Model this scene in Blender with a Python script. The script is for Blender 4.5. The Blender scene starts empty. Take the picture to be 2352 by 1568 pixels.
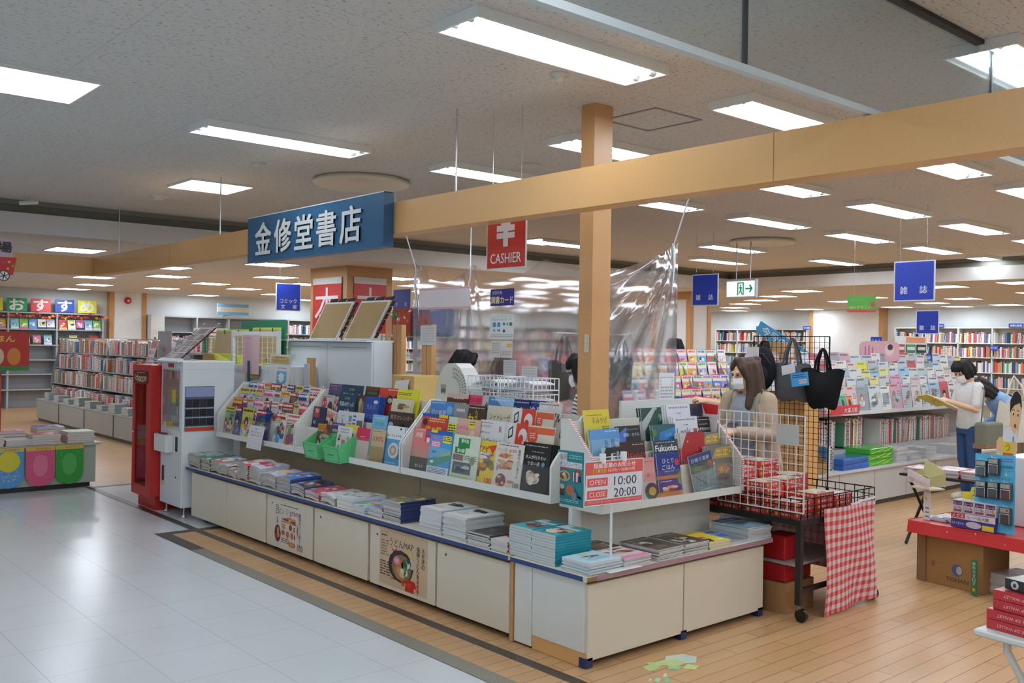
import bpy, bmesh, math, random
from math import sin, cos, pi, radians as R
from mathutils import Vector, Matrix, Euler

SC = bpy.context.scene
COL = SC.collection
RND = random.Random(7)

# ---------------------------------------------------------------- camera
cam_d = bpy.data.cameras.new('camera'); cam = bpy.data.objects.new('camera', cam_d); COL.objects.link(cam)
cam_d.sensor_width = 36.0; cam_d.lens = 2156.33 / 2352 * 36; cam_d.clip_start = .05; cam_d.clip_end = 200
cr, cu, cf = Vector((.75492956, -.65561716, .01573225)), Vector((-.01305685, .00895839, .99987463)), Vector((.65567589, .75504033, .00179734))
cam.matrix_world = Matrix(((cr.x, cu.x, -cf.x, 0), (cr.y, cu.y, -cf.y, 0), (cr.z, cu.z, -cf.z, 1.65), (0, 0, 0, 1)))
SC.camera = cam
# ---------------------------------------------------------------- world, exposure, lamp levels
W = bpy.data.worlds.new('world'); SC.world = W; W.use_nodes = True
W.node_tree.nodes['Background'].inputs[0].default_value = (.86, .93, 1, 1)
W.node_tree.nodes['Background'].inputs[1].default_value = .30
SC.view_settings.view_transform = 'Standard'; SC.view_settings.look = 'None'
SC.view_settings.exposure = 0.0; SC.view_settings.gamma = 1.0; SC.view_settings.use_curve_mapping = False
TUBE_L, PANEL_L = 42.0, 20.0

# ---------------------------------------------------------------- colours and materials
def lin(h):
    if isinstance(h, str):
        h = h.lstrip('#')
        if len(h) == 3: h = ''.join(c * 2 for c in h)
        h = [int(h[i:i + 2], 16) / 255 for i in (0, 2, 4)]
    return tuple((c / 12.92 if c <= .04045 else ((c + .055) / 1.055) ** 2.4) for c in h[:3])
MATS = {}
def nmat(name):
    m = bpy.data.materials.new(name); m.use_nodes = True
    nt = m.node_tree; b = nt.nodes['Principled BSDF']
    return m, nt, b
def N(nt, t, **kw):
    n = nt.nodes.new(t)
    for k, v in kw.items(): setattr(n, k, v)
    return n
def math_node(nt, op, a, b=None, c=None):
    n = N(nt, 'ShaderNodeMath', operation=op)
    for i, v in enumerate((a, b, c)):
        if v is None: continue
        if isinstance(v, (int, float)): n.inputs[i].default_value = v
        else: nt.links.new(v, n.inputs[i])
    return n.outputs[0]
def paint(rough=.55, metal=0., spec=.5, coat=0., var=.05, vs=6.):
    """surface whose colour comes from the object's printed colour attribute, with a little procedural unevenness"""
    key = ('paint', rough, metal, spec, coat, var)
    if key in MATS: return MATS[key]
    m, nt, b = nmat('paint_%d_%d_%d' % (rough * 100, metal * 100, coat * 100))
    a = N(nt, 'ShaderNodeVertexColor', layer_name='Col')
    tc = N(nt, 'ShaderNodeTexCoord'); nz = N(nt, 'ShaderNodeTexNoise'); nz.inputs['Scale'].default_value = vs
    nt.links.new(tc.outputs['Object'], nz.inputs['Vector'])
    f = math_node(nt, 'MULTIPLY_ADD', nz.outputs['Fac'], var * 2, 1 - var)
    mx = N(nt, 'ShaderNodeVectorMath', operation='SCALE')
    nt.links.new(a.outputs['Color'], mx.inputs[0]); nt.links.new(f, mx.inputs['Scale'])
    nt.links.new(mx.outputs[0], b.inputs['Base Color'])
    b.inputs['Roughness'].default_value = rough; b.inputs['Metallic'].default_value = metal
    b.inputs['Specular IOR Level'].default_value = spec; b.inputs['Coat Weight'].default_value = coat
    MATS[key] = m
    return m
MATTE = paint(.6, spec=.35); PAPER = paint(.42, spec=.45, var=.03); GLOSSY = paint(.22, spec=.5, coat=.15); FABRIC = paint(.85, spec=.2, var=.10, vs=40.)
METAL = paint(.3, .85); LACQ = paint(.35, spec=.5, var=.03)
def emit(name, col, s):
    m = bpy.data.materials.new(name); m.use_nodes = True; nt = m.node_tree; nt.nodes.clear()
    e = N(nt, 'ShaderNodeEmission'); o = N(nt, 'ShaderNodeOutputMaterial')
    e.inputs[0].default_value = (*lin(col), 1); e.inputs[1].default_value = s
    nt.links.new(e.outputs[0], o.inputs[0]); return m
TUBE = emit('fluorescent_tube', '#e6f0fc', TUBE_L); DIFF = emit('light_diffuser', '#e8f1fc', PANEL_L)
def clear(name, tint, gloss=.12, rough=.03, haze=0., refr=0., rr=.12, fk=.2):
    """clear sheet: see-through with a gloss, some haze and some blur as old vinyl has"""
    m = bpy.data.materials.new(name); m.use_nodes = True; nt = m.node_tree; nt.nodes.clear()
    t = N(nt, 'ShaderNodeBsdfTransparent'); t.inputs[0].default_value = (*lin(tint), 1)
    o = N(nt, 'ShaderNodeOutputMaterial'); sh = t.outputs[0]
    def mixin(s, f):
        nonlocal sh
        mx = N(nt, 'ShaderNodeMixShader'); nt.links.new(sh, mx.inputs[1]); nt.links.new(s, mx.inputs[2])
        if isinstance(f, float): mx.inputs[0].default_value = f
        else: nt.links.new(f, mx.inputs[0])
        sh = mx.outputs[0]
    if refr:
        r = N(nt, 'ShaderNodeBsdfRefraction'); r.inputs['IOR'].default_value = 1.08; r.inputs['Roughness'].default_value = rr
        r.inputs[0].default_value = (*lin(tint), 1); mixin(r.outputs[0], refr)
    if haze:
        d = N(nt, 'ShaderNodeBsdfTranslucent'); d.inputs[0].default_value = (.8, .82, .86, 1)
        d2 = N(nt, 'ShaderNodeBsdfDiffuse'); d2.inputs[0].default_value = (.8, .82, .86, 1)
        mm = N(nt, 'ShaderNodeMixShader'); nt.links.new(d.outputs[0], mm.inputs[1]); nt.links.new(d2.outputs[0], mm.inputs[2])
        mixin(mm.outputs[0], haze)
    g = N(nt, 'ShaderNodeBsdfGlossy'); g.inputs['Roughness'].default_value = rough
    lw = N(nt, 'ShaderNodeLayerWeight'); lw.inputs[0].default_value = .25
    mixin(g.outputs[0], math_node(nt, 'MULTIPLY_ADD', lw.outputs['Fresnel'], fk, gloss))
    nt.links.new(sh, o.inputs[0]); MATS[name] = m
    return m
GLASS = clear('clear_glass', '#f2f8f6', .03); ACRYL = clear('clear_acrylic', '#ffffff', .012, haze=.01, fk=.12)
CURT = clear('smoke_barrier_glass', '#eef6f8', .03, .015, haze=.06, fk=.25)
VINYL = clear('vinyl_sheet', '#fbfbfd', .025, .06, haze=.035, refr=.75, rr=.135, fk=.5)

# ---------------------------------------------------------------- text outlines (cached flat glyph meshes)
TXT = {}
def glyphs(s, bold=0., font=None):
    bold = 0.; k = s
    if k in TXT: return TXT[k]
    c = bpy.data.curves.new('lettering', 'FONT'); c.body = s; c.size = 1; c.resolution_u = 2; c.offset = bold
    c.align_x = 'LEFT'; c.fill_mode = 'FRONT'
    o = bpy.data.objects.new('lettering', c); COL.objects.link(o)
    dg = bpy.context.evaluated_depsgraph_get(); me = o.evaluated_get(dg).to_mesh()
    vs = [v.co.copy() for v in me.vertices]; fs = [tuple(p.vertices) for p in me.polygons if p.area > 1e-9]
    fs = [f if (vs[f[1]] - vs[f[0]]).cross(vs[f[2]] - vs[f[0]]).z > 0 else tuple(reversed(f)) for f in fs]
    o.evaluated_get(dg).to_mesh_clear(); bpy.data.objects.remove(o); bpy.data.curves.remove(c)
    if not vs: TXT[k] = ([], [], 0, 0, 1); return TXT[k]
    x0 = min(v.x for v in vs); x1 = max(v.x for v in vs); y0 = min(v.y for v in vs); y1 = max(v.y for v in vs)
    TXT[k] = ([(v.x - x0, v.y - y0) for v in vs], fs, x1 - x0, y1 - y0, 1)
    return TXT[k]

# ---------------------------------------------------------------- mesh builder with a colour per face
class MB:
    def __init__(s): s.v = []; s.f = []; s.c = []; s.sm = []
    def add(s, vs, fs, col, smooth=False):
        n = len(s.v); s.v += [tuple(v) for v in vs]
        cc = lin(col) if isinstance(col, str) else col
        for f in fs: s.f.append(tuple(i + n for i in f)); s.c.append(cc); s.sm.append(smooth)
        return s
    def box(s, x0, y0, z0, x1, y1, z1, col='#ccc', **fc):
        """axis box; fc may give left(-x) right front(-y) back top bottom their own colour"""
        V = [(x0, y0, z0), (x1, y0, z0), (x1, y1, z0), (x0, y1, z0), (x0, y0, z1), (x1, y0, z1), (x1, y1, z1), (x0, y1, z1)]
        for nm, f in (('bottom', (0, 3, 2, 1)), ('top', (4, 5, 6, 7)), ('front', (0, 1, 5, 4)), ('right', (1, 2, 6, 5)), ('back', (2, 3, 7, 6)), ('left', (3, 0, 4, 7))):
            s.add([V[i] for i in f], [(0, 1, 2, 3)], fc.get(nm, col))
        return s
    def bbox(s, x0, y0, z0, x1, y1, z1, r, col, seg=1):
        """box with chamfered edges"""
        bm = bmesh.new(); bmesh.ops.create_cube(bm, size=1)
        for v in bm.verts: v.co = Vector(((x0 + x1) / 2 + v.co.x * (x1 - x0), (y0 + y1) / 2 + v.co.y * (y1 - y0), (z0 + z1) / 2 + v.co.z * (z1 - z0)))
        bmesh.ops.bevel(bm, geom=list(bm.edges), offset=r, segments=seg, affect='EDGES', profile=.5)
        bm.verts.index_update(); s.add([v.co for v in bm.verts], [[v.index for v in f.verts] for f in bm.faces], col); bm.free(); return s
    def quad(s, a, b, c, d, col): return s.add([a, b, c, d], [(0, 1, 2, 3)], col)
    def prism(s, pts, d, col, side=None):
        """closed outline pts (3-D, counter-clockwise seen from the front) pushed back by vector d"""
        n = len(pts); P = [Vector(p) for p in pts]; Q = [p + Vector(d) for p in P]
        s.add(P, [tuple(range(n))], col); s.add(Q, [tuple(reversed(range(n)))], side or col)
        for i in range(n): s.add([P[i], Q[i], Q[(i + 1) % n], P[(i + 1) % n]], [(0, 1, 2, 3)], side or col)
        return s
    def tube(s, pts, r, col, n=8, cap=True, smooth=True):
        P = [Vector(p) for p in pts]; rs = r if isinstance(r, (list, tuple)) else [r] * len(P)
        rings = []; up = None
        for i, p in enumerate(P):
            t = (P[min(i + 1, len(P) - 1)] - P[max(i - 1, 0)]).normalized()
            if up is None: up = t.orthogonal().normalized()
            up = (up - t * up.dot(t))
            up = up.normalized() if up.length > 1e-6 else t.orthogonal().normalized()
            w = t.cross(up); rr = rs[i]
            rings.append([p + (up * cos(2 * pi * k / n) + w * sin(2 * pi * k / n)) * rr for k in range(n)])
        vs = [q for g in rings for q in g]; fs = []
        for i in range(len(P) - 1):
            for k in range(n): fs.append((i * n + k, i * n + (k + 1) % n, (i + 1) * n + (k + 1) % n, (i + 1) * n + k))
        s.add(vs, fs, col, smooth)
        if cap: s.add(rings[0], [tuple(reversed(range(n)))], col); s.add(rings[-1], [tuple(range(n))], col)
        return s
    def wire(s, pts, r, col, n=4): return s.tube(pts, r, col, n, True, False)
    def ball(s, c, r, col, nu=12, nv=8, z0=-1, z1=1):
        rx, ry, rz = r if isinstance(r, (tuple, list)) else (r, r, r); vs = []; fs = []
        for j in range(nv + 1):
            a = -pi / 2 + pi * j / nv
            for i in range(nu): b = 2 * pi * i / nu; vs.append((c[0] + rx * cos(a) * cos(b), c[1] + ry * cos(a) * sin(b), c[2] + rz * max(z0, min(z1, sin(a)))))
        for j in range(nv):
            for i in range(nu): fs.append((j * nu + i, j * nu + (i + 1) % nu, (j + 1) * nu + (i + 1) % nu, (j + 1) * nu + i))
        return s.add(vs, fs, col, True)
    def lathe(s, prof, c, col, n=20, smooth=True):
        vs = []; fs = []
        for r, z in prof:
            for k in range(n): vs.append((c[0] + r * cos(2 * pi * k / n), c[1] + r * sin(2 * pi * k / n), c[2] + z))
        for j in range(len(prof) - 1):
            for k in range(n): fs.append((j * n + k, j * n + (k + 1) % n, (j + 1) * n + (k + 1) % n, (j + 1) * n + k))
        return s.add(vs, fs, col, smooth)
    def sheet(s, fn, nu, nv, col, th=0., smooth=True, cf=None):
        """surface fn(u,v) over the unit square; th gives it thickness along +normal; cf(u,v) colours each cell"""
        P = [[Vector(fn(i / nu, j / nv)) for i in range(nu + 1)] for j in range(nv + 1)]
        lay = [P]
        if th:
            Q = []
            for j in range(nv + 1):
                row = []
                for i in range(nu + 1):
                    du = P[j][min(i + 1, nu)] - P[j][max(i - 1, 0)]; dv = P[min(j + 1, nv)][i] - P[max(j - 1, 0)][i]
                    row.append(P[j][i] - du.cross(dv).normalized() * th)
                Q.append(row)
            lay.append(Q)
        for li, G in enumerate(lay):
            vs = [p for row in G for p in row]
            for j in range(nv):
                for i in range(nu):
                    f = (j * (nu + 1) + i, j * (nu + 1) + i + 1, (j + 1) * (nu + 1) + i + 1, (j + 1) * (nu + 1) + i)
                    if li: f = tuple(reversed(f))
                    s.f.append(tuple(k + len(s.v) for k in f)); c = cf((i + .5) / nu, (j + .5) / nv) if cf else col
                    s.c.append(lin(c) if isinstance(c, str) else c); s.sm.append(smooth)
            s.v += [tuple(v) for v in vs]
        if th:
            P, Q = lay
            for i in range(nu):
                s.quad(P[0][i], Q[0][i], Q[0][i + 1], P[0][i + 1], col); s.quad(P[nv][i + 1], Q[nv][i + 1], Q[nv][i], P[nv][i], col)
            for j in range(nv):
                s.quad(P[j + 1][0], Q[j + 1][0], Q[j][0], P[j][0], col); s.quad(P[j][nu], Q[j][nu], Q[j + 1][nu], P[j + 1][nu], col)
        return s
    # flat print on a plane: o origin, ex/ey unit in-plane axes, n normal; sizes in metres
    def ell(s, o, ex, ey, n, cx, cy, rx, ry, col, lift=.0006, k=14, a0=0, a1=360):
        pts = [o + ex * (cx + rx * cos(R(a0 + (a1 - a0) * i / k))) + ey * (cy + ry * sin(R(a0 + (a1 - a0) * i / k))) + n * lift for i in range(k + (a1 - a0 < 360))]
        return s.add(pts, [tuple(range(len(pts)))], col)
    def rect(s, o, ex, ey, n, x0, y0, x1, y1, col, lift=.0004):
        return s.add([o + ex * x0 + ey * y0 + n * lift, o + ex * x1 + ey * y0 + n * lift, o + ex * x1 + ey * y1 + n * lift, o + ex * x0 + ey * y1 + n * lift], [(0, 1, 2, 3)], col)
    def poly(s, o, ex, ey, n, pts, col, lift=.0005):
        return s.add([o + ex * a + ey * b + n * lift for a, b in pts], [tuple(range(len(pts)))], col)
    def text(s, o, ex, ey, n, t, x, y, h, col, lift=.0009, bold=.015, w=None, align='c', vert=False):
        """lettering h tall, centred (or left) at x,y; w stretches it to a width"""
        if vert:
            for i, ch in enumerate(t): s.text(o, ex, ey, n, ch, x, y - i * h * 1.12, h, col, lift, bold)
            return s
        vs, fs, tw, th, _ = glyphs(t, bold)
        if not vs: return s
        sy = h / max(th, .05) if th > .45 else h / .72
        sx = w / tw if w else sy
        ox = x - (tw * sx / 2 if align == 'c' else 0); oy = y - (th * sy / 2)
        for i, (da, db) in enumerate(((0, 0),) if bold < .012 else ((-1, 0), (1, 0)) if bold < .028 else ((-1, -1), (1, -1), (-1, 1), (1, 1))):
            da, db = da * bold * h * .8, db * bold * h * .6
            s.add([o + ex * (ox + a * sx + da) + ey * (oy + b * sy + db) + n * (lift + i * .00004) for a, b in vs], fs, col)
        return s
    def mesh(s, name, mat=None):
        me = bpy.data.meshes.new(name); me.from_pydata(s.v, [], s.f)
        ca = me.color_attributes.new('Col', 'FLOAT_COLOR', 'CORNER')
        data = []
        for f, c in zip(s.f, s.c): data += list((*c, 1.)) * len(f)
        ca.data.foreach_set('color', data)
        me.polygons.foreach_set('use_smooth', s.sm)
        me.materials.append(mat or MATTE); me.update()
        return me
    def build(s, name, mat=None, parent=None, loc=None, rot=None):
        o = bpy.data.objects.new(name, s.mesh(name, mat)); COL.objects.link(o)
        if parent: o.parent = parent
        if loc: o.location = loc
        if rot: o.rotation_euler = rot
        return o
FX, FY, FZ = Vector((1, 0, 0)), Vector((0, 1, 0)), Vector((0, 0, 1))
def face_front(x0, y, z0): return Vector((x0, y, z0)), FX, FZ, -FY         # a face looking to -y
def face_left(x, y0, z0): return Vector((x, y0, z0)), -FY, FZ, -FX          # a face looking to -x, starting at its far end
def face_up(x0, y0, z): return Vector((x0, y0, z)), FX, FY, FZ

def tag(o, label, cat, group=None, kind=None):
    o['label'] = label; o['category'] = cat
    if group: o['group'] = group
    if kind: o['kind'] = kind
    return o
def thing(name, label, cat, loc=(0, 0, 0), rot=(0, 0, 0), group=None):
    o = bpy.data.objects.new(name, None); COL.objects.link(o); o.empty_display_size = .05
    o.location = loc; o.rotation_euler = rot
    return tag(o, label, cat, group)
def struct(name, mb, mat): o = mb.build(name, mat); o['kind'] = 'structure'; return o
def dup(o, loc=None, rot=None, label=None, group=None):
    c = o.copy(); COL.objects.link(c)
    if loc is not None: c.location = loc
    if rot is not None: c.rotation_euler = rot
    if label: c['label'] = label
    if group: c['group'] = group
    for ch in o.children:
        d = ch.copy(); COL.objects.link(d); d.parent = c
        for g in ch.children:
            e = g.copy(); COL.objects.link(e); e.parent = d
    return c
ORD = ['', 'first', 'second', 'third', 'fourth', 'fifth', 'sixth', 'seventh', 'eighth', 'ninth', 'tenth', 'eleventh', 'twelfth', 'thirteenth', 'fourteenth',
       'fifteenth', 'sixteenth', 'seventeenth', 'eighteenth', 'nineteenth', 'twentieth']
def nth(i):
    if i <= 20: return ORD[i]
    T = {2: 'twenty', 3: 'thirty', 4: 'forty', 5: 'fifty', 6: 'sixty', 7: 'seventy', 8: 'eighty', 9: 'ninety'}; E = {k: v[:-1] + 'ieth' for k, v in T.items()}
    return T[i // 10] + '-' + ORD[i % 10] if i % 10 else E[i // 10]
CN = {'white': '#e9e9e6', 'red': '#c2282c', 'pink': '#e58fae', 'blue': '#2f55b0', 'sky blue': '#7fb7e0', 'green': '#3f9a55', 'yellow': '#ecd94a', 'orange': '#e58a3c',
      'brown': '#6d4a36', 'black': '#26262a', 'grey': '#9a9ca0', 'cream': '#e6dcc0', 'purple': '#71539a', 'teal': '#2a9aa0', 'navy': '#24325e', 'lilac': '#b9a8d6', 'beige': '#c9b491', 'mint': '#a9d9c0'}
# ================================================================ room shell
ZC, ZL, YB, XB = 3.08, 2.744, 10.93, 15.0
def ceiling_mat():
    m, nt, b = nmat('acoustic_ceiling_board')
    tc = N(nt, 'ShaderNodeTexCoord'); sp = N(nt, 'ShaderNodeSeparateXYZ'); nt.links.new(tc.outputs['Object'], sp.inputs[0])
    mp = N(nt, 'ShaderNodeMapping'); mp.inputs['Scale'].default_value = (34, 75, 1); nt.links.new(tc.outputs['Object'], mp.inputs[0])
    nz = N(nt, 'ShaderNodeTexNoise'); nz.inputs['Scale'].default_value = 1.; nz.inputs['Detail'].default_value = 3.; nt.links.new(mp.outputs[0], nz.inputs['Vector'])
    pit = math_node(nt, 'LESS_THAN', nz.outputs['Fac'], .375)
    def line(o, p, off, w):
        f = math_node(nt, 'FRACT', math_node(nt, 'MULTIPLY_ADD', o, 1 / p, off)); return math_node(nt, 'LESS_THAN', f, w / p)
    ln = math_node(nt, 'MAXIMUM', line(sp.outputs[0], .985, .49, .005), line(sp.outputs[1], .92, .12, .005))
    n2 = N(nt, 'ShaderNodeTexNoise'); n2.inputs['Scale'].default_value = .7; nt.links.new(tc.outputs['Object'], n2.inputs['Vector'])
    f = math_node(nt, 'SUBTRACT', math_node(nt, 'MULTIPLY_ADD', n2.outputs['Fac'], .06, .95), math_node(nt, 'MAXIMUM', math_node(nt, 'MULTIPLY', pit, .42), math_node(nt, 'MULTIPLY', ln, .22)))
    c = N(nt, 'ShaderNodeVectorMath', operation='SCALE'); c.inputs[0].default_value = lin('#d3d1cd'); nt.links.new(f, c.inputs['Scale'])
    nt.links.new(c.outputs[0], b.inputs['Base Color']); b.inputs['Roughness'].default_value = .8; b.inputs['Specular IOR Level'].default_value = .15
    return m
def tile_mat():
    m, nt, b = nmat('white_floor_tile')
    tc = N(nt, 'ShaderNodeTexCoord'); sp = N(nt, 'ShaderNodeSeparateXYZ'); nt.links.new(tc.outputs['Object'], sp.inputs[0])
    def line(o, p, off, w):
        f = math_node(nt, 'FRACT', math_node(nt, 'MULTIPLY_ADD', o, 1 / p, off)); return math_node(nt, 'LESS_THAN', f, w / p)
    ln = math_node(nt, 'MAXIMUM', line(sp.outputs[0], .457, .165, .004), line(sp.outputs[1], .457, .3, .004))
    nz = N(nt, 'ShaderNodeTexNoise'); nz.inputs['Scale'].default_value = 26.; nz.inputs['Detail'].default_value = 5.; nt.links.new(tc.outputs['Object'], nz.inputs['Vector'])
    n2 = N(nt, 'ShaderNodeTexNoise'); n2.inputs['Scale'].default_value = 1.3; nt.links.new(tc.outputs['Object'], n2.inputs['Vector'])
    sc = math_node(nt, 'LESS_THAN', nz.outputs['Fac'], .30)
    f = math_node(nt, 'SUBTRACT', math_node(nt, 'MULTIPLY_ADD', n2.outputs['Fac'], .10, .90), math_node(nt, 'MAXIMUM', math_node(nt, 'MULTIPLY', ln, .28), math_node(nt, 'MULTIPLY', sc, .10)))
    c = N(nt, 'ShaderNodeVectorMath', operation='SCALE'); c.inputs[0].default_value = lin('#d3d8da'); nt.links.new(f, c.inputs['Scale'])
    nt.links.new(c.outputs[0], b.inputs['Base Color']); b.inputs['Roughness'].default_value = .20
    return m
def wood_mat(name, c1, c2, bw, rh, rot=0., rough=.32, mortar='#6b4a2a', ms=.0022, grain=.10):
    m, nt, b = nmat(name)
    tc = N(nt, 'ShaderNodeTexCoord'); mp = N(nt, 'ShaderNodeMapping'); mp.inputs['Rotation'].default_value = (0, 0, rot); nt.links.new(tc.outputs['Object'], mp.inputs[0])
    br = N(nt, 'ShaderNodeTexBrick'); br.offset = .37; br.offset_frequency = 2
    for k, v in (('Scale', 1), ('Brick Width', bw), ('Row Height', rh), ('Mortar Size', ms), ('Mortar Smooth', .1), ('Bias', 0)): br.inputs[k].default_value = v
    br.inputs['Color1'].default_value = (*lin(c1), 1); br.inputs['Color2'].default_value = (*lin(c2), 1); br.inputs['Mortar'].default_value = (*lin(mortar), 1)
    nt.links.new(mp.outputs[0], br.inputs['Vector'])
    m2 = N(nt, 'ShaderNodeMapping'); m2.inputs['Scale'].default_value = (1.5, 45, 45); nt.links.new(mp.outputs[0], m2.inputs[0])
    nz = N(nt, 'ShaderNodeTexNoise'); nz.inputs['Scale'].default_value = 1.5; nz.inputs['Detail'].default_value = 4; nt.links.new(m2.outputs[0], nz.inputs['Vector'])
    c = N(nt, 'ShaderNodeVectorMath', operation='SCALE'); nt.links.new(br.outputs['Color'], c.inputs[0]); nt.links.new(math_node(nt, 'MULTIPLY_ADD', nz.outputs['Fac'], grain * 2, 1 - grain), c.inputs['Scale'])
    nt.links.new(c.outputs[0], b.inputs['Base Color']); b.inputs['Roughness'].default_value = rough
    return m
def speck_mat(name, c0, c1, sc=60., rough=.35):
    m, nt, b = nmat(name)
    tc = N(nt, 'ShaderNodeTexCoord'); nz = N(nt, 'ShaderNodeTexNoise'); nz.inputs['Scale'].default_value = sc; nz.inputs['Detail'].default_value = 4; nt.links.new(tc.outputs['Object'], nz.inputs['Vector'])
    rp = N(nt, 'ShaderNodeValToRGB'); rp.color_ramp.elements[0].position = .35; rp.color_ramp.elements[1].position = .68
    rp.color_ramp.elements[0].color = (*lin(c0), 1); rp.color_ramp.elements[1].color = (*lin(c1), 1)
    nt.links.new(nz.outputs['Fac'], rp.inputs[0]); nt.links.new(rp.outputs[0], b.inputs['Base Color']); b.inputs['Roughness'].default_value = rough
    return m
CEIL, TILE = ceiling_mat(), tile_mat()
PLANK = wood_mat('wood_plank_floor', '#c49c70', '#ba9064', .92, .1)
BEECH = wood_mat('beech_veneer', '#dba96c', '#d8a567', 30, 30, 0, .38, '#c2925c', 0., .07)
BEECHV = wood_mat('beech_veneer_upright', '#c99a66', '#c59460', 30, 30, pi / 2, .38, '#c2925c', 0., .06)
DARKTRIM = speck_mat('dark_brown_floor_trim', '#3c332e', '#4a403a', 30); GREYTRIM = speck_mat('grey_stone_trim', '#787469', '#8a857a', 90)
# floor: the tiled aisle, the plank floor of the shop, the flush trims between
struct('floor', MB().box(-7, -7, -.1, 25.5, 25, -.004, '#999'), TILE)
def strip(name, pts, z, mat): b = MB(); b.add([(x, y, z) for x, y in pts], [tuple(range(len(pts)))], '#fff'); return struct(name, b, mat)
strip('floor_planks', [(3.31, -7), (25, -7), (25, 7.83), (3.31, 7.83)], -.002, PLANK)
strip('floor_planks_edge', [(3.04, -7), (3.24, -7), (3.24, 7.83), (3.04, 7.83)], -.002, PLANK)
strip('floor_planks_far', [(3.31, 10.82), (25, 10.82), (25, 24), (3.31, 24)], -.002, PLANK)
strip('floor_planks_inner', [(4.6, 7.83), (25, 7.83), (25, 10.82), (4.6, 10.82)], -.002, PLANK)
strip('trim_1', [(3.24, -7), (3.31, -7), (3.31, 10.75), (3.24, 10.75)], -.001, DARKTRIM)
strip('trim_2', [(2.93, 7.83), (4.6, 7.83), (4.6, 7.93), (2.93, 7.93)], -.0012, DARKTRIM)
strip('trim_3', [(2.93, -7), (3.04, -7), (3.04, 7.14), (2.93, 7.14)], -.001, GREYTRIM)
strip('trim_4', [(2.93, 7.14), (3.04, 7.14), (3.04, 7.93), (2.93, 7.93)], -.001, DARKTRIM)
strip('trim_5', [(3.24, 10.75), (4.6, 10.75), (4.6, 10.82), (3.24, 10.82)], -.001, DARKTRIM)
# ceiling: upper part over the till, lower part over the back of the shop, the step between them
struct('ceiling', MB().box(-7, -7, ZC, XB, YB, ZC + .1, '#eee'), CEIL)
struct('ceiling_low', MB().box(-7, YB, ZL, 25.5, 25, ZL + .1, '#eee').box(XB, -7, ZL, 25.5, YB, ZL + .1, '#eee'), CEIL)
struct('ceiling_step', MB().box(-7, YB - .06, ZL - .01, XB + .06, YB, 2.945, '#d6d4d0').box(XB - .06, -7, ZL - .01, XB, YB, 2.945, '#d6d4d0'), MATTE)
struct('ceiling_slot', MB().box(-7, YB, 2.945, XB, YB + .06, ZC + .1, '#77766c').box(XB, -7, 2.945, XB + .06, YB + .06, ZC + .1, '#77766c')
       .box(-7, YB - .03, ZC - .05, XB, YB, ZC, '#838278').box(XB - .03, -7, ZC - .05, XB, YB, ZC, '#838278'), MATTE)
WALLC = '#dfe5e6'
struct('wall_back', MB().box(-7, 23.8, 0, 24.4, 24, ZL, WALLC), MATTE)
struct('wall_right', MB().box(24.4, -7, 0, 24.6, 23.8, ZL, WALLC), MATTE)
struct('wall_pilaster', MB().box(7.66, 23.62, 0, 8.33, 23.8, ZL, '#eaf0f3'), MATTE)
struct('trim_6', MB().box(7.55, 23.6, 0, 7.66, 23.8, ZL, '#d2a877'), BEECHV)
struct('trim_7', MB().box(8.33, 23.6, 0, 8.44, 23.8, ZL, '#d2a877'), BEECHV)
struct('wall_column_right', MB().box(24.15, 12.66, 0, 24.4, 14.66, ZL, '#f0f3f4'), MATTE)
struct('trim_8', MB().box(24.12, 14.66, 0, 24.4, 14.77, ZL), BEECHV)
struct('trim_9', MB().box(24.12, 12.55, 0, 24.4, 12.66, ZL), BEECHV)
# two square columns cased in beech
def column(name, x, y, dx, dy):
    t = bpy.data.objects.new(name, None); COL.objects.link(t); t.location = (x, y, 0); t['kind'] = 'structure'
    MB().box(.02, .02, 0, dx - .02, dy - .02, ZL, '#e9edf0').build('panel', MATTE, t)
    b = MB(); w = .11
    for ax, ay in ((0, 0), (dx - w, 0), (0, dy - w), (dx - w, dy - w)): b.box(ax, ay, 0, ax + w, ay + w, ZL)
    b.box(-.003, -.003, ZL - .16, dx + .003, dy + .003, ZL - .001)
    b.build('frame', BEECHV, t); return t
column('pillar', 7.13, 11.89, .78, 1.07); column('pillar', 15.03, 11.87, .68, 1.0)
# smoke barrier: sheet glass hung from the ceiling in front of the camera
t = bpy.data.objects.new('partition', None); COL.objects.link(t); t.location = (0, 1.868, 0); t['kind'] = 'structure'
MB().box(-3, 0, 2.585, 14.9, .006, ZC - .001).build('glass', CURT, t)
MB().box(-3, -.012, 2.565, 14.9, .018, 2.59, '#c9d2d2').build('rail', MATTE, t)
b = MB()
for k in range(-2, 7): b.box(2.628 + 1.95 * k, -.004, 2.59, 2.644 + 1.95 * k, .010, ZC - .02, '#38403f')
b.box(-3, -.02, ZC - .02, 14.9, .02, ZC - .001, '#3b3a38'); b.build('joint', MATTE, t)
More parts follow.
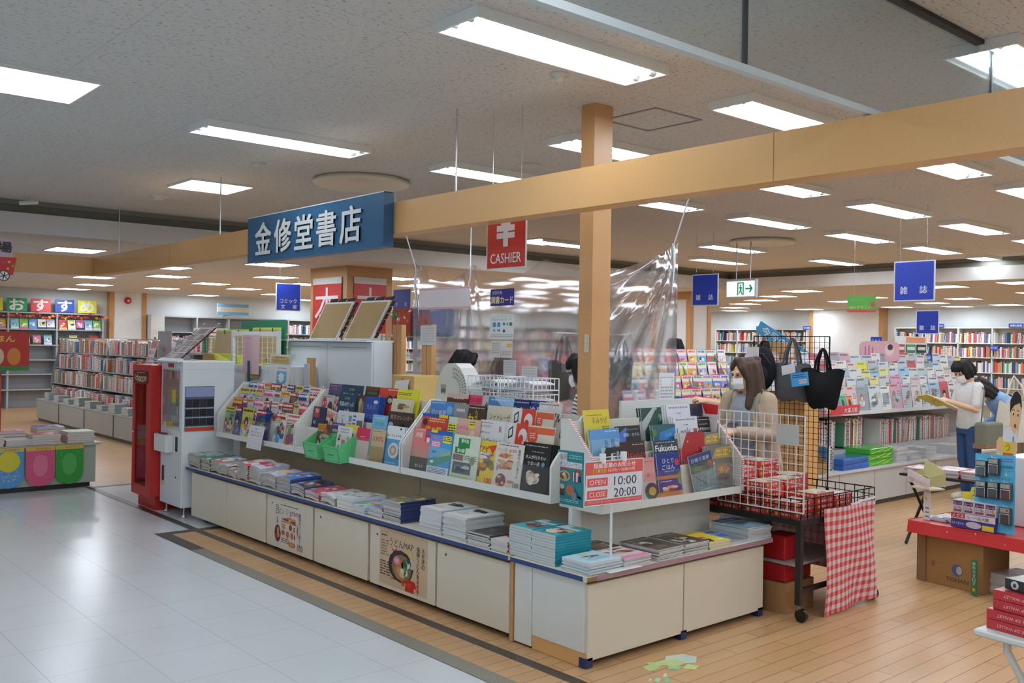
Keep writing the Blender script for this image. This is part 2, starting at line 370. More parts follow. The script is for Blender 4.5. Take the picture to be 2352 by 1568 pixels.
# overhead beech beam of the shop front, on steel rods, and the post at the till
t = thing('overhead_beam', 'long beech fascia beam hanging over the shop front on thin white rods', 'beam', (3.43, 0, 2.352))
MB().box(0, -3.5, 0, .13, 11.45, .206).build('beam_long', BEECH, t)
MB().box(-6, 11.31, 0, -.001, 11.45, .206).build('beam_return', BEECH, t)
b = MB()
for y in (2.28, 5.45, 9.0): b.box(-.001, y, 0, .131, y + .002, .206, '#8d6a42')
b.build('seam', MATTE, t)
for y, z in ((4.57, ZC), (8.0, ZC), (10.65, ZC)):
    MB().tube([(.065, y, .2), (.065, y, z - 2.353)], .006, '#c9ccca', 6).box(.03, y - .03, .206, .1, y + .03, .212, '#c9ccca').build('rod', METAL, t)
MB().tube([(-1.6, 11.38, .2), (-1.6, 11.38, ZL - 2.353)], .006, '#c9ccca', 6).build('rod', METAL, t)
t = thing('till_post', 'square beech post rising from the till corner to the ceiling', 'post', (3.99, 3.88, 0))
MB().box(0, 0, 0, .155, .11, ZC - .002).build('post', BEECHV, t)
f = MB().bbox(-.006, .015, 1.60, 0, .055, 1.71, .003, '#c9c4a8').box(-.010, .03, 1.64, -.006, .04, 1.67, '#d6d2b8').box(-.0085, .017, 1.657, -.006, .053, 1.659, '#7a7766').build('switch_plate', LACQ, t)
# ---------------------------------------------------------------- lamps
def make_fixture(L=1.255, dn=2):
    t = thing('ceiling_light', '', 'ceiling light')
    hb = MB(); w = .30
    # open white housing seen from below: rim, sloped reflector, end plates
    hb.box(0, 0, 0, L, .012, .05, '#eceeea').box(0, w - .012, 0, L, w, .05, '#eceeea').box(0, .012, 0, .012, w - .012, .05, '#eceeea').box(L - .012, .012, 0, L, w - .012, .05, '#eceeea')
    hb.box(.012, .012, .044, L - .012, w - .012, .05, '#dfe1df')
    for y0, y1, z0, z1 in ((.012, .075, .01, .044), (.225, .288, .044, .01)):
        hb.quad((.012, y0, z0), (.012, y1, z1), (L - .012, y1, z1), (L - .012, y0, z0), '#dfe1df')
    hb.prism([(.012, .13, .044), (.012, .15, .016), (.012, .17, .044)], (L - .024, 0, 0), '#dfe1df')
    hb.build('housing', LACQ, t)
    for y in (.095, .205):
        x0, x1 = (.03, L - .03)
        tb = MB().tube([(x0 + .02, y, .022), (x1 - .02, y, .022)], .0145, '#fff', 8, False).build('tube', TUBE, t)
        for xa, xb in ((x0 - .014, x0 + .02), (x1 - .02, x1 + .014)): MB().tube([(xa, y, .022), (xb, y, .022)], .017, '#b9bcb8', 8).build('socket', LACQ, tb)
    return t
fx0 = make_fixture(); fx_used = False
rows = [3.10 + 1.40 * k for k in range(-6, 6)]; cols = [2.47 + 1.985 * k for k in range(-3, 7)]
def put_fixture(x, y, lab):
    global fx_used
    o = fx0 if not fx_used else dup(fx0); fx_used = True
    o.location = (x, y, ZC - .0505); o['label'] = lab; o['group'] = 'twin tube ceiling lights over the till'
    return o
SKIP = {(6, 9), (3, 7), (3, 9), (3, 10), (3, 11), (4, 9), (4, 10), (5, 9), (5, 10), (3, 5), (3, 4), (0, 7), (1, 7), (2, 7), (0, 9), (1, 9), (2, 9), (0, 6), (1, 6), (2, 6), (0, 8), (1, 8), (2, 8), (0, 10), (1, 10), (2, 10), (0, 11), (1, 11), (2, 11), (4, 11), (5, 11), (6, 11)}
for j, y in enumerate(rows):
    for i, x in enumerate(cols):
        if (i, j) in SKIP or (j < 5 and (i + j) % 2): continue
        if j > 8: continue
        yy = y; nm = ('twin fluorescent ceiling light, %s across in the %s row beyond the glass barrier' % (nth(i - 2), nth(j - 4))) if j >= 5 and i >= 3 else \
            'twin fluorescent ceiling light out of view above the aisle, row %s place %s' % (nth(j + 1), nth(i + 1))
        put_fixture(x, yy, nm)
for k, (x, y) in enumerate(((10.5, 7.9), (12.0, 9.25), (13.3, 7.9), (8.6, 9.3))):
    put_fixture(x, y, 'twin fluorescent ceiling light near the dark ceiling step, %s from the pillar' % nth(4 - k))
def make_square():
    t = thing('square_light', '', 'ceiling light')
    MB().box(0, 0, 0, .6, .012, .02, '#e6e6e2').box(0, .588, 0, .6, .6, .02, '#e6e6e2').box(0, .012, 0, .012, .588, .02, '#e6e6e2').box(.588, .012, 0, .6, .588, .02, '#e6e6e2').build('frame', LACQ, t)
    MB().quad((.012, .588, .010), (.588, .588, .010), (.588, .012, .010), (.012, .012, .010), '#fff').build('diffuser', DIFF, t)
    return t
sq0 = make_square(); sq_used = False
def put_square(x, y, z, lab, sx=1, sy=1):
    global sq_used
    o = sq0 if not sq_used else dup(sq0); sq_used = True
    o.location = (x, y, z - .0205); o['label'] = lab; o['group'] = 'square ceiling lights'
put_square(1.10, 5.49, ZC, 'square ceiling light over the tiled aisle, at the edge of the photo'); put_square(3.31, 8.2, ZC, 'square ceiling light above the shop sign board')
put_square(8.55, 9.3, ZC, 'square ceiling light beside the red cashier sign'); put_square(1.1, 1.5, ZC, 'square ceiling light over the aisle before the shop')
put_square(-1.5, 5.5, ZC, 'square ceiling light over the far side of the aisle'); put_square(-1.5, 1.5, ZC, 'square ceiling light over the near aisle side'); put_square(-1.5, 9, ZC, 'square ceiling light at the end of the aisle')
LOWL = [(3.27, 12.2), (1.3, 14.2), (5.15, 14.1), (5.95, 16.15), (7.35, 17.6), (7.4, 20.3), (5.15, 17.6), (5.95, 20.2), (5.95, 12.2), (7.28, 14.7), (8.6, 18.8), (8.6, 16.1), (8.8, 13.2), (10.2, 20.4), (10.1, 17.4), (10.2, 14.6),
        (11.5, 16.0), (11.5, 19.0), (11.6, 12.6), (13, 14.4), (13, 17.5), (13.0, 20.4), (15.6, 9.6), (16.95, 11.0), (18.25, 12.3), (19.6, 13.7), (21.4, 15.3), (23.2, 14.1), (18.3, 9.7), (19.65, 11.0), (22.9, 11.4), (21.2, 9.7),
        (19.7, 8.35), (14.45 + 1, 5.6), (15.75, 6.95), (22.8, 8.7), (18.3, 6.4), (16, 16), (19, 17), (16, 19.5), (18, 3.0), (21, 5.4), (16, 1.8), (22.8, 18), (20, 20.5), (3.3, 17.6), (3.3, 21.4), (9.3, 22.6), (12.2, 22.6), (6.2, 22.5), (23.2, 16.6), (23.2, 10.0), (23.2, 6.0), (14.5, 22.5), (1.3, 20.0), (1.2, 17.0), (11.3, 10.98 + .6), (13.2, 11.7), (16, 22.4), (18.0, 22.2), (20, 22.6), (22, 21), (17.5, 19.5), (14.8, 20.6), (12.6, 20.4)]  # the later entries are panels added to brighten the back of the shop
for k, (x, y) in enumerate(LOWL):
    cx, cy = ('left of the red kanji pillar', y) if x < 7.5 else ('behind the red kanji pillar', y) if x < 12 else ('right of the blue hanging signs', y)
    put_square(x, y, ZL, 'square light set in the low ceiling %s, %s from the front' % ('left part' if x < 7.5 else 'middle part' if x < 14 else 'right part', nth(1 + sum(1 for q in LOWL if (q[1] < y or (q[1] == y and q[0] < x)) and (q[0] < 7.5) == (x < 7.5) and (q[0] < 14) == (x < 14)))))
# small ceiling fittings
def tiny(name, lab, cat, x, y, prof, col, z=ZC, n=20):
    return tag(MB().lathe(prof, (0, 0, 0), col, n).build(name, LACQ, None, (x, y, z - .001)), lab, cat)
tiny('smoke_detector', 'small round smoke detector right of the nearest twin tube light', 'smoke detector', 3.43, 3.60, [(.05, 0), (.05, -.012), (.03, -.016), (.03, -.03), (.02, -.04), (0, -.041)], '#d5d3cc')
tiny('smoke_detector', 'round smoke detector below the long light over the shop sign', 'smoke detector', 3.44, 7.15, [(.06, 0), (.055, -.02), (.02, -.022), (.02, -.03), (0, -.03)], '#c9c6bd')
tiny('smoke_detector', 'white flanged smoke detector right of the square light beyond the sign', 'smoke detector', 3.50, 9.5, [(.1, 0), (.1, -.006), (.05, -.012), (.045, -.04), (0, -.042)], '#d9d6ce')
tiny('ceiling_speaker', 'flat round ceiling speaker left of the till post', 'speaker', 5.03, 5.6, [(.1, 0), (.1, -.01), (.09, -.013), (0, -.013)], '#c4c2bc')
tiny('air_diffuser', 'large round cream air vent in the ceiling above the shop sign', 'vent', 4.45, 7.2, [(.40, 0), (.43, -.025), (.42, -.045), (.36, -.05), (.30, -.03), (0, -.028)], '#d9d3bf', n=40)
tiny('air_diffuser', 'large round air vent in the ceiling between the tube lights at the back', 'vent', 10.75, 7.3, [(.40, 0), (.43, -.025), (.42, -.045), (.36, -.05), (.30, -.03), (0, -.028)], '#d9d3bf', n=40)
b = MB()
for x0, y0, x1, y1 in ((0, 0, .45, .018), (0, .432, .45, .45), (0, .018, .018, .432), (.432, .018, .45, .432)): b.box(x0, y0, -.004, x1, y1, 0, '#8d8883')
tag(b.build('access_hatch', LACQ, None, (4.33, 3.70, ZC - .001)), 'square grey-framed access hatch in the ceiling right of the till post', 'hatch')
b = MB().tube([(0, 0, 0), (0, 0, -.06)], .006, '#c9c9c4', 6).tube([(-.09, .0, -.085), (.08, 0, -.055)], .022, '#e4e3dd', 10)
tag(b.build('spotlight', LACQ, None, (2.55, 10.5, ZC - .001)), 'small white spotlight on the ceiling near the dark step', 'spotlight')
# ================================================================ printed matter
SKIN, HAIR = '#dcb296', '#2e2420'
def art(mb, w, h, spec, seed=0, frame=None, lift=0.):
    """print a cover: spec is a list of shapes in cover units (0..1 each way)"""
    o, ex, ey, n = frame; rn = random.Random(seed); k = 0
    for e in spec:
        k += 1; L = .0003 + k * .00006 + lift
        if e[0] == 'r': mb.rect(o, ex, ey, n, e[1] * w, e[2] * h, e[3] * w, e[4] * h, e[5], L)
        elif e[0] == 'e': mb.ell(o, ex, ey, n, e[1] * w, e[2] * h, e[3] * w, e[4] * h, e[5], L, e[6] if len(e) > 6 else 12)
        elif e[0] == 'p': mb.poly(o, ex, ey, n, [(a * w, b * h) for a, b in e[1]], e[2], L)
        elif e[0] == 't': mb.text(o, ex, ey, n, e[1], e[2] * w, e[3] * h, e[4] * h, e[5], L, e[6] if len(e) > 6 else .02, e[7] * w if len(e) > 7 and e[7] else None)
        elif e[0] == 'v': mb.text(o, ex, ey, n, e[1], e[2] * w, e[3] * h, e[4] * h, e[5], L, .02, None, 'c', True)
        elif e[0] == 'l':          # unreadable small print: n lines of dashes x0,y0(top),x1,line height
            _, x0, y0, x1, y1, c, nl = e
            for i in range(nl):
                yy = y0 + (y1 - y0) * i / max(nl, 1); x = x0
                hh = abs(y1 - y0) / nl * .45
                while x < x1 - .02:
                    ww = min(rn.uniform(.04, .14), x1 - x); mb.rect(o, ex, ey, n, x * w, (yy - hh) * h, (x + ww) * w, yy * h, c, L); x += ww + .025
        elif e[0] == 'f':          # a person on a cover: hair, face, shoulders
            _, cx, cy, s, hc, cc = e
            r = w / h
            mb.ell(o, ex, ey, n, cx * w, (cy - 1.5 * s * r) * h, 1.45 * s * w, .95 * s * w, cc, L); mb.ell(o, ex, ey, n, cx * w, cy * h, s * 1.0 * w, s * 1.25 * w, hc, L + .00002)
            mb.ell(o, ex, ey, n, cx * w, (cy - .18 * s * r) * h, s * .68 * w, s * .86 * w, SKIN, L + .00004)
            mb.rect(o, ex, ey, n, (cx - .62 * s) * w, (cy + .42 * s * r) * h, (cx + .62 * s) * w, (cy + .75 * s * r) * h, hc, L + .00006)
        elif e[0] == 'x':          # food or scenery: scattered blots of given colours inside a box
            _, x0, y0, x1, y1, cs, nn = e
            for i in range(nn):
                a = rn.uniform(.5, 1.) * (x1 - x0) * .24; b = rn.uniform(.4, 1.) * (y1 - y0) * .24
                mb.ell(o, ex, ey, n, rn.uniform(x0 + a, x1 - a) * w, rn.uniform(y0 + b, y1 - b) * h, a * w, b * h, rn.choice(cs), L + i * .00001, 9)
    return mb
PALE = '#d9d6cf'
def mag_mesh(w, h, base, spec=(), th=.006, spine=None, pages=PALE, seed=0, side='right'):
    mb = MB(); sp = spine or base
    mb.box(-w / 2, 0, 0, w / 2, th, h, pages, front=base, back=base, right=sp if side == 'right' else pages, left=sp if side == 'left' else pages)
    art(mb, w, h, spec, seed, (Vector((-w / 2, 0, 0)), FX, FZ, -FY))
    return mb.mesh('magazine', PAPER)
def put(me, name, label, cat, loc, rot, group=None):
    o = bpy.data.objects.new(name, me); COL.objects.link(o); o.location = loc; o.rotation_euler = rot
    return tag(o, label, cat, group)
CV = {
 'okinawa': ('#d98078', [('r', 0, 0, 1, .34, '#4a4440'), ('r', 0, .34, 1, .52, '#c98e80'), ('r', .62, .70, 1, 1, '#c8325e'), ('r', .70, .86, .88, .95, '#5a6fa8'), ('r', .70, .70, .86, .80, '#e9e3e6'), ('t', '沖縄', .30, .84, .13, '#f6e7e0'), ('t', 'おいしい', .5, .15, .07, '#e8e4de'), ('l', .1, .97, .6, .93, '#f2d9d2', 2)], 'pink and grey island travel magazine'),
 'greenbook': ('#3f7a38', [('r', 0, 0, 1, .3, '#dfe6da'), ('e', .55, .14, .16, .12, '#4f8a3e'), ('r', .53, .2, .57, .34, '#4f8a3e'), ('r', .58, .8, .64, 1, '#e9ecdf'), ('v', '福岡', .38, .84, .07, '#e6eadb'), ('e', .3, .6, .06, .05, '#cfe0b0'), ('e', .7, .6, .06, .05, '#cfe0b0'), ('e', .3, .45, .06, .05, '#cfe0b0'), ('e', .5, .45, .06, .05, '#cfe0b0'), ('e', .7, .45, .06, .05, '#cfe0b0')], 'small green guide book with a white foot'),
 'jaranblue': ('#4f9ed6', [('r', 0, .9, 1, 1, '#2f62b8'), ('r', 0, .36, 1, .62, '#6fb4dc'), ('p', [(0, .36), (1, .5), (1, .38), (.3, .2), (0, .22)], '#4f9a8c'), ('p', [(.4, .4), (1, .58), (1, .5)], '#a9c64a'), ('r', 0, 0, 1, .2, '#dbeaf0'), ('t', 'じゃらん', .30, .83, .09, '#f05fa0', .05), ('r', .1, .62, .5, .76, '#f07fb4'), ('r', .6, .74, .97, .9, '#efe24a'), ('l', .62, .88, .95, .76, '#333', 3), ('l', .1, .74, .48, .63, '#fff', 3), ('t', '福岡発', .25, .52, .05, '#1f2f4f'), ('l', .06, .17, .9, .04, '#34406a', 4), ('e', .2, .3, .08, .03, '#e9f2f2'), ('r', 0, .94, .3, 1, '#f0d23a')], 'blue seaside travel magazine'),
 'shachu': ('#d6dfc9', [('r', .2, .72, .64, .93, '#2e8a4e'), ('t', '車中泊', .44, .87, .085, '#f3f6ea', .03), ('r', .1, .58, .5, .72, '#2e8a4e'), ('t', '道の駅', .33, .65, .085, '#f3f6ea', .03), ('r', .05, .43, .45, .56, '#8a6f62'), ('l', .5, .55, .95, .44, '#5a6350', 3), ('r', .08, .14, .78, .4, '#5d6468'), ('x', .1, .15, .76, .39, ['#3d464e', '#87959c', '#b9c2c6', '#6a5a50'], 16), ('t', '気ままな旅に出かけよう！', .45, .07, .065, '#7fae5a', .01, .8), ('e', .8, .45, .1, .09, '#8a8f6a')], 'pale green road trip magazine'),
 'age': ('#e3c838', [('t', 'アゲアゲ', .36, .82, .14, '#b03a2c', .05, .55), ('p', [(.62, .9), (.95, .95), (.8, .72)], '#d2452f'), ('x', .1, .55, .9, .76, ['#b99aa0', '#d8c8c2', '#8a6f86', '#e6dccc'], 14), ('x', .1, .30, .75, .58, ['#c48a3a', '#e0b25a', '#8f5a2a', '#dfc98a'], 18), ('e', .68, .5, .2, .1, '#5c7a3a'), ('e', .82, .42, .1, .07, '#a8703a'), ('r', .04, .17, .4, .32, '#6a4a30'), ('t', 'アゲアゲメニュー', .28, .05, .05, '#3a2a1a', .02, .5), ('t', '100', .74, .10, .13, '#d43a2c', .04)], 'yellow fried food magazine'),
 'pan': ('#ded9cf', [('t', 'パン', .16, .84, .085, '#b0413a', .0), ('e', .36, .84, .07, .055, '#c9c0b4'), ('t', 'gram', .62, .83, .085, '#b0413a', .01), ('l', .1, .96, .8, .92, '#5a524a', 1), ('v', '福岡のパン屋さん', .86, .86, .07, '#3c3834'), ('t', '100', .86, .12, .1, '#2e2a28'), ('x', .06, .66, .7, .78, ['#c9875a', '#b46a3e', '#e0b68a'], 14), ('x', .08, .42, .72, .64, ['#c9875a', '#a85a34', '#d9a878', '#b97a4e'], 18), ('e', .3, .18, .19, .15, '#8a3a34'), ('x', .14, .06, .46, .3, ['#b03a30', '#d9c24a', '#6a4a80', '#e6a08a'], 10), ('e', .66, .18, .14, .03, '#c98a54'), ('v', '九星海', .12, .52, .05, '#4a443e')], 'white bread bakery guide'),
 'otona': ('#23211f', [('l', .12, .95, .9, .92, '#cfcac2', 1), ('l', .35, .84, .75, .8, '#a9a49c', 1), ('t', '大人が行きたい', .5, .72, .075, '#ecebe6', .02, .72), ('t', 'うまい店', .45, .6, .075, '#ecebe6', .02, .42), ('e', .78, .6, .055, .045, '#4f9fc6'), ('x', .22, .15, .78, .46, ['#cfc3b4', '#b9ab9a', '#e3dccf', '#d0955a', '#8a8178'], 26), ('r', .4, .03, .6, .045, '#8d8880')], 'black restaurant guide with a dish photo'),
 'michi': ('#cf4a38', [('r', 0, .93, 1, 1, '#2f56a6'), ('r', .66, .93, 1, 1, '#e6c93a'), ('e', .14, .8, .1, .08, '#4a2a24'), ('t', '道の駅', .5, .62, .19, '#f0d23a', .04), ('l', .3, .9, .9, .8, '#f3dc9a', 2), ('x', .02, .1, .98, .45, ['#d87a3a', '#e8b44a', '#a83a2a', '#6f8f3a'], 14)], 'red and yellow roadside station magazine'),
 'jaranor': ('#cfdccb', [('r', 0, .86, .5, 1, '#f0c23a'), ('t', 'じゃらん', .3, .80, .1, '#f0703a', .05), ('r', .06, .5, .5, .7, '#f3a65a'), ('l', .08, .68, .48, .52, '#fff', 3), ('r', .62, .55, .96, .86, '#e8df4a'), ('l', .64, .82, .94, .58, '#4a4a2a', 4), ('x', .05, .1, .95, .45, ['#8fb0a0', '#5f8a7a', '#c9c28a'], 10)], 'pale travel magazine with orange lettering'),
 'jaranpink': ('#dcae9c', [('t', 'じゃらん', .26, .80, .1, '#f05f9c', .05), ('r', .52, .8, .78, .97, '#e8d84a'), ('l', .55, .95, .76, .84, '#555', 2), ('v', '海', .32, .52, .12, '#d8586a'), ('e', .7, .62, .12, .14, '#e8c6b4'), ('x', .5, .1, .98, .5, ['#c98a80', '#e0b8a4', '#e8a0a8'], 10)], 'pink travel magazine with a yellow flag'),
 'ringer': ('#dcdcdc', [('r', .03, .94, .5, .95, '#a03a4a'), ('t', 'みんな大好き!', .25, .87, .06, '#4a4648', .01, .42), ('t', '長崎ちゃんぽん', .25, .74, .05, '#4a4648', .01, .4), ('t', 'R', .83, .83, .12, '#b04a56'), ('t', 'リンガーハット', .5, .57, .13, '#2c2c30', .01, .86), ('r', .45, .26, .98, .38, '#8a2a34'), ('t', 'FAN BOOK', .715, .32, .075, '#e8dada', .02, .46), ('e', .3, .3, .2, .12, '#8f7440')], 'white noodle chain fan book'),
 'donut': ('#e2e0dd', [('r', .42, .38, 1, 1, '#d3402e'), ('e', .72, .75, .18, .16, '#e4e0da'), ('e', .66, .68, .1, .1, '#d3402e'), ('p', [(.1, .86), (.28, .94), (.3, .72), (.12, .66)], '#34302e'), ('p', [(.14, .84), (.25, .89), (.26, .75), (.15, .71)], '#e2e0dd'), ('e', .18, .55, .1, .03, '#34302e'), ('e', .18, .46, .1, .03, '#34302e'), ('r', .4, .1, 1, .36, '#e2e0dd'), ('t', 'mister', .68, .30, .12, '#b03a2e', .01, .5), ('t', 'Donut', .64, .14, .11, '#c8342c', .03, .45), ('p', [(.1, .3), (.26, .12), (.1, .12), (.26, .3)], '#34302e')], 'white and red doughnut shop book'),
 'machi': ('#ddd2c0', [('r', 0, .84, 1, .97, '#d9603c'), ('e', .2, .78, .2, .16, '#d8563a'), ('l', .1, .85, .3, .72, '#f3c8b4', 3), ('e', .5, .6, .06, .05, '#d8563a'), ('e', .62, .6, .06, .05, '#d8563a'), ('t', '街の愛され', .6, .44, .1, '#5a4436', .01, .62), ('x', .2, .1, .98, .3, ['#c8402c', '#e07a4a', '#b83028'], 8)], 'cream local food guide with an orange bubble'),
 'sora': ('#4f86c2', [('r', 0, 0, 1, .5, '#3f78bc'), ('t', '空の絶景', .38, .72, .16, '#dbe8f2', .0, .62), ('e', .82, .8, .12, .11, '#79aede'), ('l', .05, .97, .6, .92, '#bcd6ee', 1)], 'blue book of sky views'),
 'ramen': ('#8f3a38', [('x', .02, .05, .98, .95, ['#3a2c2a', '#b84a44', '#4a3a36', '#a9453c'], 14), ('t', 'ラーメン', .5, .66, .18, '#e8d6cc', .03, .85), ('e', .45, .3, .3, .16, '#c9a48a')], 'dark red ramen magazine'),
 'greybook': ('#8f8f90', [('e', .5, .5, .3, .16, '#8f2f30'), ('r', .2, .82, .8, .88, '#c9c9c6')], 'narrow grey book with a red spot'),
 'chikara': ('#4a3428', [('t', '力', .26, .66, .27, '#e6cf3e', .03), ('v', '九州', .56, .84, .1, '#d8c23a'), ('e', .72, .42, .3, .2, '#4a5c54'), ('x', .5, .3, .95, .52, ['#6f8078', '#3a4a44', '#93a39a'], 8), ('l', .05, .95, .95, .91, '#d8cfc2', 1)], 'brown dish magazine with a yellow character'),
 'chateau': ('#d6cdb4', [('t', 'シャトレーゼ', .5, .76, .15, '#3c332a', .01, .76), ('t', 'BOOK', .46, .59, .07, '#5a4a3a'), ('e', .22, .5, .2, .12, '#d98f98'), ('r', .02, .46, .42, .5, '#6f9a78'), ('p', [(.8, .66), (.76, .5), (.84, .5)], '#b03028'), ('x', .4, .2, .7, .44, ['#d9984a', '#e6c07a'], 6)], 'cream confectioner book'),
 'tech': ('#5a3a28', [('r', 0, .9, 1, 1, '#d9b0a8'), ('r', .1, .68, .4, .8, '#e0a83a'), ('l', .42, .8, .95, .68, '#e3d8c4', 2), ('e', .8, .55, .16, .1, '#a84a2a'), ('l', .3, .9, .8, .86, '#e6dcd0', 1)], 'brown book with a gold title'),
 'nihon': ('#c7c3b8', [('r', 0, .78, .6, 1, '#e0446c'), ('t', '日本の絶景', .3, .89, .12, '#4a1a2c', .01, .52), ('p', [(0, .6), (.3, .68), (.7, .64), (1, .6), (1, .1), (0, .1)], '#55565c'), ('t', '絶', .9, .74, .26, '#2a2a2c')], 'grey landscape book with a pink tag'),
 'skyblue': ('#4a80bc', [('p', [(.2, 1), (1, 1), (1, .62), (.6, .78)], '#9fc2e2'), ('t', '青い空', .4, .42, .1, '#d8503a'), ('l', .1, .95, .9, .9, '#cfe0f0', 1)], 'sky blue travel book'),
 'safarinavy': ('#262c66', [('t', 'Safari', .5, .74, .2, '#9a96a4', .03, .9), ('l', .05, .95, .95, .9, '#c0c0d6', 1)], 'navy fashion magazine'),
 'zekkei': ('#2c3a80', [('t', '絶景', .5, .76, .22, '#dfe2ee', .02, .8), ('l', .05, .96, .95, .92, '#aab2d8', 1)], 'navy book of views in white characters'),
 'gourmet': ('#dcd7d2', [('r', 0, .82, .4, 1, '#e3e1df'), ('t', 'Safari', .3, .74, .13, '#c43a44', .03, .52), ('t', 'グル', .8, .70, .2, '#34302c', .03, .38), ('l', .05, .97, .9, .92, '#8a6a6a', 1)], 'white gourmet magazine with red lettering'),
 'booklet1': ('#5a4434', [('r', 0, .7, .6, 1, '#c98a3a'), ('l', .05, .94, .55, .76, '#6a3a1a', 3), ('x', .05, .02, .95, .65, ['#3a2c26', '#8a9aa0', '#b8c25a', '#c8b8a0', '#77543c'], 22), ('x', .4, .05, .75, .5, ['#6fce5a', '#5aba48'], 8), ('e', .62, .74, .16, .1, '#b0563a')], 'dark photo booklet in the left green box'),
 'booklet2': ('#d9dad6', [('l', .2, .92, .8, .7, '#9a9c98', 2), ('r', .36, .36, .62, .5, '#d86a78'), ('r', .36, .24, .62, .36, '#4fb0b0'), ('r', .36, .12, .62, .24, '#d86a78'), ('e', .2, .62, .08, .08, '#b48a5a'), ('e', .8, .56, .1, .08, '#c2a06a'), ('e', .8, .3, .08, .08, '#4a9ab0'), ('r', .12, .45, .24, .55, '#33343a'), ('e', .2, .2, .1, .09, '#8aa0a0')], 'white notebook in the right green box'),
 'pinkbook': ('#cdb4b0', [('r', 0, .62, 1, 1, '#cf2f5c'), ('l', .3, .75, .7, .7, '#f3b8c8', 1)], 'crimson topped book'),
 'tealbook': ('#30a6a4', [('r', 0, 0, 1, .25, '#b9ab84'), ('r', .58, .78, .64, 1, '#7fd0cc'), ('v', '長崎', .4, .78, .08, '#1f6a6a'), ('e', .2, .5, .06, .04, '#d86a4a'), ('e', .62, .5, .06, .04, '#e8e2d6'), ('e', .3, .38, .06, .04, '#e8e2d6'), ('e', .62, .36, .06, .04, '#c98a5a'), ('r', .2, .05, .4, .24, '#6a4a34')], 'turquoise guide book with a sandy foot'),
 'otori': ('#4f9ccc', [('r', 0, .68, 1, 1, '#dfe4e4'), ('t', 'おとりよせ不安', .46, .77, .07, '#26343c', .02, .8), ('e', .5, .4, .3, .2, '#d6dfe0'), ('e', .48, .4, .2, .13, '#b49a80'), ('e', .48, .4, .1, .07, '#d6cdbd'), ('r', .78, .2, .84, .46, '#6a5a60'), ('e', .78, .95, .05, .03, '#2c2c30'), ('l', .1, .1, .7, .05, '#bcdcec', 1)], 'white and blue ordering magazine'),
 'stagur': ('#c9b08a', [('t', 'スタグル', .5, .72, .16, '#b8382c', .03, .8), ('l', .1, .95, .7, .9, '#8a6a4a', 1), ('r', 0, 0, 1, .5, '#a88a5c')], 'tan food book with red lettering'),
 'yellowcomic': ('#e2d13c', [('r', .1, .3, .9, .85, '#ebe6c4'), ('x', .15, .3, .85, .82, ['#4a4a46', '#c9c4a8', '#8a8878'], 9)], 'yellow framed comic book'),
 'purplecomic': ('#6a5288', [('r', .1, .35, .45, .8, '#c9c4d2'), ('r', .5, .3, .7, .85, '#e0dce6'), ('l', .1, .95, .9, .88, '#bdb0d2', 1)], 'purple covered book'),
 'tvnavy': ('#28304e', [('r', .08, .66, .5, .97, '#b8323c'), ('t', 'TV', .29, .86, .12, '#efe6e2', .03), ('t', 'H', .2, .5, .12, '#dfe2ea', .04), ('l', .06, .34, .4, .28, '#aab0c4', 1), ('f', .72, .34, .2, '#1f1a1c', '#3a3f58')], 'navy television magazine'),
 'zun': ('#d8bcae', [('t', 'ZUNNIE', .46, .84, .15, '#b8323a', .04, .8), ('f', .3, .5, .14, '#3a2a24', '#8a7a78'), ('f', .56, .48, .15, '#4a342a', '#b89a8a'), ('f', .84, .66, .12, '#33282a', '#6a5a62'), ('r', .68, .3, 1, .42, '#6f8fb8'), ('l', .05, .97, .95, .93, '#8a5a5a', 1), ('l', .7, .28, .96, .08, '#7a6a66', 4)], 'pop idol magazine with a red title'),
 'gosai': ('#d2d4d8', [('v', 'ごさい', .2, .8, .15, '#44464c'), ('v', '鉄道', .5, .78, .2, '#3a5088'), ('l', .6, .9, .72, .2, '#5a6aa0', 6), ('r', .76, .3, .98, .76, '#6a6a70'), ('x', .76, .3, .98, .74, ['#93867a', '#4a4a52', '#b4a898'], 6)], 'white railway travel book'),
 'lightblue': ('#7fb6d4', [('t', '京都', .5, .74, .12, '#4fa0b8', .03, .7), ('l', .1, .92, .8, .86, '#b8dcec', 1)], 'light blue map booklet'),
 'calendar': ('#40302a', [('t', '東京カレンダー', .54, .86, .12, '#b9a08c', .01, .88), ('e', .16, .66, .1, .07, '#9ab4c2'), ('f', .62, .5, .16, '#1d1614', '#2c211d'), ('r', .02, .36, .3, .46, '#b4703a'), ('l', .72, .62, .96, .5, '#8a7060', 3)], 'dark brown city magazine with a portrait'),
 'stage': ('#bcb6b4', [('e', .28, .72, .2, .2, '#c2343c'), ('t', 'ステ', .28, .72, .12, '#f0d8d4', .02), ('e', .76, .55, .22, .26, '#4a3a34'), ('l', .1, .95, .9, .9, '#6a6466', 1)], 'pale stage photo magazine with a red disc'),
 'seishun': ('#22415a', [('t', '青春18きっぷ', .5, .72, .13, '#d3dde2', .02, .8), ('t', 'の旅', .55, .52, .13, '#d3dde2', .02), ('t', '旅と鉄道', .5, .88, .06, '#c9d070', .01), ('r', .1, 0, .5, .06, '#d8c83a')], 'dark teal rail ticket travel book'),
 'otonatabi': ('#2b4a96', [('r', 0, 0, .36, 1, '#4a3a30'), ('x', .02, .05, .34, .95, ['#8a7256', '#2c2622', '#b49a76'], 10), ('t', '大人の', .66, .72, .15, '#93a0d2', .01), ('t', '贅沢な旅', .62, .46, .14, '#8a96cc', .01, .6), ('e', .84, .86, .1, .05, '#c9d2e6'), ('l', .5, .16, .92, .1, '#93a0d2', 1)], 'dark blue luxury travel magazine'),
